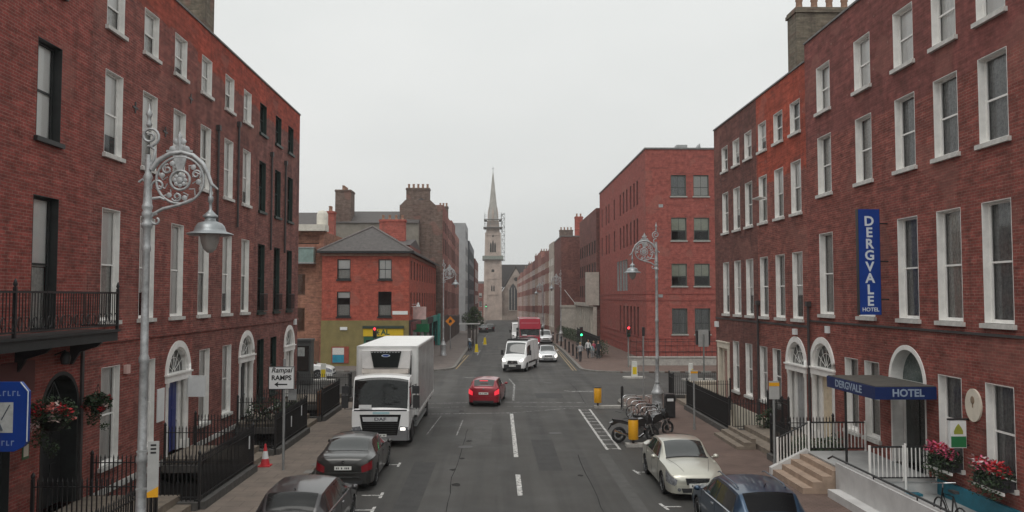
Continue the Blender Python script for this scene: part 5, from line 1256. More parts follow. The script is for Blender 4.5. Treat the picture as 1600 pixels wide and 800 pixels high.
# bicycle station
tm = thing('bike_station_totem', 'dark ticket totem of the city bicycle station', 'kiosk', (-2.75, 97, .1)); b = MB(); b.box(-.6, -.2, -.15, .15, 0, 2.6); b.box(-.1, .2, -.15, .15, 0, 2.6); b.box(.35, .55, -.15, .15, 0, 2.4); b.build('body', [mat('totem_brown', (.06, .05, .045), .5, .3)], tm); b = MB(); b.box(-1.6, .9, -.5, .5, 2.6, 2.72); b.build('roof', [PB], tm)
def make_bike(label, loc, rz, frame, group=None):
    t = thing('bicycle', label, 'bicycle', loc, rz, group)
    wh = None
    for x in (-.52, .52):
        if wh is None:
            b = MB(); b.tube([(.33*math.cos(2*math.pi*k/20), 0, .33*math.sin(2*math.pi*k/20)) for k in range(20)], .02, 6, closed=True); wme = b.mesh('wheel', [RUB])
            b = MB(); [b.tube([(0, 0, 0), (.32*math.cos(R(a)), 0, .32*math.sin(R(a)))], .004, 3) for a in range(0, 360, 30)]; b.lathe([(.03, -.04), (.03, .04)], 8, 0, (0, 0, 0), 'y'); sme = b.mesh('spokes', [ALLOY]); wh = 1
        o = inst('wheel', wme, t, (x, 0, .35)); inst('spokes', sme, o)
    b = MB(); b.tube([(-.52, 0, .35), (-.15, 0, .85), (.38, 0, .82), (-.05, 0, .32), (-.15, 0, .85)], .02, 6); b.tube([(-.52, 0, .35), (-.05, 0, .32)], .016, 6); b.tube([(.52, 0, .35), (.36, 0, .95)], .018, 6); b.build('frame', [frame], t)
    b = MB(); b.tube([(.36, 0, .95), (.36, 0, 1.05)], .015, 6); b.tube([(.30, -.28, 1.08), (.40, -.12, 1.05), (.40, .12, 1.05), (.30, .28, 1.08)], .014, 6); b.build('handlebar', [CHROME], t)
    b = MB(); b.prism([(-.32, .95), (-.04, .95), (-.02, .99), (-.3, 1.01)], -.06, .06, 'y'); b.build('saddle', [BLACK], t)
    return t
BF = mat('bike_blue', (.03, .13, .26), .35, .1)
bk_ = make_bike('blue city bicycle docked nearest the yellow marker', (-2.75, 88.5, .12), R(80), BF, 'city bicycles at the station')
for k in range(5): copy_tree(bk_, None, (-2.85-.04*k, 89.7+1.1*k, .12), R(80), ['second docked city bicycle from the yellow marker', 'third docked city bicycle from the yellow marker', 'fourth docked city bicycle from the yellow marker', 'fifth docked city bicycle from the yellow marker', 'docked city bicycle farthest from the yellow marker'][k])
make_bike('black bicycle parked inside the pale hotel ramp wall', (10.62, 19.2, .50), R(86), BLACK)

# ---------------------------------------------------------------- hotel front: canopy, signs, porch, ramp
cp = thing('canopy', 'blue entrance canopy lettered with the hotel name over the doorway', 'canopy', (RX, 0, 0))
b = MB(); x0, x1, y0, y1 = -1.72, -.003, 23.0, 26.3
b.box(x0, x1, y0, y1, 3.42, 3.47); b.box(x0+.05, x1-.02, y0+.05, y1-.05, 3.2, 3.25); b.build('roof', [mat('canopy_roof', (.075, .07, .06), .7, .35, 3.)], cp)
b = MB(); b.box(x0-.03, x0, y0-.03, y1+.03, 3.10, 3.45); b.box(x0, x1, y0-.03, y0, 3.10, 3.45); b.box(x0, x1, y1, y1+.03, 3.10, 3.45); fa = b.build('fascia', [mat('canopy_navy', (.003, .020, .105), .45, .15, 2.)], cp); DIML = mat('letter_dulled', (.30, .37, .47), .5, .1)
lettering('HOTEL', .29, fa, ((x0+x1)/2+.05, y0-.031, 3.275), (R(90), 0, 0), DIML, bold=.008)
o = lettering('DERGVALE', .31, fa, (x0-.031, (y0+y1)/2+.1, 3.275), (R(90), 0, R(-90)), DIML, bold=.006, sx=1.25)
b = MB(); b.tube([(x0+.08, 25.2, .85), (x0+.08, 25.2, 3.2)], .04, 8); b.build('post', [BLACK], cp)
vsn = thing('hotel_sign', 'tall blue vertical sign spelling the hotel name on the brick wall', 'sign', (11.77, 25.65, 0))
b = MB(); b.box(-.34, .34, -.09, .09, 5.42, 8.75); pb = b.build('panel', [SIGNBLUE], vsn)
b = MB(); b.box(-.345, -.335, -.095, .095, 5.41, 8.76); b.box(.335, .345, -.095, .095, 5.41, 8.76); b.build('edge_trim', [BLACK], pb)
for k, c in enumerate('DERGVALE'): lettering(c, .42, pb, (0, -.095, 8.36-.36*k), (R(90), 0, 0), LETTER, bold=.012)
lettering('HOTEL', .17, pb, (0, -.095, 5.58), (R(90), 0, 0), LETTER, bold=.003)
for z in (5.9, 7.1, 8.3): b = MB(); b.tube([(.34, 0, z), (.66, 0, z)], .022, 6); b.build('bracket', [BLACK], vsn)
pr = thing('hotel_porch', 'pale raised hotel porch with sandy steps and white parapet beside the ramp', 'porch', (0, 0, 0))
PALEC = mat('porch_render', (.52, .51, .50), .8, .14, 1.5, bump=.15); STEP = mat('step_sandstone', (.36, .265, .20), .85, .2, 3.); FLOORP = mat('porch_floor', (.36, .36, .355), .8, .18, 1.2)
b = MB(); b.box(10.35, 12.40, 22.9, 27.35, 0, .82); b.build('landing', [PALEC], pr); b = MB(); b.box(10.33, 12.40, 22.88, 27.37, .82, .86); b.build('floor', [FLOORP], pr)
for k in range(4):
    b = MB(); b.box(9.15+.3*k, 10.326, 24.55, 27.197, .10 if k == 0 else .121+.17*k, .12+.17*(k+1)); b.build('step', [STEP], pr)
b = MB(); b.box(9.1, 10.33, 27.2, 27.42, .1, .34); b.prism([(9.1, .34), (10.33, .34), (10.33, .95)], 27.2, 27.42, 'y'); b.build('step_cheek', [PALEC], pr)
b = MB(); b.box(10.1, 10.3, 12, 24.45, .1, 1.06); b.build('parapet', [PALEC], pr); b = MB(); b.box(9.75, 10.1, 12, 24.2, .1, .34); b.build('parapet_base', [PALEC], pr)
b = MB(); b.tube([(10.2, 12, 1.16), (10.2, 24.9, 1.16), (10.15, 25.1, 1.05)], .03, 8); [b.tube([(10.2, 13+2.3*k, 1.06), (10.2, 13+2.3*k, 1.16)], .02, 6) for k in range(5)]; b.build('handrail', [BLACK], pr)
b = MB(); b.box(10.3, 12.40, 12, 22.88, .1, .5); b.build('ramp_floor', [FLOORP], pr)
b = MB(); b.box(12.30, 12.397, 12, 22.88, .5, .93); b.build('teal_skirting', [TEAL], pr)
b = MB(); b.box(10.32, 11.75, 22.6, 22.86, .44, .56); b.build('teal_board', [TEAL], pr)
def white_rail(label, pts, dark=False, zb=None, h=.95):
    t = thing('white_railing', label, 'railing'); br = MB()
    for (p, q) in zip(pts[:-1], pts[1:]):
        P, Q = Vector(p), Vector(q); up = Vector((0, 0, 1))
        b = MB(); b.tube([P+up*h, Q+up*h], .026, 6); b.build('top_rail', [BLACK], t)
        b = MB(); b.tube([P+up*.10, Q+up*.10], .022, 6); b.build('bottom_rail', [BLACK], t)
        n = max(1, int((Q-P).length/.115))
        for i in range(n+1): c = P+(Q-P)*i/n; br.box(c.x-.012, c.x+.012, c.y-.012, c.y+.012, c.z+.10, c.z+h)
    stuff(br.build('bars', [WHITE], t, fix=False))
    for p in pts:
        b = MB(); b.tube([p, (p[0], p[1], p[2]+h+.04)], .04, 8); b.build('post', [WHITE], t)
    return t
white_rail('white barred railing climbing beside the sandy hotel steps', [(9.35, 27.3, .34), (10.4, 27.3, .86), (12.3, 27.3, .86)])
white_rail('white barred railing along the near edge of the hotel porch', [(10.45, 22.95, .84), (11.4, 22.95, .84), (12.33, 22.95, .84)])
b = MB(); b.tube([(11.4, 22.84, .5), (11.4, 22.84, 1.9)], .035, 8)
tag(b.build('white_post', [WHITE]), 'white post rising from the teal board below the porch railing', 'post')
for (y, lab) in ((22.3, 'window box with pink and dark trailing flowers nearest the hotel entrance'), (20.08, 'window box with red and white flowers next to the oval plaque')):
    t = thing('window_box', lab, 'flower box', (RX-.18, y, 1.36), 0, 'flower boxes on the hotel sills')
    b = MB(); b.box(-.16, .14, -.62, .62, -.02, .22); b.build('trough', [mat('trough_dark', (.03, .03, .035), .6, .2)], t)
    b = MB(); b.box(-.20, -.165, -.66, .66, -.10, -.03); b.build('ledge', [WHITE], t)
    b = MB(); [leaf_clump(b, (-.08, -.5+.25*k, .30), .28, 110, .05, rnd) for k in range(5)]; [leaf_clump(b, (-.20, -.42+.28*k, .02-.06*(k % 2)), .24, 100, .05, rnd, 1.2) for k in range(4)]; b.build('foliage', [LEAFD], t, fix=False)
    b = MB(); RF = mat('flower_red', (.42, .012, .02), .6, .2, 9.); PF = mat('flower_pink', (.62, .10, .20), .6, .2, 9.); WF = mat('flower_white', (.62, .50, .50), .6, .1)
    for k in range(6): leaf_clump(b, (-.12, -.5+.2*k, .48), .20, 46, .060, rnd, 1, 0, [0] if (k < 3 and y < 21) else ([1, 1, 0] if y > 21 else [2, 1, 0]))
    b.build('flowers', [RF, PF, WF], t, fix=False)
aa = thing('guesthouse_sign', 'small white and green hanging sign with yellow emblem by the flower box', 'sign', (12.10, 21.45, 2.04))
b = MB(); b.box(-.21, .21, -.05, .05, 0, .70); ab = b.build('panel', [SIGNWH], aa)
b = MB(); b.box(-.20, .20, -.056, -.051, .02, .30); b.build('green_field', [mat('sign_green2', (.02, .17, .06), .5, .1)], ab)
b = MB(); b.prism([(-.12, .36), (.12, .36), (.12, .44), (.065, .55), (0, .63), (-.065, .55), (-.12, .44)], -.056, -.051, 'y'); b.build('emblem', [mat('emblem_olive', (.32, .34, .05), .5, .1)], ab)
b = MB(); b.box(-.26, .297, -.03, .03, .72, .76); b.build('bracket', [BLACK], aa); b = MB(); b.box(.21, .297, -.02, .02, .05, .08); b.build('bracket', [BLACK], aa)

# ---------------------------------------------------------------- left: blue hotel sign, flower baskets, notice
bs = thing('blue_sign', 'dark blue hanging sign with clipped corners and a white picture square', 'sign', (-10.12, 17.0, 0))
b = MB(); c = .16; X = .62; z0, z1 = 2.86, 4.26
b.prism([(-X+c, z0), (X-c*1.6, z0), (X-c*.4, z0+.1), (X, z0+.2), (X, z1-c*1.2), (X-c, z1), (-X+c, z1), (-X, z1-c), (-X, z0+c)], -.05, .05, 'y'); bp_ = b.build('panel', [SIGNBLUE], bs)
b = MB(); b.tube([(X, -.052, z0+.2), (X, -.052, z1-c*1.2), (X-c, -.052, z1)], .012, 5); b.build('border', [LETTER], bp_)
b = MB(); b.box(-.34, .33, -.056, -.051, 3.24, 3.85); pc = b.build('picture', [mat('picture_grey', (.45, .47, .46), .5, .25, 5.)], bp_)
b = MB(); b.tube([(-.2, -.06, 3.30), (-.14, -.06, 3.75), (-.06, -.06, 3.78), (.02, -.06, 3.5), (.12, -.06, 3.28)], .022, 5); b.tube([(.1, -.06, 3.5), (.26, -.06, 3.8)], .010, 4); b.build('curved_emblem', [mat('emblem_slate', (.06, .08, .10), .5, .1)], pc)
b = MB()
for zz, n_, hh in ((3.98, 9, .10), (2.98, 8, .10)):      # illegible lettering: a row of pale strokes
    for k in range(n_):
        x = -.36+k*.095; b.box(x, x+.02, -.056, -.051, zz, zz+hh); b.box(x+.021, x+.06, -.056, -.051, zz+(.08 if k % 2 else 0), zz+(.10 if k % 2 else .02)); 
b.build('lettering', [mat('letter_dim', (.22, .30, .48), .5, .1)], bp_)
b = MB(); b.box(-1.0, -.62, -.02, .02, 4.0, 4.04); b.box(-1.0, -.62, -.02, .02, 3.0, 3.04); b.build('bracket', [BLACK], bs)
def basket(label, loc, s=1.):
    t = thing('hanging_basket', label, 'hanging basket', loc, 0, 'flower baskets on the red house')
    b = MB(); b.lathe([(.03, -.28*s), (.2*s, -.22*s), (.30*s, -.03), (.31*s, 0)], 14); b.build('bowl', [BLACK], t)
    b = MB(); leaf_clump(b, (0, 0, .12*s), .46*s, 760, .060, rnd, .8); [leaf_clump(b, (rnd.uniform(-.3, .3)*s, rnd.uniform(-.3, .3)*s, -.15*s-.13*k*s), .17*s, 60, .045, rnd) for k in range(5)]; b.build('foliage', [LEAFD, LEAFM], t, fix=False)
    b = MB()
    for k in range(14):
        a = rnd.uniform(0, 6.3); leaf_clump(b, (.36*s*math.cos(a), .36*s*math.sin(a), rnd.uniform(-.12, .28)*s), .12*s, 30, .05, rnd, 1, 0, [[0], [1], [0], [2]][k % 4])
    b.build('flowers', [mat('flower_red', (.42, .012, .02)), mat('flower_coral', (.60, .16, .13), .6, .2, 9.), mat('flower_pale', (.55, .42, .38), .6, .1)], t, fix=False)
    b = MB(); [b.tube([(.3*s*math.cos(R(a)), .3*s*math.sin(R(a)), 0), (0, 0, .75*s)], .007, 4) for a in (0, 120, 240)]; b.build('chain', [BLACK], t)
    return t
basket('larger trailing flower basket in front of the dark arched doorway', (-10.55, 19.9, 3.1), 1.15)
basket('smaller flower basket on the brick between doorway and first white window', (-10.75, 22.5, 3.05), .78)
b = MB()
for (y, z) in ((19.9, 4.0), (22.5, 3.68)): pass
b = MB(); b.box(-.14, .14, -.02, -.003, 0, .4); nb = b.build('notice_frame', [mat('notice_green', (.05, .12, .05), .6, .2)], hA.root, (20.1-8, 0, 2.1)); b = MB(); b.box(-.10, .10, -.026, -.021, .06, .34); b.build('paper', [CREAM], nb)

# ---------------------------------------------------------------- vehicles
def interp(tab, y):
    """smooth monotone interpolation through rows (y, a, b, ...)"""
    n = len(tab)
    if y <= tab[0][0]: return tab[0][1:]
    if y >= tab[-1][0]: return tab[-1][1:]
    for i in range(n-1):
        if tab[i][0] <= y <= tab[i+1][0]: break
    h = tab[i+1][0]-tab[i][0]; t = (y-tab[i][0])/h; outv = []
    for k in range(1, len(tab[0])):
        def slope(j):
            if j <= 0 or j >= n-1: return 0 if False else ((tab[min(j+1, n-1)][k]-tab[max(j-1, 0)][k])/(tab[min(j+1, n-1)][0]-tab[max(j-1, 0)][0]))
            d0 = (tab[j][k]-tab[j-1][k])/(tab[j][0]-tab[j-1][0]); d1 = (tab[j+1][k]-tab[j][k])/(tab[j+1][0]-tab[j][0])
            return 0 if d0*d1 <= 0 else 2*d0*d1/(d0+d1)
        a, c = tab[i][k], tab[i+1][k]; m0, m1 = slope(i)*h, slope(i+1)*h
        outv.append((2*t**3-3*t*t+1)*a+(t**3-2*t*t+t)*m0+(-2*t**3+3*t*t)*c+(t**3-t*t)*m1)
    return outv
class Car:
    """rows: (y, half width, belt half width, belt z, roof edge half width, roof edge z, top z); y from the tail (0) to the nose (L)"""
    def __init__(s, rows, wheels, rw, sill=.24, arch=None):
        s.rows, s.wheels, s.rw, s.sill, s.arch = rows, wheels, rw, sill, arch or rw+.055
        s.L = rows[-1][0]
    def zb(s, y):
        z = s.sill
        for wy in s.wheels:
            d = abs(y-wy)
            if d < s.arch: z = max(z, s.rw+math.sqrt(s.arch**2-d*d))
        return z
    def pt(s, y, v):
        """v 0..1 lower side, 1..2 glasshouse side, 2..3 top to the centre line"""
        w_, wb, zbelt, we, ze, zt = interp(s.rows, y)
        zb = s.zb(y)
        if v <= 1:
            zm = .52 if zbelt > .8 else zbelt*.62
            z = zb+(zbelt-zb)*v; f = (z-s.sill)/max(.01, zbelt-s.sill)
            x = w_*(.955+.045*min(1, f/.45)) if f < .45 else w_+(wb-w_)*((f-.45)/.55)**1.7
            return Vector((x, y, z))
        if v <= 2:
            t = v-1; return Vector((wb+(we-wb)*t, y, zbelt+(ze-zbelt)*t))
        t = v-2; x = we*(1-t); return Vector((x, y, ze+(zt-ze)*(1-(1-t)**2.2)))
    def ys(s):
        base = [s.L*i/64 for i in range(65)]
        for wy in s.wheels: base += [wy+s.arch*math.cos(a) for a in [math.pi*k/12 for k in range(13)]]
        base += [s.L*.004, s.L*.012, s.L*.025, s.L*.996, s.L*.988, s.L*.975]
        base = sorted(base); o = [base[0]]
        for q in base[1:]:
            if q-o[-1] > .006: o.append(q)
        return o
    def body(s, name, m, parent):
        b = MB(); vv = [0, .12, .25, .4, .55, .7, .82, .92, 1, 1.25, 1.5, 1.75, 1.93, 2.0, 2.06, 2.15, 2.3, 2.5, 2.75, 3]; ys = s.ys(); n = len(vv)
        for sg in (1, -1):
            i0 = len(b.v)
            for y in ys:
                for v in vv: p = s.pt(y, v); b.v.append((p.x*sg, p.y, p.z))
            for i in range(len(ys)-1):
                for j in range(n-1):
                    b.f.append((i0+i*n+j, i0+(i+1)*n+j, i0+(i+1)*n+j+1, i0+i*n+j+1)); b.m.append(0); b.sm.append(True)
        for y in (ys[0], ys[-1]):
            ring = [s.pt(y, v) for v in vv]; b.face([p for p in ring]+[Vector((-p.x, p.y, p.z)) for p in reversed(ring[:-1])])
        o = b.build(name, [m], parent, (0, -s.L/2, 0), sharp=48)
        u = MB(); w0 = interp(s.rows, s.L/2)[0]; u.box(-w0*.80, w0*.80, .12, s.L-.12, s.sill-.06, s.sill+.5); u.build('underbody', [BLACK], parent, (0, -s.L/2, 0))
        return o
    def patch(s, name, y0, y1, v0, v1, m, parent, off=.006, sides=(1, -1), n=(14, 6), yfun=None, both=False):
        for sg in sides:
            b = MB(); pts = []
            for i in range(n[0]+1):
                for j in range(n[1]+1):
                    v = v0+(v1-v0)*j/n[1]
                    a0, a1 = (yfun(v) if yfun else (y0, y1)); y = a0+(a1-a0)*i/n[0]
                    p = s.pt(y, v); e = .004
                    du = s.pt(min(s.L, y+e), v)-s.pt(max(0, y-e), v); dvv = s.pt(y, min(3, v+.01))-s.pt(y, max(0, v-.01)); nn = du.cross(dvv)
                    nn = nn.normalized() if nn.length > 1e-9 else Vector((0, 0, 1))
                    if nn.x*p.x+nn.z*.3+.0 < 0 and nn.z < .0: nn = -nn
                    if nn.dot(Vector((p.x, 0, p.z-.6))) < 0: nn = -nn
                    q = p+nn*off; pts.append((q.x*sg, q.y, q.z))
            b.v = pts; w_ = n[1]+1
            for i in range(n[0]):
                for j in range(n[1]): b.f.append((i*w_+j, (i+1)*w_+j, (i+1)*w_+j+1, i*w_+j+1)); b.m.append(0); b.sm.append(True)
            o = b.build(name, [m], parent, (0, -s.L/2, 0))
        return o
    def centre_patch(s, name, y0, y1, v0, m, parent, off=.006, n=(10, 8)):
        b = MB(); w_ = 2*n[1]+1
        for i in range(n[0]+1):
            y = y0+(y1-y0)*i/n[0]
            for j in range(-n[1], n[1]+1):
                v = 3-(3-v0)*abs(j)/n[1]; p = s.pt(y, v); e = .01
                t = s.pt(min(s.L, y+e), 3)-s.pt(max(0, y-e), 3); nn = Vector((0, -t.z, t.y)).normalized()
                q = p+nn*off+Vector((0, 0, .002)); b.v.append((q.x*(1 if j >= 0 else -1), q.y, q.z))
        for i in range(n[0]):
            for j in range(2*n[1]): b.f.append((i*w_+j, (i+1)*w_+j, (i+1)*w_+j+1, i*w_+j+1)); b.m.append(0); b.sm.append(True)
        return b.build(name, [m], parent, (0, -s.L/2, 0))
_wheel = {}
def wheels(car, root, track, rim=True, wd=.2):
    r_ = car.rw; key = (round(r_, 3), wd)
    if key not in _wheel:
        b = MB(); h = wd/2; b.lathe([(r_*.66, -h*.8), (r_*.9, -h), (r_*.98, -h*.7), (r_, 0), (r_*.98, h*.7), (r_*.9, h), (r_*.66, h*.8)], 22, 0, (0, 0, 0), 'x'); t = b.mesh('wheel', [RUB])
        b = MB(); b.lathe([(r_*.68, 0), (r_*.64, h*.85), (r_*.60, h*.85), (r_*.58, h*.3), (r_*.16, h*.45), (0.0, h*.45)], 22, 0, (0, 0, 0), 'x', cap=False)
        for k in range(5):
            a = R(72*k); b.prism([(r_*.1*math.cos(a-1.0), r_*.1*math.sin(a-1.0)), (r_*.62*math.cos(a-.14), r_*.62*math.sin(a-.14)), (r_*.62*math.cos(a+.14), r_*.62*math.sin(a+.14)), (r_*.1*math.cos(a+1.0), r_*.1*math.sin(a+1.0))], h*.45, h*.8, 'x')
        _wheel[key] = (t, b.mesh('rim', [ALLOY]))
    for wy in car.wheels:
        for sg in (1, -1):
            o = inst('wheel', _wheel[key][0], root, (sg*(track-wd/2), wy-car.L/2, r_), (0, 0, 0 if sg > 0 else math.pi)); inst('rim', _wheel[key][1], o)
def mirrors(root, x, y, z, m, s=1.):
    for sg in (1, -1):
        b = MB(); b.lathe([(.02, -.08*s), (.075*s, -.06*s), (.095*s, .0), (.08*s, .06*s), (.02, .09*s)], 10, 0, (sg*(x+.12*s), y, z), 'y'); b.tube([(sg*(x-.02), y, z-.05), (sg*(x+.08*s), y, z-.02)], .025, 6)
        b.v = [(p[0], p[1], z+(p[2]-z)*.75) for p in b.v]; o = b.build('wing_mirror', [m], root)
def plate(root, y, z, face, w_=.52, parts=True):
    """face -1: on the tail, looking back; +1 on the nose. The characters cannot be read in the photograph: short dark strokes."""
    b = MB(); b.box(-w_/2, w_/2, y-.008, y+.008, z, z+.115); p = b.build('number_plate', [PLATE], root)
    b = MB(); n = 8
    for k in range(n):
        if k in (2, 4): continue
        x = -w_/2+.05+k*(w_-.1)/n; b.box(x, x+.032, y+(.0085 if face > 0 else -.0095), y+(.0095 if face > 0 else -.0085), z+.028, z+.085)
    b.build('characters', [BLK], p)
def paint(name, c, metal=.2, rough=.32): return mat(name, c, rough, .06, 1.2, metal=metal, coat=.7, fine=.03)
def slabp(root, name, poly, y0, y1, m, par=None): return MB().prism(poly, y0, y1, 'y').build(name, [m], par or root)

def saloon(label, loc, rz, pm, L=4.9, W=.925, H=1.45, nose_detail=True, tail_detail=True, hatch=False, suv=0., roof_bars=False, rails=None, rear_open=None):
    t = thing('parked_car' if 'parked' in label else 'car', label, 'car', loc, rz)
    s = L/4.9; w = W; z = suv
    nose = [(4.1, .99, .93, .89, .74, .935, .97), (4.55, .965, .90, .81, .68, .85, .88), (4.72, .91, .85, .745, .62, .785, .81), (4.82, .81, .76, .68, .54, .725, .745), (4.87, .67, .63, .62, .44, .66, .675), (4.90, .46, .44, .56, .30, .60, .61)]
    if not hatch:
        tab = [(0, .52, .50, .74, .36, .84, .86), (.02, .70, .67, .84, .50, .93, .95), (.07, .85, .82, .91, .62, .99, 1.01), (.18, .935, .89, .95, .70, 1.03, 1.055), (.40, .975, .94, .965, .76, 1.055, 1.08), (.80, 1, .955, .965, .77, 1.07, 1.10), (1.48, 1, .96, .96, .72, H-.09, H-.03), (2.1, 1, .96, .95, .72, H-.06, H), (2.65, 1, .96, .94, .72, H-.09, H-.03), (3.5, 1, .955, .93, .78, .98, 1.03)] + nose
        rg, wsg, side = (.84*s, 1.46*s), (2.68*s, 3.46*s), (.98*s, 3.36*s)
    else:
        tab = [(0, .62, .60, .80, .46, .95, .97), (.03, .80, .77, .92, .58, 1.02, 1.04), (.10, .91, .87, .98, .66, 1.07, 1.10), (.20, .96, .92, 1.0, .70, 1.16, 1.20), (.58, 1, .955, 1.0, .73, H-.10, H-.045), (1.5, 1, .96, .985, .735, H-.07, H), (2.4, 1, .96, .965, .735, H-.085, H-.015), (2.8, 1, .96, .955, .735, H-.16, H-.09), (3.68, 1, .955, .94, .79, .99, 1.04)] + nose
        rg, wsg, side = (.13*s, .55*s), (2.82*s, 3.62*s), (.38*s, 3.48*s)
    rows = [(q[0]*s, q[1]*w, q[2]*w, q[3]+z, q[4]*w, q[5]+(z if q[5] < H-.2 else 0), q[6]+(z if q[6] < H-.2 else 0)) for q in tab]
    r_ = .325+suv*.25
    c = Car(rows, (.92*s if not hatch else .82*s, 3.85*s), r_, .23+suv*.5)
    body = c.body('body', pm, t)
    c.centre_patch('windscreen', wsg[0], wsg[1], 2.08, CARGL, t, .008)
    c.centre_patch('rear_window', rg[0], rg[1], 2.12, CARGL, t, .008)
    mid = side[0]+(side[1]-side[0])*.50
    zf = lambda v: (side[0]+.30*s*(v-1), mid-.03); zg = lambda v: (mid+.03, side[1]-.55*s*(v-1)**1)
    c.patch('side_window', 0, 0, 1.08, 1.88, CARGL, t, .005, yfun=zf); c.patch('side_window', 0, 0, 1.08, 1.88, CARGL, t, .005, yfun=zg)
    for sg in (1, -1):      # door seams, trim and handles
        for yy in (mid, side[1]-.12*s, side[0]+.22*s):
            b = MB(); pts = [c.pt(yy, v) for v in (.12, .4, .7, .97)]; b.tube([(p.x*sg+.001*sg, p.y-c.L/2, p.z) for p in pts], .005, 4); b.build('door_seam', [BLACK], t)
        b = MB(); b.tube([((c.pt(y, 1).x+.004)*sg, y-c.L/2, c.pt(y, 1).z+.012) for y in [side[0]+(side[1]-side[0])*k/10 for k in range(11)]], .010, 4); b.build('window_trim', [rails or BLACK], t)
        for yy in (mid+.12*s, side[0]+.35*s):
            b = MB(); p = c.pt(yy+.1, .86); b.box(min(p.x*sg, (p.x+.025)*sg), max(p.x*sg, (p.x+.025)*sg), p.y-.1-c.L/2, p.y+.1-c.L/2, p.z-.015, p.z+.015); b.build('door_handle', [rails or pm], t)
    for sg in (1, -1):
        b = MB(); pts = [c.pt(y_*s, 2.12+.25*(y_-3.7)) for y_ in (3.62, 3.8, 4.0, 4.2, 4.4, 4.55, 4.68)]; b.tube([(p.x*sg, p.y-c.L/2, p.z+.001) for p in pts], .006, 4); b.build('bonnet_seam', [BLACK], t)
    b = MB(); pts = [c.pt(wsg[1]+.02*s, v) for v in (2.05, 2.3, 2.6, 3)]; b.tube([(p.x, p.y-c.L/2, p.z+.012) for p in pts]+[(-p.x, p.y-c.L/2, p.z+.012) for p in reversed(pts[:-1])], .022, 5); b.build('scuttle', [PLAST], t)
    b = MB(); pts = [c.pt(rg[0]-.015*s, v) for v in (2.1, 2.4, 3)]; b.tube([(p.x, p.y-c.L/2, p.z+.004) for p in pts]+[(-p.x, p.y-c.L/2, p.z+.004) for p in reversed(pts[:-1])], .010, 4); b.build('rear_seal', [BLACK], t)
    mirrors(t, w*.97, wsg[1]-.30*s-c.L/2, 1.0+z, pm)
    wheels(c, t, w*.985)
    hl = c.L/2
    # nose
    c.patch('headlight', 4.42*s, 4.865*s, .50, .95, LAMPGL, t, .008, n=(18, 8), yfun=lambda v: ((4.34+.45*max(0, .88-v))*s, 4.862*s))
    g = slabp(t, 'grille', [(-.36*w, .46+z), (.36*w, .46+z), (.40*w, .66+z), (-.40*w, .66+z)], hl-.25, hl+.012, PLAST)
    b = MB(); [b.box(-.37*w, .37*w, hl+.013, hl+.026, .48+z+.04*k, .495+z+.04*k) for k in range(5)]; b.build('grille_bars', [CHROME], g)
    b = MB(); b.prism([(-w*.93, hl-.36), (-w*.86, hl-.14), (-w*.70, hl-.01), (-w*.3, hl+.05), (w*.3, hl+.05), (w*.70, hl-.01), (w*.86, hl-.14), (w*.93, hl-.36)], .22+z, .47+z, 'z'); b.build('front_bumper', [pm], t)
    slabp(t, 'lower_intake', [(-.5*w, .26+z), (.5*w, .26+z), (.55*w, .38+z), (-.55*w, .38+z)], hl-.1, hl+.055, PLAST)
    for sg in (1, -1): b = MB(); b.lathe([(.05, 0), (.05, .05)], 10, 0, (sg*.62*w, hl-.01, .34+z), 'y'); b.build('fog_lamp', [LAMPGL], t)
    plate(t, hl+.062, .40+z, 1)
    # tail
    zt = .93+z if not hatch else .98+z
    c.patch('tail_light', .012*s, .30*s, .60, .94, REDLT, t, .008, n=(16, 6), yfun=lambda v: (.010*s, (.16+.20*(v-.5))*s))
    b = MB(); b.prism([(-w*.955, -hl+.3), (-w*.90, -hl+.08), (-w*.78, -hl-.02), (-w*.4, -hl-.07), (w*.4, -hl-.07), (w*.78, -hl-.02), (w*.90, -hl+.08), (w*.955, -hl+.3)], .26+z, .58+z, 'z'); b.build('rear_bumper', [pm], t)
    slabp(t, 'bumper_insert', [(-.62*w, .24+z), (.62*w, .24+z), (.66*w, .34+z), (-.66*w, .34+z)], -hl-.078, -hl+.1, PLAST)
    if tail_detail:
        b = MB(); b.box(-.55*w, .55*w, -hl-.082, -hl-.07, .44+z, .47+z); b.build('bumper_trim', [CHROME], t)
    plate(t, -hl-.014 if not hatch else -hl-.016, .66+z, -1)
    b = MB(); b.lathe([(.045, -.02), (.045, 0)], 12, 0, (0, -hl-.005, zt-.02), 'y'); b.build('badge', [CHROME], t)
    return t, c, body

P_AUDI = paint('paint_black_olive', (.035, .034, .032), .4); P_GREY = paint('paint_graphite', (.040, .038, .040), .4)
P_SILV = paint('paint_champagne', (.53, .52, .45), .45, .3); P_BLUE = paint('paint_steel_blue', (.022, .056, .105), .5, .3)
P_RED = paint('paint_red', (.27, .010, .022), .2); P_LORRY = paint('paint_lorry_red', (.50, .030, .060), .0); P_WHITE = paint('paint_white', (.80, .80, .795), .0, .35); P_BLK = paint('paint_black', (.02, .02, .022), .3); P_LSIL = paint('paint_light_silver', (.60, .61, .62), .4, .3)
audi, _, _ = saloon('black parked saloon with chrome bumper strip, between the truck and grey hatchback', (-4.70, 28.05, .004), 0, P_AUDI, L=4.95, W=.93, H=1.44)
grey, _, _ = saloon('dark graphite parked hatchback with red tail lamps, lowest on the left kerb', (-4.70, 21.1, .004), 0, P_GREY, L=4.4, W=.90, H=1.50, hatch=True, tail_detail=False, rails=CHROME)
b = MB(); b.tube([(0, -1.5, 1.44), (0, -1.62, 1.52)], .012, 5); b.build('aerial', [BLACK], grey)
silv, _, _ = saloon('champagne silver parked saloon facing the camera by the motorcycle', (5.92, 26.5, .004), math.pi, P_SILV, L=4.6, W=.885, H=1.46)
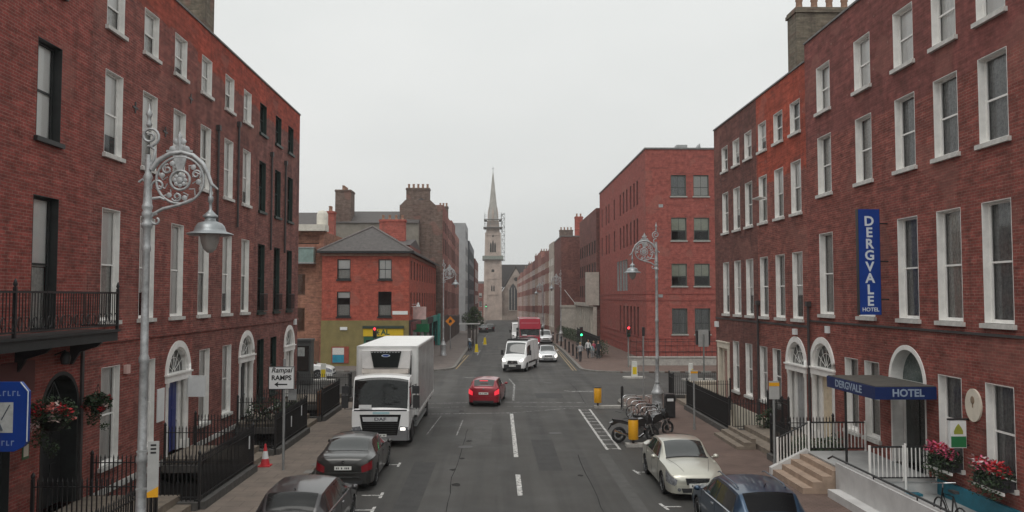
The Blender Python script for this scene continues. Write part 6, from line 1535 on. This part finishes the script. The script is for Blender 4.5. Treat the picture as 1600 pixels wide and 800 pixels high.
b = MB(); b.box(-.62, -.28, 1.02, 1.04, .985, 1.05)
blue, _, _ = saloon('steel blue parked estate car with dark rear window, nose to the silver saloon', (6.27, 20.8, .004), 0, P_BLUE, L=4.5, W=.91, H=1.53, hatch=True, tail_detail=False, rails=CHROME)
for ch_ in blue.children:
    if ch_.name.startswith('rear_window'): ch_.data.materials[0] = mat('tinted_glass', (.006, .006, .007), .25, .1, spec=.12)
for ch_ in grey.children:
    if ch_.name.startswith('rear_window'): ch_.data.materials[0] = mat('dark_glass', (.012, .013, .013), .12, .2, spec=.35)
for sg in (1, -1):
    b = MB(); b.tube([(sg*.56, -1.35, 1.49), (sg*.575, -1.2, 1.54), (sg*.575, .2, 1.55), (sg*.57, .35, 1.50)], .018, 6); b.build('roof_rail', [P_BLUE], blue)
b = MB(); b.tube([(.05, -1.35, 1.48), (.05, -1.5, 1.62)], .012, 5); b.build('aerial', [BLACK], blue)
rc, _, _ = saloon('red hatchback crossing the junction with its brake lamps lit', (-.45, 47.0, .004), R(-6), P_RED, L=4.25, W=.875, H=1.48, hatch=True, tail_detail=False)
for ch_ in list(rc.children):
    if ch_.name.startswith('tail_light'): ch_.data.materials[0] = lit('tail_lamp_lit', (.75, .03, .05), .9)
b = MB(); b.box(-.22, .22, -2.0, -1.94, 1.375, 1.41); b.build('high_brake_light', [lit('tail_lamp_lit', (.75, .03, .05), .9)], rc)
wsuv, _, _ = saloon('white car entering from the left side street beside the pub', (-14.1, 60.3, .004), R(-90), P_WHITE, L=4.6, W=.92, H=1.52, hatch=True, suv=.08)
fs, _, _ = saloon('white saloon with its headlamps on, following the white van', (4.75, 76.7, .004), math.pi, P_LSIL, L=4.2, W=.86, H=1.45)
for ch_ in list(fs.children):
    if ch_.name.startswith('headlight'): ch_.data.materials[0] = lit('head_lamp_lit', (1, .97, .9), 1.8)
saloon('pale silver people carrier at the right kerb behind the red lorry', (6.4, 107.5, gz(107)+.004), math.pi, P_LSIL, L=4.5, W=.92, H=1.72, hatch=True, suv=.1)
saloon('black car driving away near the church end of the street', (-1.15, 158, gz(158)+.004), 0, P_BLK, L=4.4, W=.9, H=1.5, hatch=True)
saloon('grey car parked at the far left kerb past the street tree', (-2.3, 152, gz(152)+.004), 0, P_GREY, L=4.4, W=.9, H=1.45)
# windscreen permit, silver saloon
def van(label, loc, rz, pm, L=5.9, W=1.0, H=2.42, rack=True, lights=True):
    t = thing('van', label, 'van', loc, rz); w = W
    rows = [(0, w*.97, w*.97, 1.25, w*.88, H-.10, H-.06), (.08, w, w, 1.25, w*.90, H-.07, H-.02), (L*.5, w, w, 1.25, w*.90, H-.05, H), (L-1.9, w, w*.99, 1.24, w*.86, H-.09, H-.03), (L-1.55, w, w*.985, 1.23, w*.83, H-.2, H-.13), (L-.85, w*.985, w*.95, 1.20, w*.82, 1.30, 1.36), (L-.35, w*.95, w*.90, 1.06, w*.76, 1.12, 1.17), (L-.08, w*.88, w*.84, .88, w*.7, .96, 1.0), (L, w*.80, w*.76, .74, w*.62, .84, .87)]
    c = Car(rows, (1.05, L-1.0), .35, .32, .42); c.body('body', pm, t)
    c.centre_patch('windscreen', L-1.52, L-.92, 2.08, CARGL, t, .01)
    c.patch('side_window', 0, 0, 1.06, 1.72, CARGL, t, .006, yfun=lambda v: (L-2.45, L-.98-.62*(v-1)))
    for sg in (1, -1):
        for yy in (L-2.55, L-3.75, .6):
            b = MB(); pts = [c.pt(yy, v) for v in (.12, .5, .97, 1.5, 1.93)]; b.tube([((p.x+.001)*sg, p.y-L/2, p.z) for p in pts], .008, 4); b.build('door_seam', [PLAST], t)
        b = MB(); b.box(min(sg*(w-.01), sg*(w+.03)), max(sg*(w-.01), sg*(w+.03)), -L/2+1.6, L/2-1.55, .62, .76); b.build('side_moulding', [PLAST], t)
    wheels(c, t, w*.97, wd=.22); hl = L/2; HL = lit('head_lamp_lit', (1, .97, .9), 1.8)
    for sg in (1, -1):
        slabp(t, 'headlight', [(sg*.52*w, .82), (sg*.80*w, .86), (sg*.86*w, 1.04), (sg*.72*w, 1.04)], hl-.4, hl-.005, HL if lights else LAMPGL)
        b = MB(); b.box(sg*(w+.15)-.10, sg*(w+.15)+.10, hl-1.35, hl-1.24, 1.28, 1.66); b.tube([(sg*(w-.04), hl-1.25, 1.35), (sg*(w+.12), hl-1.28, 1.42)], .025, 5); b.build('wing_mirror', [PLAST], t)
    g = slabp(t, 'grille', [(-.44*w, .66), (.44*w, .66), (.36*w, .92), (-.36*w, .92)], hl-.2, hl+.015, PLAST)
    b = MB(); b.box(-.40*w, .40*w, hl+.016, hl+.026, .88, .905); [b.prism([(sg*.40*w, .9), (sg*.36*w, .9), (sg*.14*w, .70), (sg*.18*w, .70)], hl+.016, hl+.03, 'y') for sg in (1, -1)]; b.build('grille_trim', [CHROME], g)
    b = MB(); b.lathe([(.085, .016), (.085, .045)], 14, 0, (0, hl, .80), 'y'); b.build('badge', [CHROME], g)
    b = MB(); b.prism([(-w*.90, hl-.4), (-w*.80, hl-.02), (-w*.4, hl+.06), (w*.4, hl+.06), (w*.80, hl-.02), (w*.90, hl-.4)], .30, .62, 'z'); b.build('bumper', [PLAST], t)
    plate(t, hl+.066, .46, 1)
    b = MB(); b.box(-.5, .5, hl-1.03, hl-.98, 1.24, 1.27); b.build('wiper', [BLACK], t)
    if rack:
        b = MB(); [b.box(-w*.84, w*.84, y-.04, y+.04, H+.02, H+.10) for y in (hl-2.1, 0, -hl+.8)]; b.prism([(-w*.86, H-.02), (w*.86, H-.02), (w*.80, H+.12), (-w*.80, H+.12)], hl-1.95, hl-1.8, 'y'); b.build('roof_rack', [BLACK], t)
    return t
van('white panel van with black grille and headlamps on, crossing towards the camera', (2.02, 67.85, .004), R(166), P_WHITE)
van('white van waiting further back behind the red lorry', (3.05, 112, gz(112)+.004), math.pi, P_WHITE, rack=False, H=2.6, lights=False)

# the white refrigerated lorry
def lorry(label, loc, rz, cabm, boxm, fridge=True, name='truck', bw=1.27, bh=3.86, L=11.0):
    t = thing(name, label, 'truck', loc, rz)      # local: front at y=0, rear towards -y
    w = 1.17
    rows = [(0, w*.99, w*.99, 1.5, w*.94, 2.66, 2.74), (.5, w, w, 1.5, w*.95, 2.74, 2.82), (1.2, w, w*.99, 1.5, w*.955, 2.72, 2.82), (1.45, w*.995, w*.985, 1.48, w*.95, 2.58, 2.70), (1.72, w*.985, w*.975, 1.44, w*.94, 1.50, 1.56), (1.78, w*.96, w*.95, 1.36, w*.90, 1.42, 1.46)]
    c = Car(rows, (.52,), .46, .52, .56); bo = c.body('cab', cabm, t); bo.location = (0, -1.78, 0)
    for o in t.children:
        if o.name.startswith('underbody'): o.location = (0, -1.78, 0)
    def shift(o, y=-1.78+c.L/2): o.location.y += y; return o
    shift(c.centre_patch('windscreen', 1.43, 1.718, 2.03, mat('cab_glass', (.010, .012, .012), .06, .3, 1.2, fine=.02, spec=.42), t, .014))
    n0 = set(t.children); c.patch('side_window', 0, 0, 1.05, 1.80, CARGL, t, .006, yfun=lambda v: (.62, 1.60-.18*(v-1)))
    for o in set(t.children)-n0: shift(o)
    f = .0
    b = MB(); b.prism([(-w*.96, .70), (w*.96, .70), (w*.96, 1.43), (-w*.96, 1.43)], -.2, .015, 'y'); b.build('front_panel', [cabm], t)
    g = slabp(t, 'grille', [(-.66, .42), (.66, .42), (.82, 1.29), (-.82, 1.29)], -.12, .035, mat('grille_black', (.008, .008, .008), .6, .2, spec=.2))
    b = MB(); b.prism([(-.68, 1.02), (.68, 1.02), (.71, 1.20), (-.71, 1.20)], .036, .055, 'y'); gt = b.build('grille_panel', [mat('panel_silver_white', (.60, .61, .62), .35, .1, metal=.2)], g)
    if fridge: lettering('DAF', .17, gt, (0, .056, 1.11), (R(90), 0, math.pi), mat('letter_grey', (.12, .13, .14), .4, .1), bold=.006, sx=1.5)
    b = MB(); [b.box(-.62-.02*k, .62+.02*k, .036, .048, .52+.08*k, .55+.08*k) for k in range(6)]; b.build('grille_slats', [BLACK], g)
    b = MB(); b.box(-w*.99, -.64, -.45, .03, .30, .70); b.box(.64, w*.99, -.45, .03, .30, .70); b.prism([(-w*.99, -.45), (-w*.99, .0), (-w*.9, .09), (w*.9, .09), (w*.99, 0), (w*.99, -.45)], .28, .47, 'z'); [b.prism([(sg*w*.99, -.45), (sg*w*.99, .0), (sg*w*.9, .085), (sg*.70, .085), (sg*.70, -.45)], .473, .66, 'z') for sg in (1, -1)]; b.build('bumper', [mat('bumper_grey', (.17, .17, .175), .6, .12)], t)
    HL = lit('head_lamp_lit', (1, .97, .9), 1.8)
    for sg in (1, -1):
        slabp(t, 'headlight', [(sg*.72, .66), (sg*1.08, .64), (sg*1.12, .80), (sg*.80, .84)], -.2, .06, LAMPGL)
        b = MB(); b.box(min(sg*.80, sg*1.0), max(sg*.80, sg*1.0), .06, .075, .68, .78); b.build('lit_lamp', [HL if sg < 0 else LAMPGL], t)
        b = MB(); b.box(sg*1.42-.13, sg*1.42+.13, -.12, .02, 1.55, 2.05); b.box(sg*1.40-.14, sg*1.40+.14, -.12, .02, 2.12, 2.42); b.tube([(sg*1.12, -.15, 2.35), (sg*1.40, -.06, 2.5), (sg*1.42, -.06, 1.5), (sg*1.15, -.15, 1.5)], .025, 6); b.build('wing_mirror', [PLAST], t)
    b = MB(); b.box(-1.05, 1.05, .0, .022, 1.435, 1.485); b.build('wiper_panel', [PLAST], t)
    b = MB(); b.box(.35, .85, .012, .024, 1.54, 1.68); o = b.build('permit_card', [SIGNWH], t, (0, .02, 0))
    b = MB(); b.box(-.30, .30, .016, .02, 1.39, 1.43)
    b = MB(); b.box(-.36, .30, .017, .021, 1.31, 1.40); b.build('pale_blue_decal', [mat('decal_blue', (.38, .58, .62), .4, .1)], t)
    # box body
    y0 = -2.05
    b = MB(); b.box(-bw, bw, -L, y0, .98, bh); bx = b.build('cargo_box', [boxm], t)
    b = MB()
    for x in (-bw, bw): b.box(x-.035, x+.035, y0-.06, y0+.02, .98, bh+.02); b.box(x-.03, x+.03, -L-.01, y0-.06, bh-.06, bh+.025); b.box(x-.03, x+.03, -L-.01, y0-.06, .93, 1.05)
    b.box(-bw+.035, bw-.035, y0-.03, y0+.02, bh-.05, bh+.02); b.build('box_frame', [mat('box_frame_alu', (.60, .60, .59), .45, .12, metal=.2)], bx)
    if fridge:
        for sg in (1, -1):  # added grey panels: grime and the sides' shade put into the colour
            b = MB(); b.box(min(sg*bw, sg*(bw+.012)), max(sg*bw, sg*(bw+.012)), -L+.04, y0-.08, 1.07, bh-.08); [b.box(min(sg*(bw+.012), sg*(bw+.02)), max(sg*(bw+.012), sg*(bw+.02)), y-.02, y+.02, 1.07, bh-.08) for y in (-3.8, -5.6, -7.4, -9.2)]; b.build('shaded_side_panel', [mat('side_panel_shaded_grey', (.33, .32, .315), .30, .30, .8, coat=.5)], bx)
    b = MB(); b.box(-bw+.04, bw-.04, -L+.04, y0-.04, bh+.001, bh+.03); b.build('roof_skin', [mat('roof_skin_skylit_white', (.90, .90, .885), .5, .06, 1.) if fridge else boxm], bx)  # fridge roof whiter than its box: light from overhead put into the colour
    b = MB(); b.box(-.42, .42, -L, -1.9, .55, .95); b.build('chassis', [BLACK], t)
    for sg in (1, -1):
        b = MB(); [b.box(min(sg*1.1, sg*1.2), max(sg*1.1, sg*1.2), -L+3.6, -2.6, z, z+.12) for z in (.42, .68)]; [b.box(min(sg*1.05, sg*1.1), max(sg*1.05, sg*1.1), y, y+.08, .40, .98) for y in (-3, -5, -7)]; b.build('side_guard', [GALV], t)
        b = MB(); b.prism([(-L+1.35, .98), (-L+1.5, .75), (-L+1.7, .98)], sg*1.0, sg*1.25, 'x'); b.build('mudguard', [BLACK], t)
    wt, wr = None, None
    b = MB(); b.lathe([(.30, -.13), (.43, -.14), (.47, -.08), (.47, .08), (.43, .14), (.30, .13)], 22, 0, (0, 0, 0), 'x'); wt = b.mesh('wheel', [RUB])
    b = MB(); b.lathe([(.31, .0), (.30, .11), (.27, .12), (.2, .03), (.12, .05), (.11, .12), (0, .13)], 20, 0, (0, 0, 0), 'x', cap=False); wr = b.mesh('rim', [mat('rim_grey', (.32, .33, .34), .5, .2, metal=.4)])
    for y in (-1.26, -L+2.4):
        for sg in (1, -1): o = inst('wheel', wt, t, (sg*1.02, y, .47), (0, 0, 0 if sg > 0 else math.pi)); inst('rim', wr, o)
    plate(t, .096, .42, 1)
    if fridge:
        b = MB(); b.prism([(-.98, 2.98), (.98, 2.98), (1.02, 3.72), (-1.02, 3.72)], y0+.02, y0+.5, 'y'); b.box(-.9, .9, y0+.02, y0+.4, 2.86, 2.98); fr = b.build('fridge_unit', [mat('fridge_white', (.66, .65, .64), .45, .12)], t)
        b = MB(); b.prism([(-.50, 3.02), (.50, 3.02), (.64, 3.70), (-.64, 3.70)], y0+.5, y0+.56, 'y'); gr = b.build('black_grille', [mat('grille_black_green', (.008, .011, .011), .6, .2, spec=.2)], fr)
        b = MB(); b.prism([(.18*math.cos(2*math.pi*k/20), 3.52+.055*math.sin(2*math.pi*k/20)) for k in range(20)], y0+.56, y0+.572, 'y'); em = b.build('oval_emblem', [LETTER], gr)
        b = MB(); b.prism([(.14*math.cos(2*math.pi*k/20), 3.52+.037*math.sin(2*math.pi*k/20)) for k in range(20)], y0+.572, y0+.577, 'y'); b.build('emblem_field', [SIGNBLUE], em)
        b = MB(); [b.box(-.58+.125*k, -.50+.125*k, y0+.56, y0+.57, 3.64, 3.68) for k in range(10)]; b.build('vent_slots', [GALV], gr)
        b = MB(); b.box(-.95, .95, -1.9, -1.2, 2.80, 2.96); b.build('roof_deflector', [mat('deflector_beige', (.48, .44, .40), .5, .15)], t)
        b = MB(); [b.tube([(x, y0+.1, 1.0), (x, y0+.1, 3.5)], .03, 5) for x in (-1.0, 1.0)]; b.build('pipes', [PLAST], t)
    return t
FADED = mat('box_side_white', (.76, .755, .74), .35, .10, .7, coat=.4)
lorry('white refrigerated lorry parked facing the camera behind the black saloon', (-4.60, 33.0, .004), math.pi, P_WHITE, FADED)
lr = lorry('bright red lorry with rounded box top coming up behind the white van', (3.85, 93, .004), math.pi, P_LORRY, P_LORRY, False, bw=1.2, bh=3.45, L=7.5)
b = MB(); b.box(-1.15, 1.15, -2.05, -.35, 2.85, 3.42); b.prism([(-1.18, 2.30), (1.18, 2.30), (1.18, 3.12), (1.05, 3.36), (.8, 3.46), (-.8, 3.46), (-1.05, 3.36), (-1.18, 3.12)], -.60, .05, 'y'); b.build('luton_top', [P_LORRY], lr)
b = MB(); b.box(-1.0, 1.0, .051, .07, 2.95, 3.0); b.build('pale_stripe', [mat('stripe_pale', (.7, .3, .34), .4, .1)], lr)

# motorcycle at the kerb island
mc = thing('motorcycle', 'black motorcycle right behind the yellow post, nose to the pavement', 'motorcycle', (5.75, 34.0, .004), R(12))
for x, wd_ in ((-.72, .09), (.74, .065)):
    b = MB(); b.tube([(.27*math.cos(2*math.pi*k/26), 0, .27*math.sin(2*math.pi*k/26)) for k in range(26)], wd_*.62, 8, closed=True); o = b.build('wheel', [RUB], mc, (x, 0, .32))
    b = MB(); b.tube([(.22*math.cos(2*math.pi*k/26), 0, .22*math.sin(2*math.pi*k/26)) for k in range(26)], .022, 6, closed=True); [b.tube([(0, 0, 0), (.22*math.cos(R(a)), 0, .22*math.sin(R(a)))], .012, 5) for a in range(0, 360, 60)]; b.lathe([(.13, .045), (.13, .05)], 18, 0, (0, 0, 0), 'y'); b.lathe([(.04, -.07), (.04, .07)], 8, 0, (0, 0, 0), 'y'); b.build('rim', [mat('rim_dark', (.06, .06, .062), .4, .2, metal=.5)], o)
b = MB(); b.prism([(-.3, .62), (-.05, .58), (.35, .70), (.46, .88), (.30, .98), (.02, .93), (-.12, .78)], -.15, .15, 'y'); b.build('tank', [P_BLK], mc)
b = MB(); b.prism([(-.95, .90), (-.9, .86), (-.4, .74), (-.08, .76), (-.05, .82), (-.35, .84), (-.60, .93), (-.98, .98)], -.13, .13, 'y'); b.build('seat', [PLAST], mc)
b = MB(); b.prism([(-1.12, .82), (-1.05, .72), (-.8, .82), (-.5, .78), (-.5, .84), (-.85, .92)], -.10, .10, 'y'); b.tube([(-1.0, 0, .8), (-1.18, 0, .55)], .03, 5); b.build('tail', [P_BLK], mc)
b = MB(); b.lathe([(.16, -.17), (.19, -.1), (.19, .1), (.16, .17)], 14, 0, (.02, 0, .38), 'y'); b.prism([(-.18, .38), (.3, .34), (.34, .62), (-.1, .6)], -.13, .13, 'y'); b.build('engine', [mat('engine_grey', (.10, .10, .10), .4, .3, 8., metal=.5)], mc)
b = MB(); b.tube([(.3, -.16, .36), (.1, -.2, .24), (-.4, -.2, .30), (-.55, -.2, .36)], .03, 7); b.tube([(-.5, -.21, .33), (-.98, -.22, .52)], [.055, .065], 10); b.build('exhaust', [CHROME], mc)
for sg in (1, -1):
    b = MB(); b.tube([(.74, sg*.09, .32), (.52, sg*.09, .98)], .026, 7); b.build('fork', [mat('fork_silver', (.45, .45, .45), .3, .1, metal=.8)], mc)
b = MB(); b.tube([(.40, -.36, 1.02), (.46, -.18, 1.06), (.50, 0, 1.03), (.46, .18, 1.06), (.40, .36, 1.02)], .018, 6); b.build('handlebar', [BLACK], mc)
b = MB(); b.prism([(.50, .72), (.72, .80), (.70, .95), (.56, 1.16), (.50, 1.0)], -.13, .13, 'y'); b.build('fairing', [P_BLK], mc)
b = MB(); b.lathe([(.09, -.02), (.10, .02), (.02, .05)], 12, 0, (.72, 0, .86), 'x'); b.build('headlight', [LAMPGL], mc)
for sg in (1, -1):
    b = MB(); b.tube([(.45, sg*.22, 1.06), (.44, sg*.30, 1.22)], .01, 5); b.lathe([(.06, -.015), (.06, .015)], 10, 0, (.43, sg*.31, 1.26), 'x'); b.build('mirror', [BLACK], mc)
b = MB(); b.tube([(-.72, .08, .32), (.0, .10, .36)], .03, 6); b.tube([(-.72, -.08, .32), (.0, -.10, .36)], .03, 6); b.prism([(.5, .60), (.8, .66), (.98, .60), (.74, .70)], -.06, .06, 'y'); b.tube([(0, .1, .25), (-.1, .3, .02)], .015, 5); b.build('swingarm', [BLACK], mc)

mc2 = copy_tree(mc, None, (6.75, 35.3, .004), R(24), 'second black motorcycle behind the first, towards the bicycle hoops')
mc['group'] = mc2['group'] = 'motorcycles at the kerb island'
make_bike('grey bicycle locked to the steel hoops near the motorcycles', (7.22, 37.9, .12 if False else .03), R(14), mat('bike_grey', (.12, .12, .125), .4, .1))
make_bike('dark red bicycle locked to the steel hoops further back', (7.15, 40.2, .03), R(14), mat('bike_red', (.16, .03, .03), .4, .1))
# ---------------------------------------------------------------- people
SKIN = mat('skin', (.42, .25, .18), .6, .08)
def person(label, loc, rz, top, legs, hairc, H=1.75, stride=.22, arm=.2, shoe=None, group='pedestrians on the far right corner', skirt=False):
    t = thing('person', label, 'person', loc, rz, group); s = H/1.75
    me = bpy.data.meshes.new('body'); V = []; E = []; Rr = []
    def v(x, y, z, r, par=None):
        V.append((x*s, y*s, z*s)); Rr.append(r*s)
        if par is not None: E.append((par, len(V)-1))
        return len(V)-1
    pel = v(0, 0, .94, .135); wa = v(0, .01, 1.08, .125, pel); chs = v(0, .015, 1.27, .15, wa); sh = v(0, 0, 1.41, .11, chs); nk = v(0, .01, 1.49, .052, sh); hd0 = v(0, .03, 1.57, .075, nk); hd1 = v(0, .035, 1.66, .092, hd0); v(0, .02, 1.72, .06, hd1)
    v(0, .125, 1.625, .018, hd1)
    for sg in (1, -1):
        st_ = stride*sg
        hp = v(.095*sg, .0, .90, .105, pel); kn = v(.10*sg, st_*.6+.03, .50, .066, hp); an = v(.10*sg, st_*.95-(.08 if sg < 0 else 0), .09 if sg > 0 else .12, .045, kn); v(.11*sg, st_*.95+.13, .045, .04, an)
        so_ = v(.185*sg, 0, 1.40, .062, sh); el = v(.225*sg, -arm*sg*.5-.01, 1.13, .043, so_); wr = v(.23*sg, -arm*sg+.07, .90, .030, el); pm_ = v(.232*sg, -arm*sg+.085, .84, .034, wr)
        for q in range(4): v((.232-.012*(q-1.5))*sg, -arm*sg+.10+.018*(q-1.5), .765+.006*abs(q-1.5), .011, pm_)
        v(.215*sg, -arm*sg+.125, .815, .011, pm_)
    me.from_pydata(V, E, []); o = bpy.data.objects.new('body', me); col.objects.link(o)
    sk = o.modifiers.new('skin', 'SKIN'); me.skin_vertices[0].data[0].use_root = True
    for i, r in enumerate(Rr): me.skin_vertices[0].data[i].radius = (r, r*(.72 if i in (0, 1, 2, 3) else 1))
    ss = o.modifiers.new('sub', 'SUBSURF'); ss.levels = 1; ss.render_levels = 1
    m2 = bpy.data.meshes.new_from_object(o.evaluated_get(bpy.context.evaluated_depsgraph_get())); bpy.data.objects.remove(o)
    m2.materials.clear()
    for mm in (SKIN, top, legs, shoe or BLACK): m2.materials.append(mm)
    for p in m2.polygons:
        z = p.center.z/s; x = abs(p.center.x)/s; p.use_smooth = True
        p.material_index = 0 if (z > 1.46 or (x > .19 and z < .90)) else (1 if z > .98 or (x > .19) else (2 if z > .09 else 3))
    bd_ = inst('body', m2, t)
    b = MB(); pr_ = [(.0, 1.765), (.06, 1.755), (.096, 1.71), (.104, 1.65), (.098, 1.60)]
    b.lathe([(r*s, z*s) for r, z in pr_], 12, 0, (0, .012*s, 0), cap=False); hr = b.build('hair', [hairc], t); hr.location.y = -.012*s
    b = MB(); [b.lathe([(0, .118*s), (.012*s, .115*s), (.012*s, .10*s)], 6, 0, (sg*.034*s, 0, 1.645*s), 'y') for sg in (1, -1)]; b.build('eyes', [BLK], t)
    return t
HB = mat('hair_brown', (.06, .04, .03), .8, .2, 12.); HF = mat('hair_fair', (.30, .22, .14), .8, .2, 12.)
TW = mat('cloth_white', (.62, .62, .62), .9, .12, 6.); TD = mat('cloth_dark', (.035, .035, .04), .9, .2, 6.); TPK = mat('cloth_pink', (.50, .10, .16), .9, .15, 6.); TT = mat('cloth_teal', (.12, .30, .32), .9, .15, 6.); TG_ = mat('cloth_grey', (.30, .30, .31), .9, .15, 6.)
person('person in a pale grey top and dark trousers waiting at the kerb', (7.55, 73.6, .12), R(20), TG_, TD, HF, 1.78, .06, .05)
person('person in a loose white shirt walking along the railing', (8.75, 78.0, .12), R(-165), TW, TD, HB, 1.8, .24, .2)
person('child in a teal top beside the person in white', (9.15, 78.5, .12), R(-170), TT, TG_, HB, 1.35, .14, .12)
person('person in a pink top walking behind the white shirted person', (9.42, 79.2, .12), R(-160), TPK, TG_, HF, 1.58, .18, .15)
person('person in a long dark coat beside the black railing', (9.62, 77.2, .12), R(170), TD, TD, HB, 1.74, .2, .15)

# ---------------------------------------------------------------- the misty air
hz = MB(); hz.box(-950, 950, -310, 640, -4.5, 62); ho = stuff(hz.build('haze', [], None))
hm = bpy.data.materials.new('haze'); hm.use_nodes = True; t = hm.node_tree; t.nodes.clear()
o = N(t, 'ShaderNodeOutputMaterial'); pv = N(t, 'ShaderNodeVolumePrincipled'); pv.inputs['Color'].default_value = (.86, .88, .90, 1); pv.inputs['Density'].default_value = .00035; pv.inputs['Anisotropy'].default_value = .2
t.links.new(pv.outputs[0], o.inputs['Volume']); ho.data.materials.append(hm)
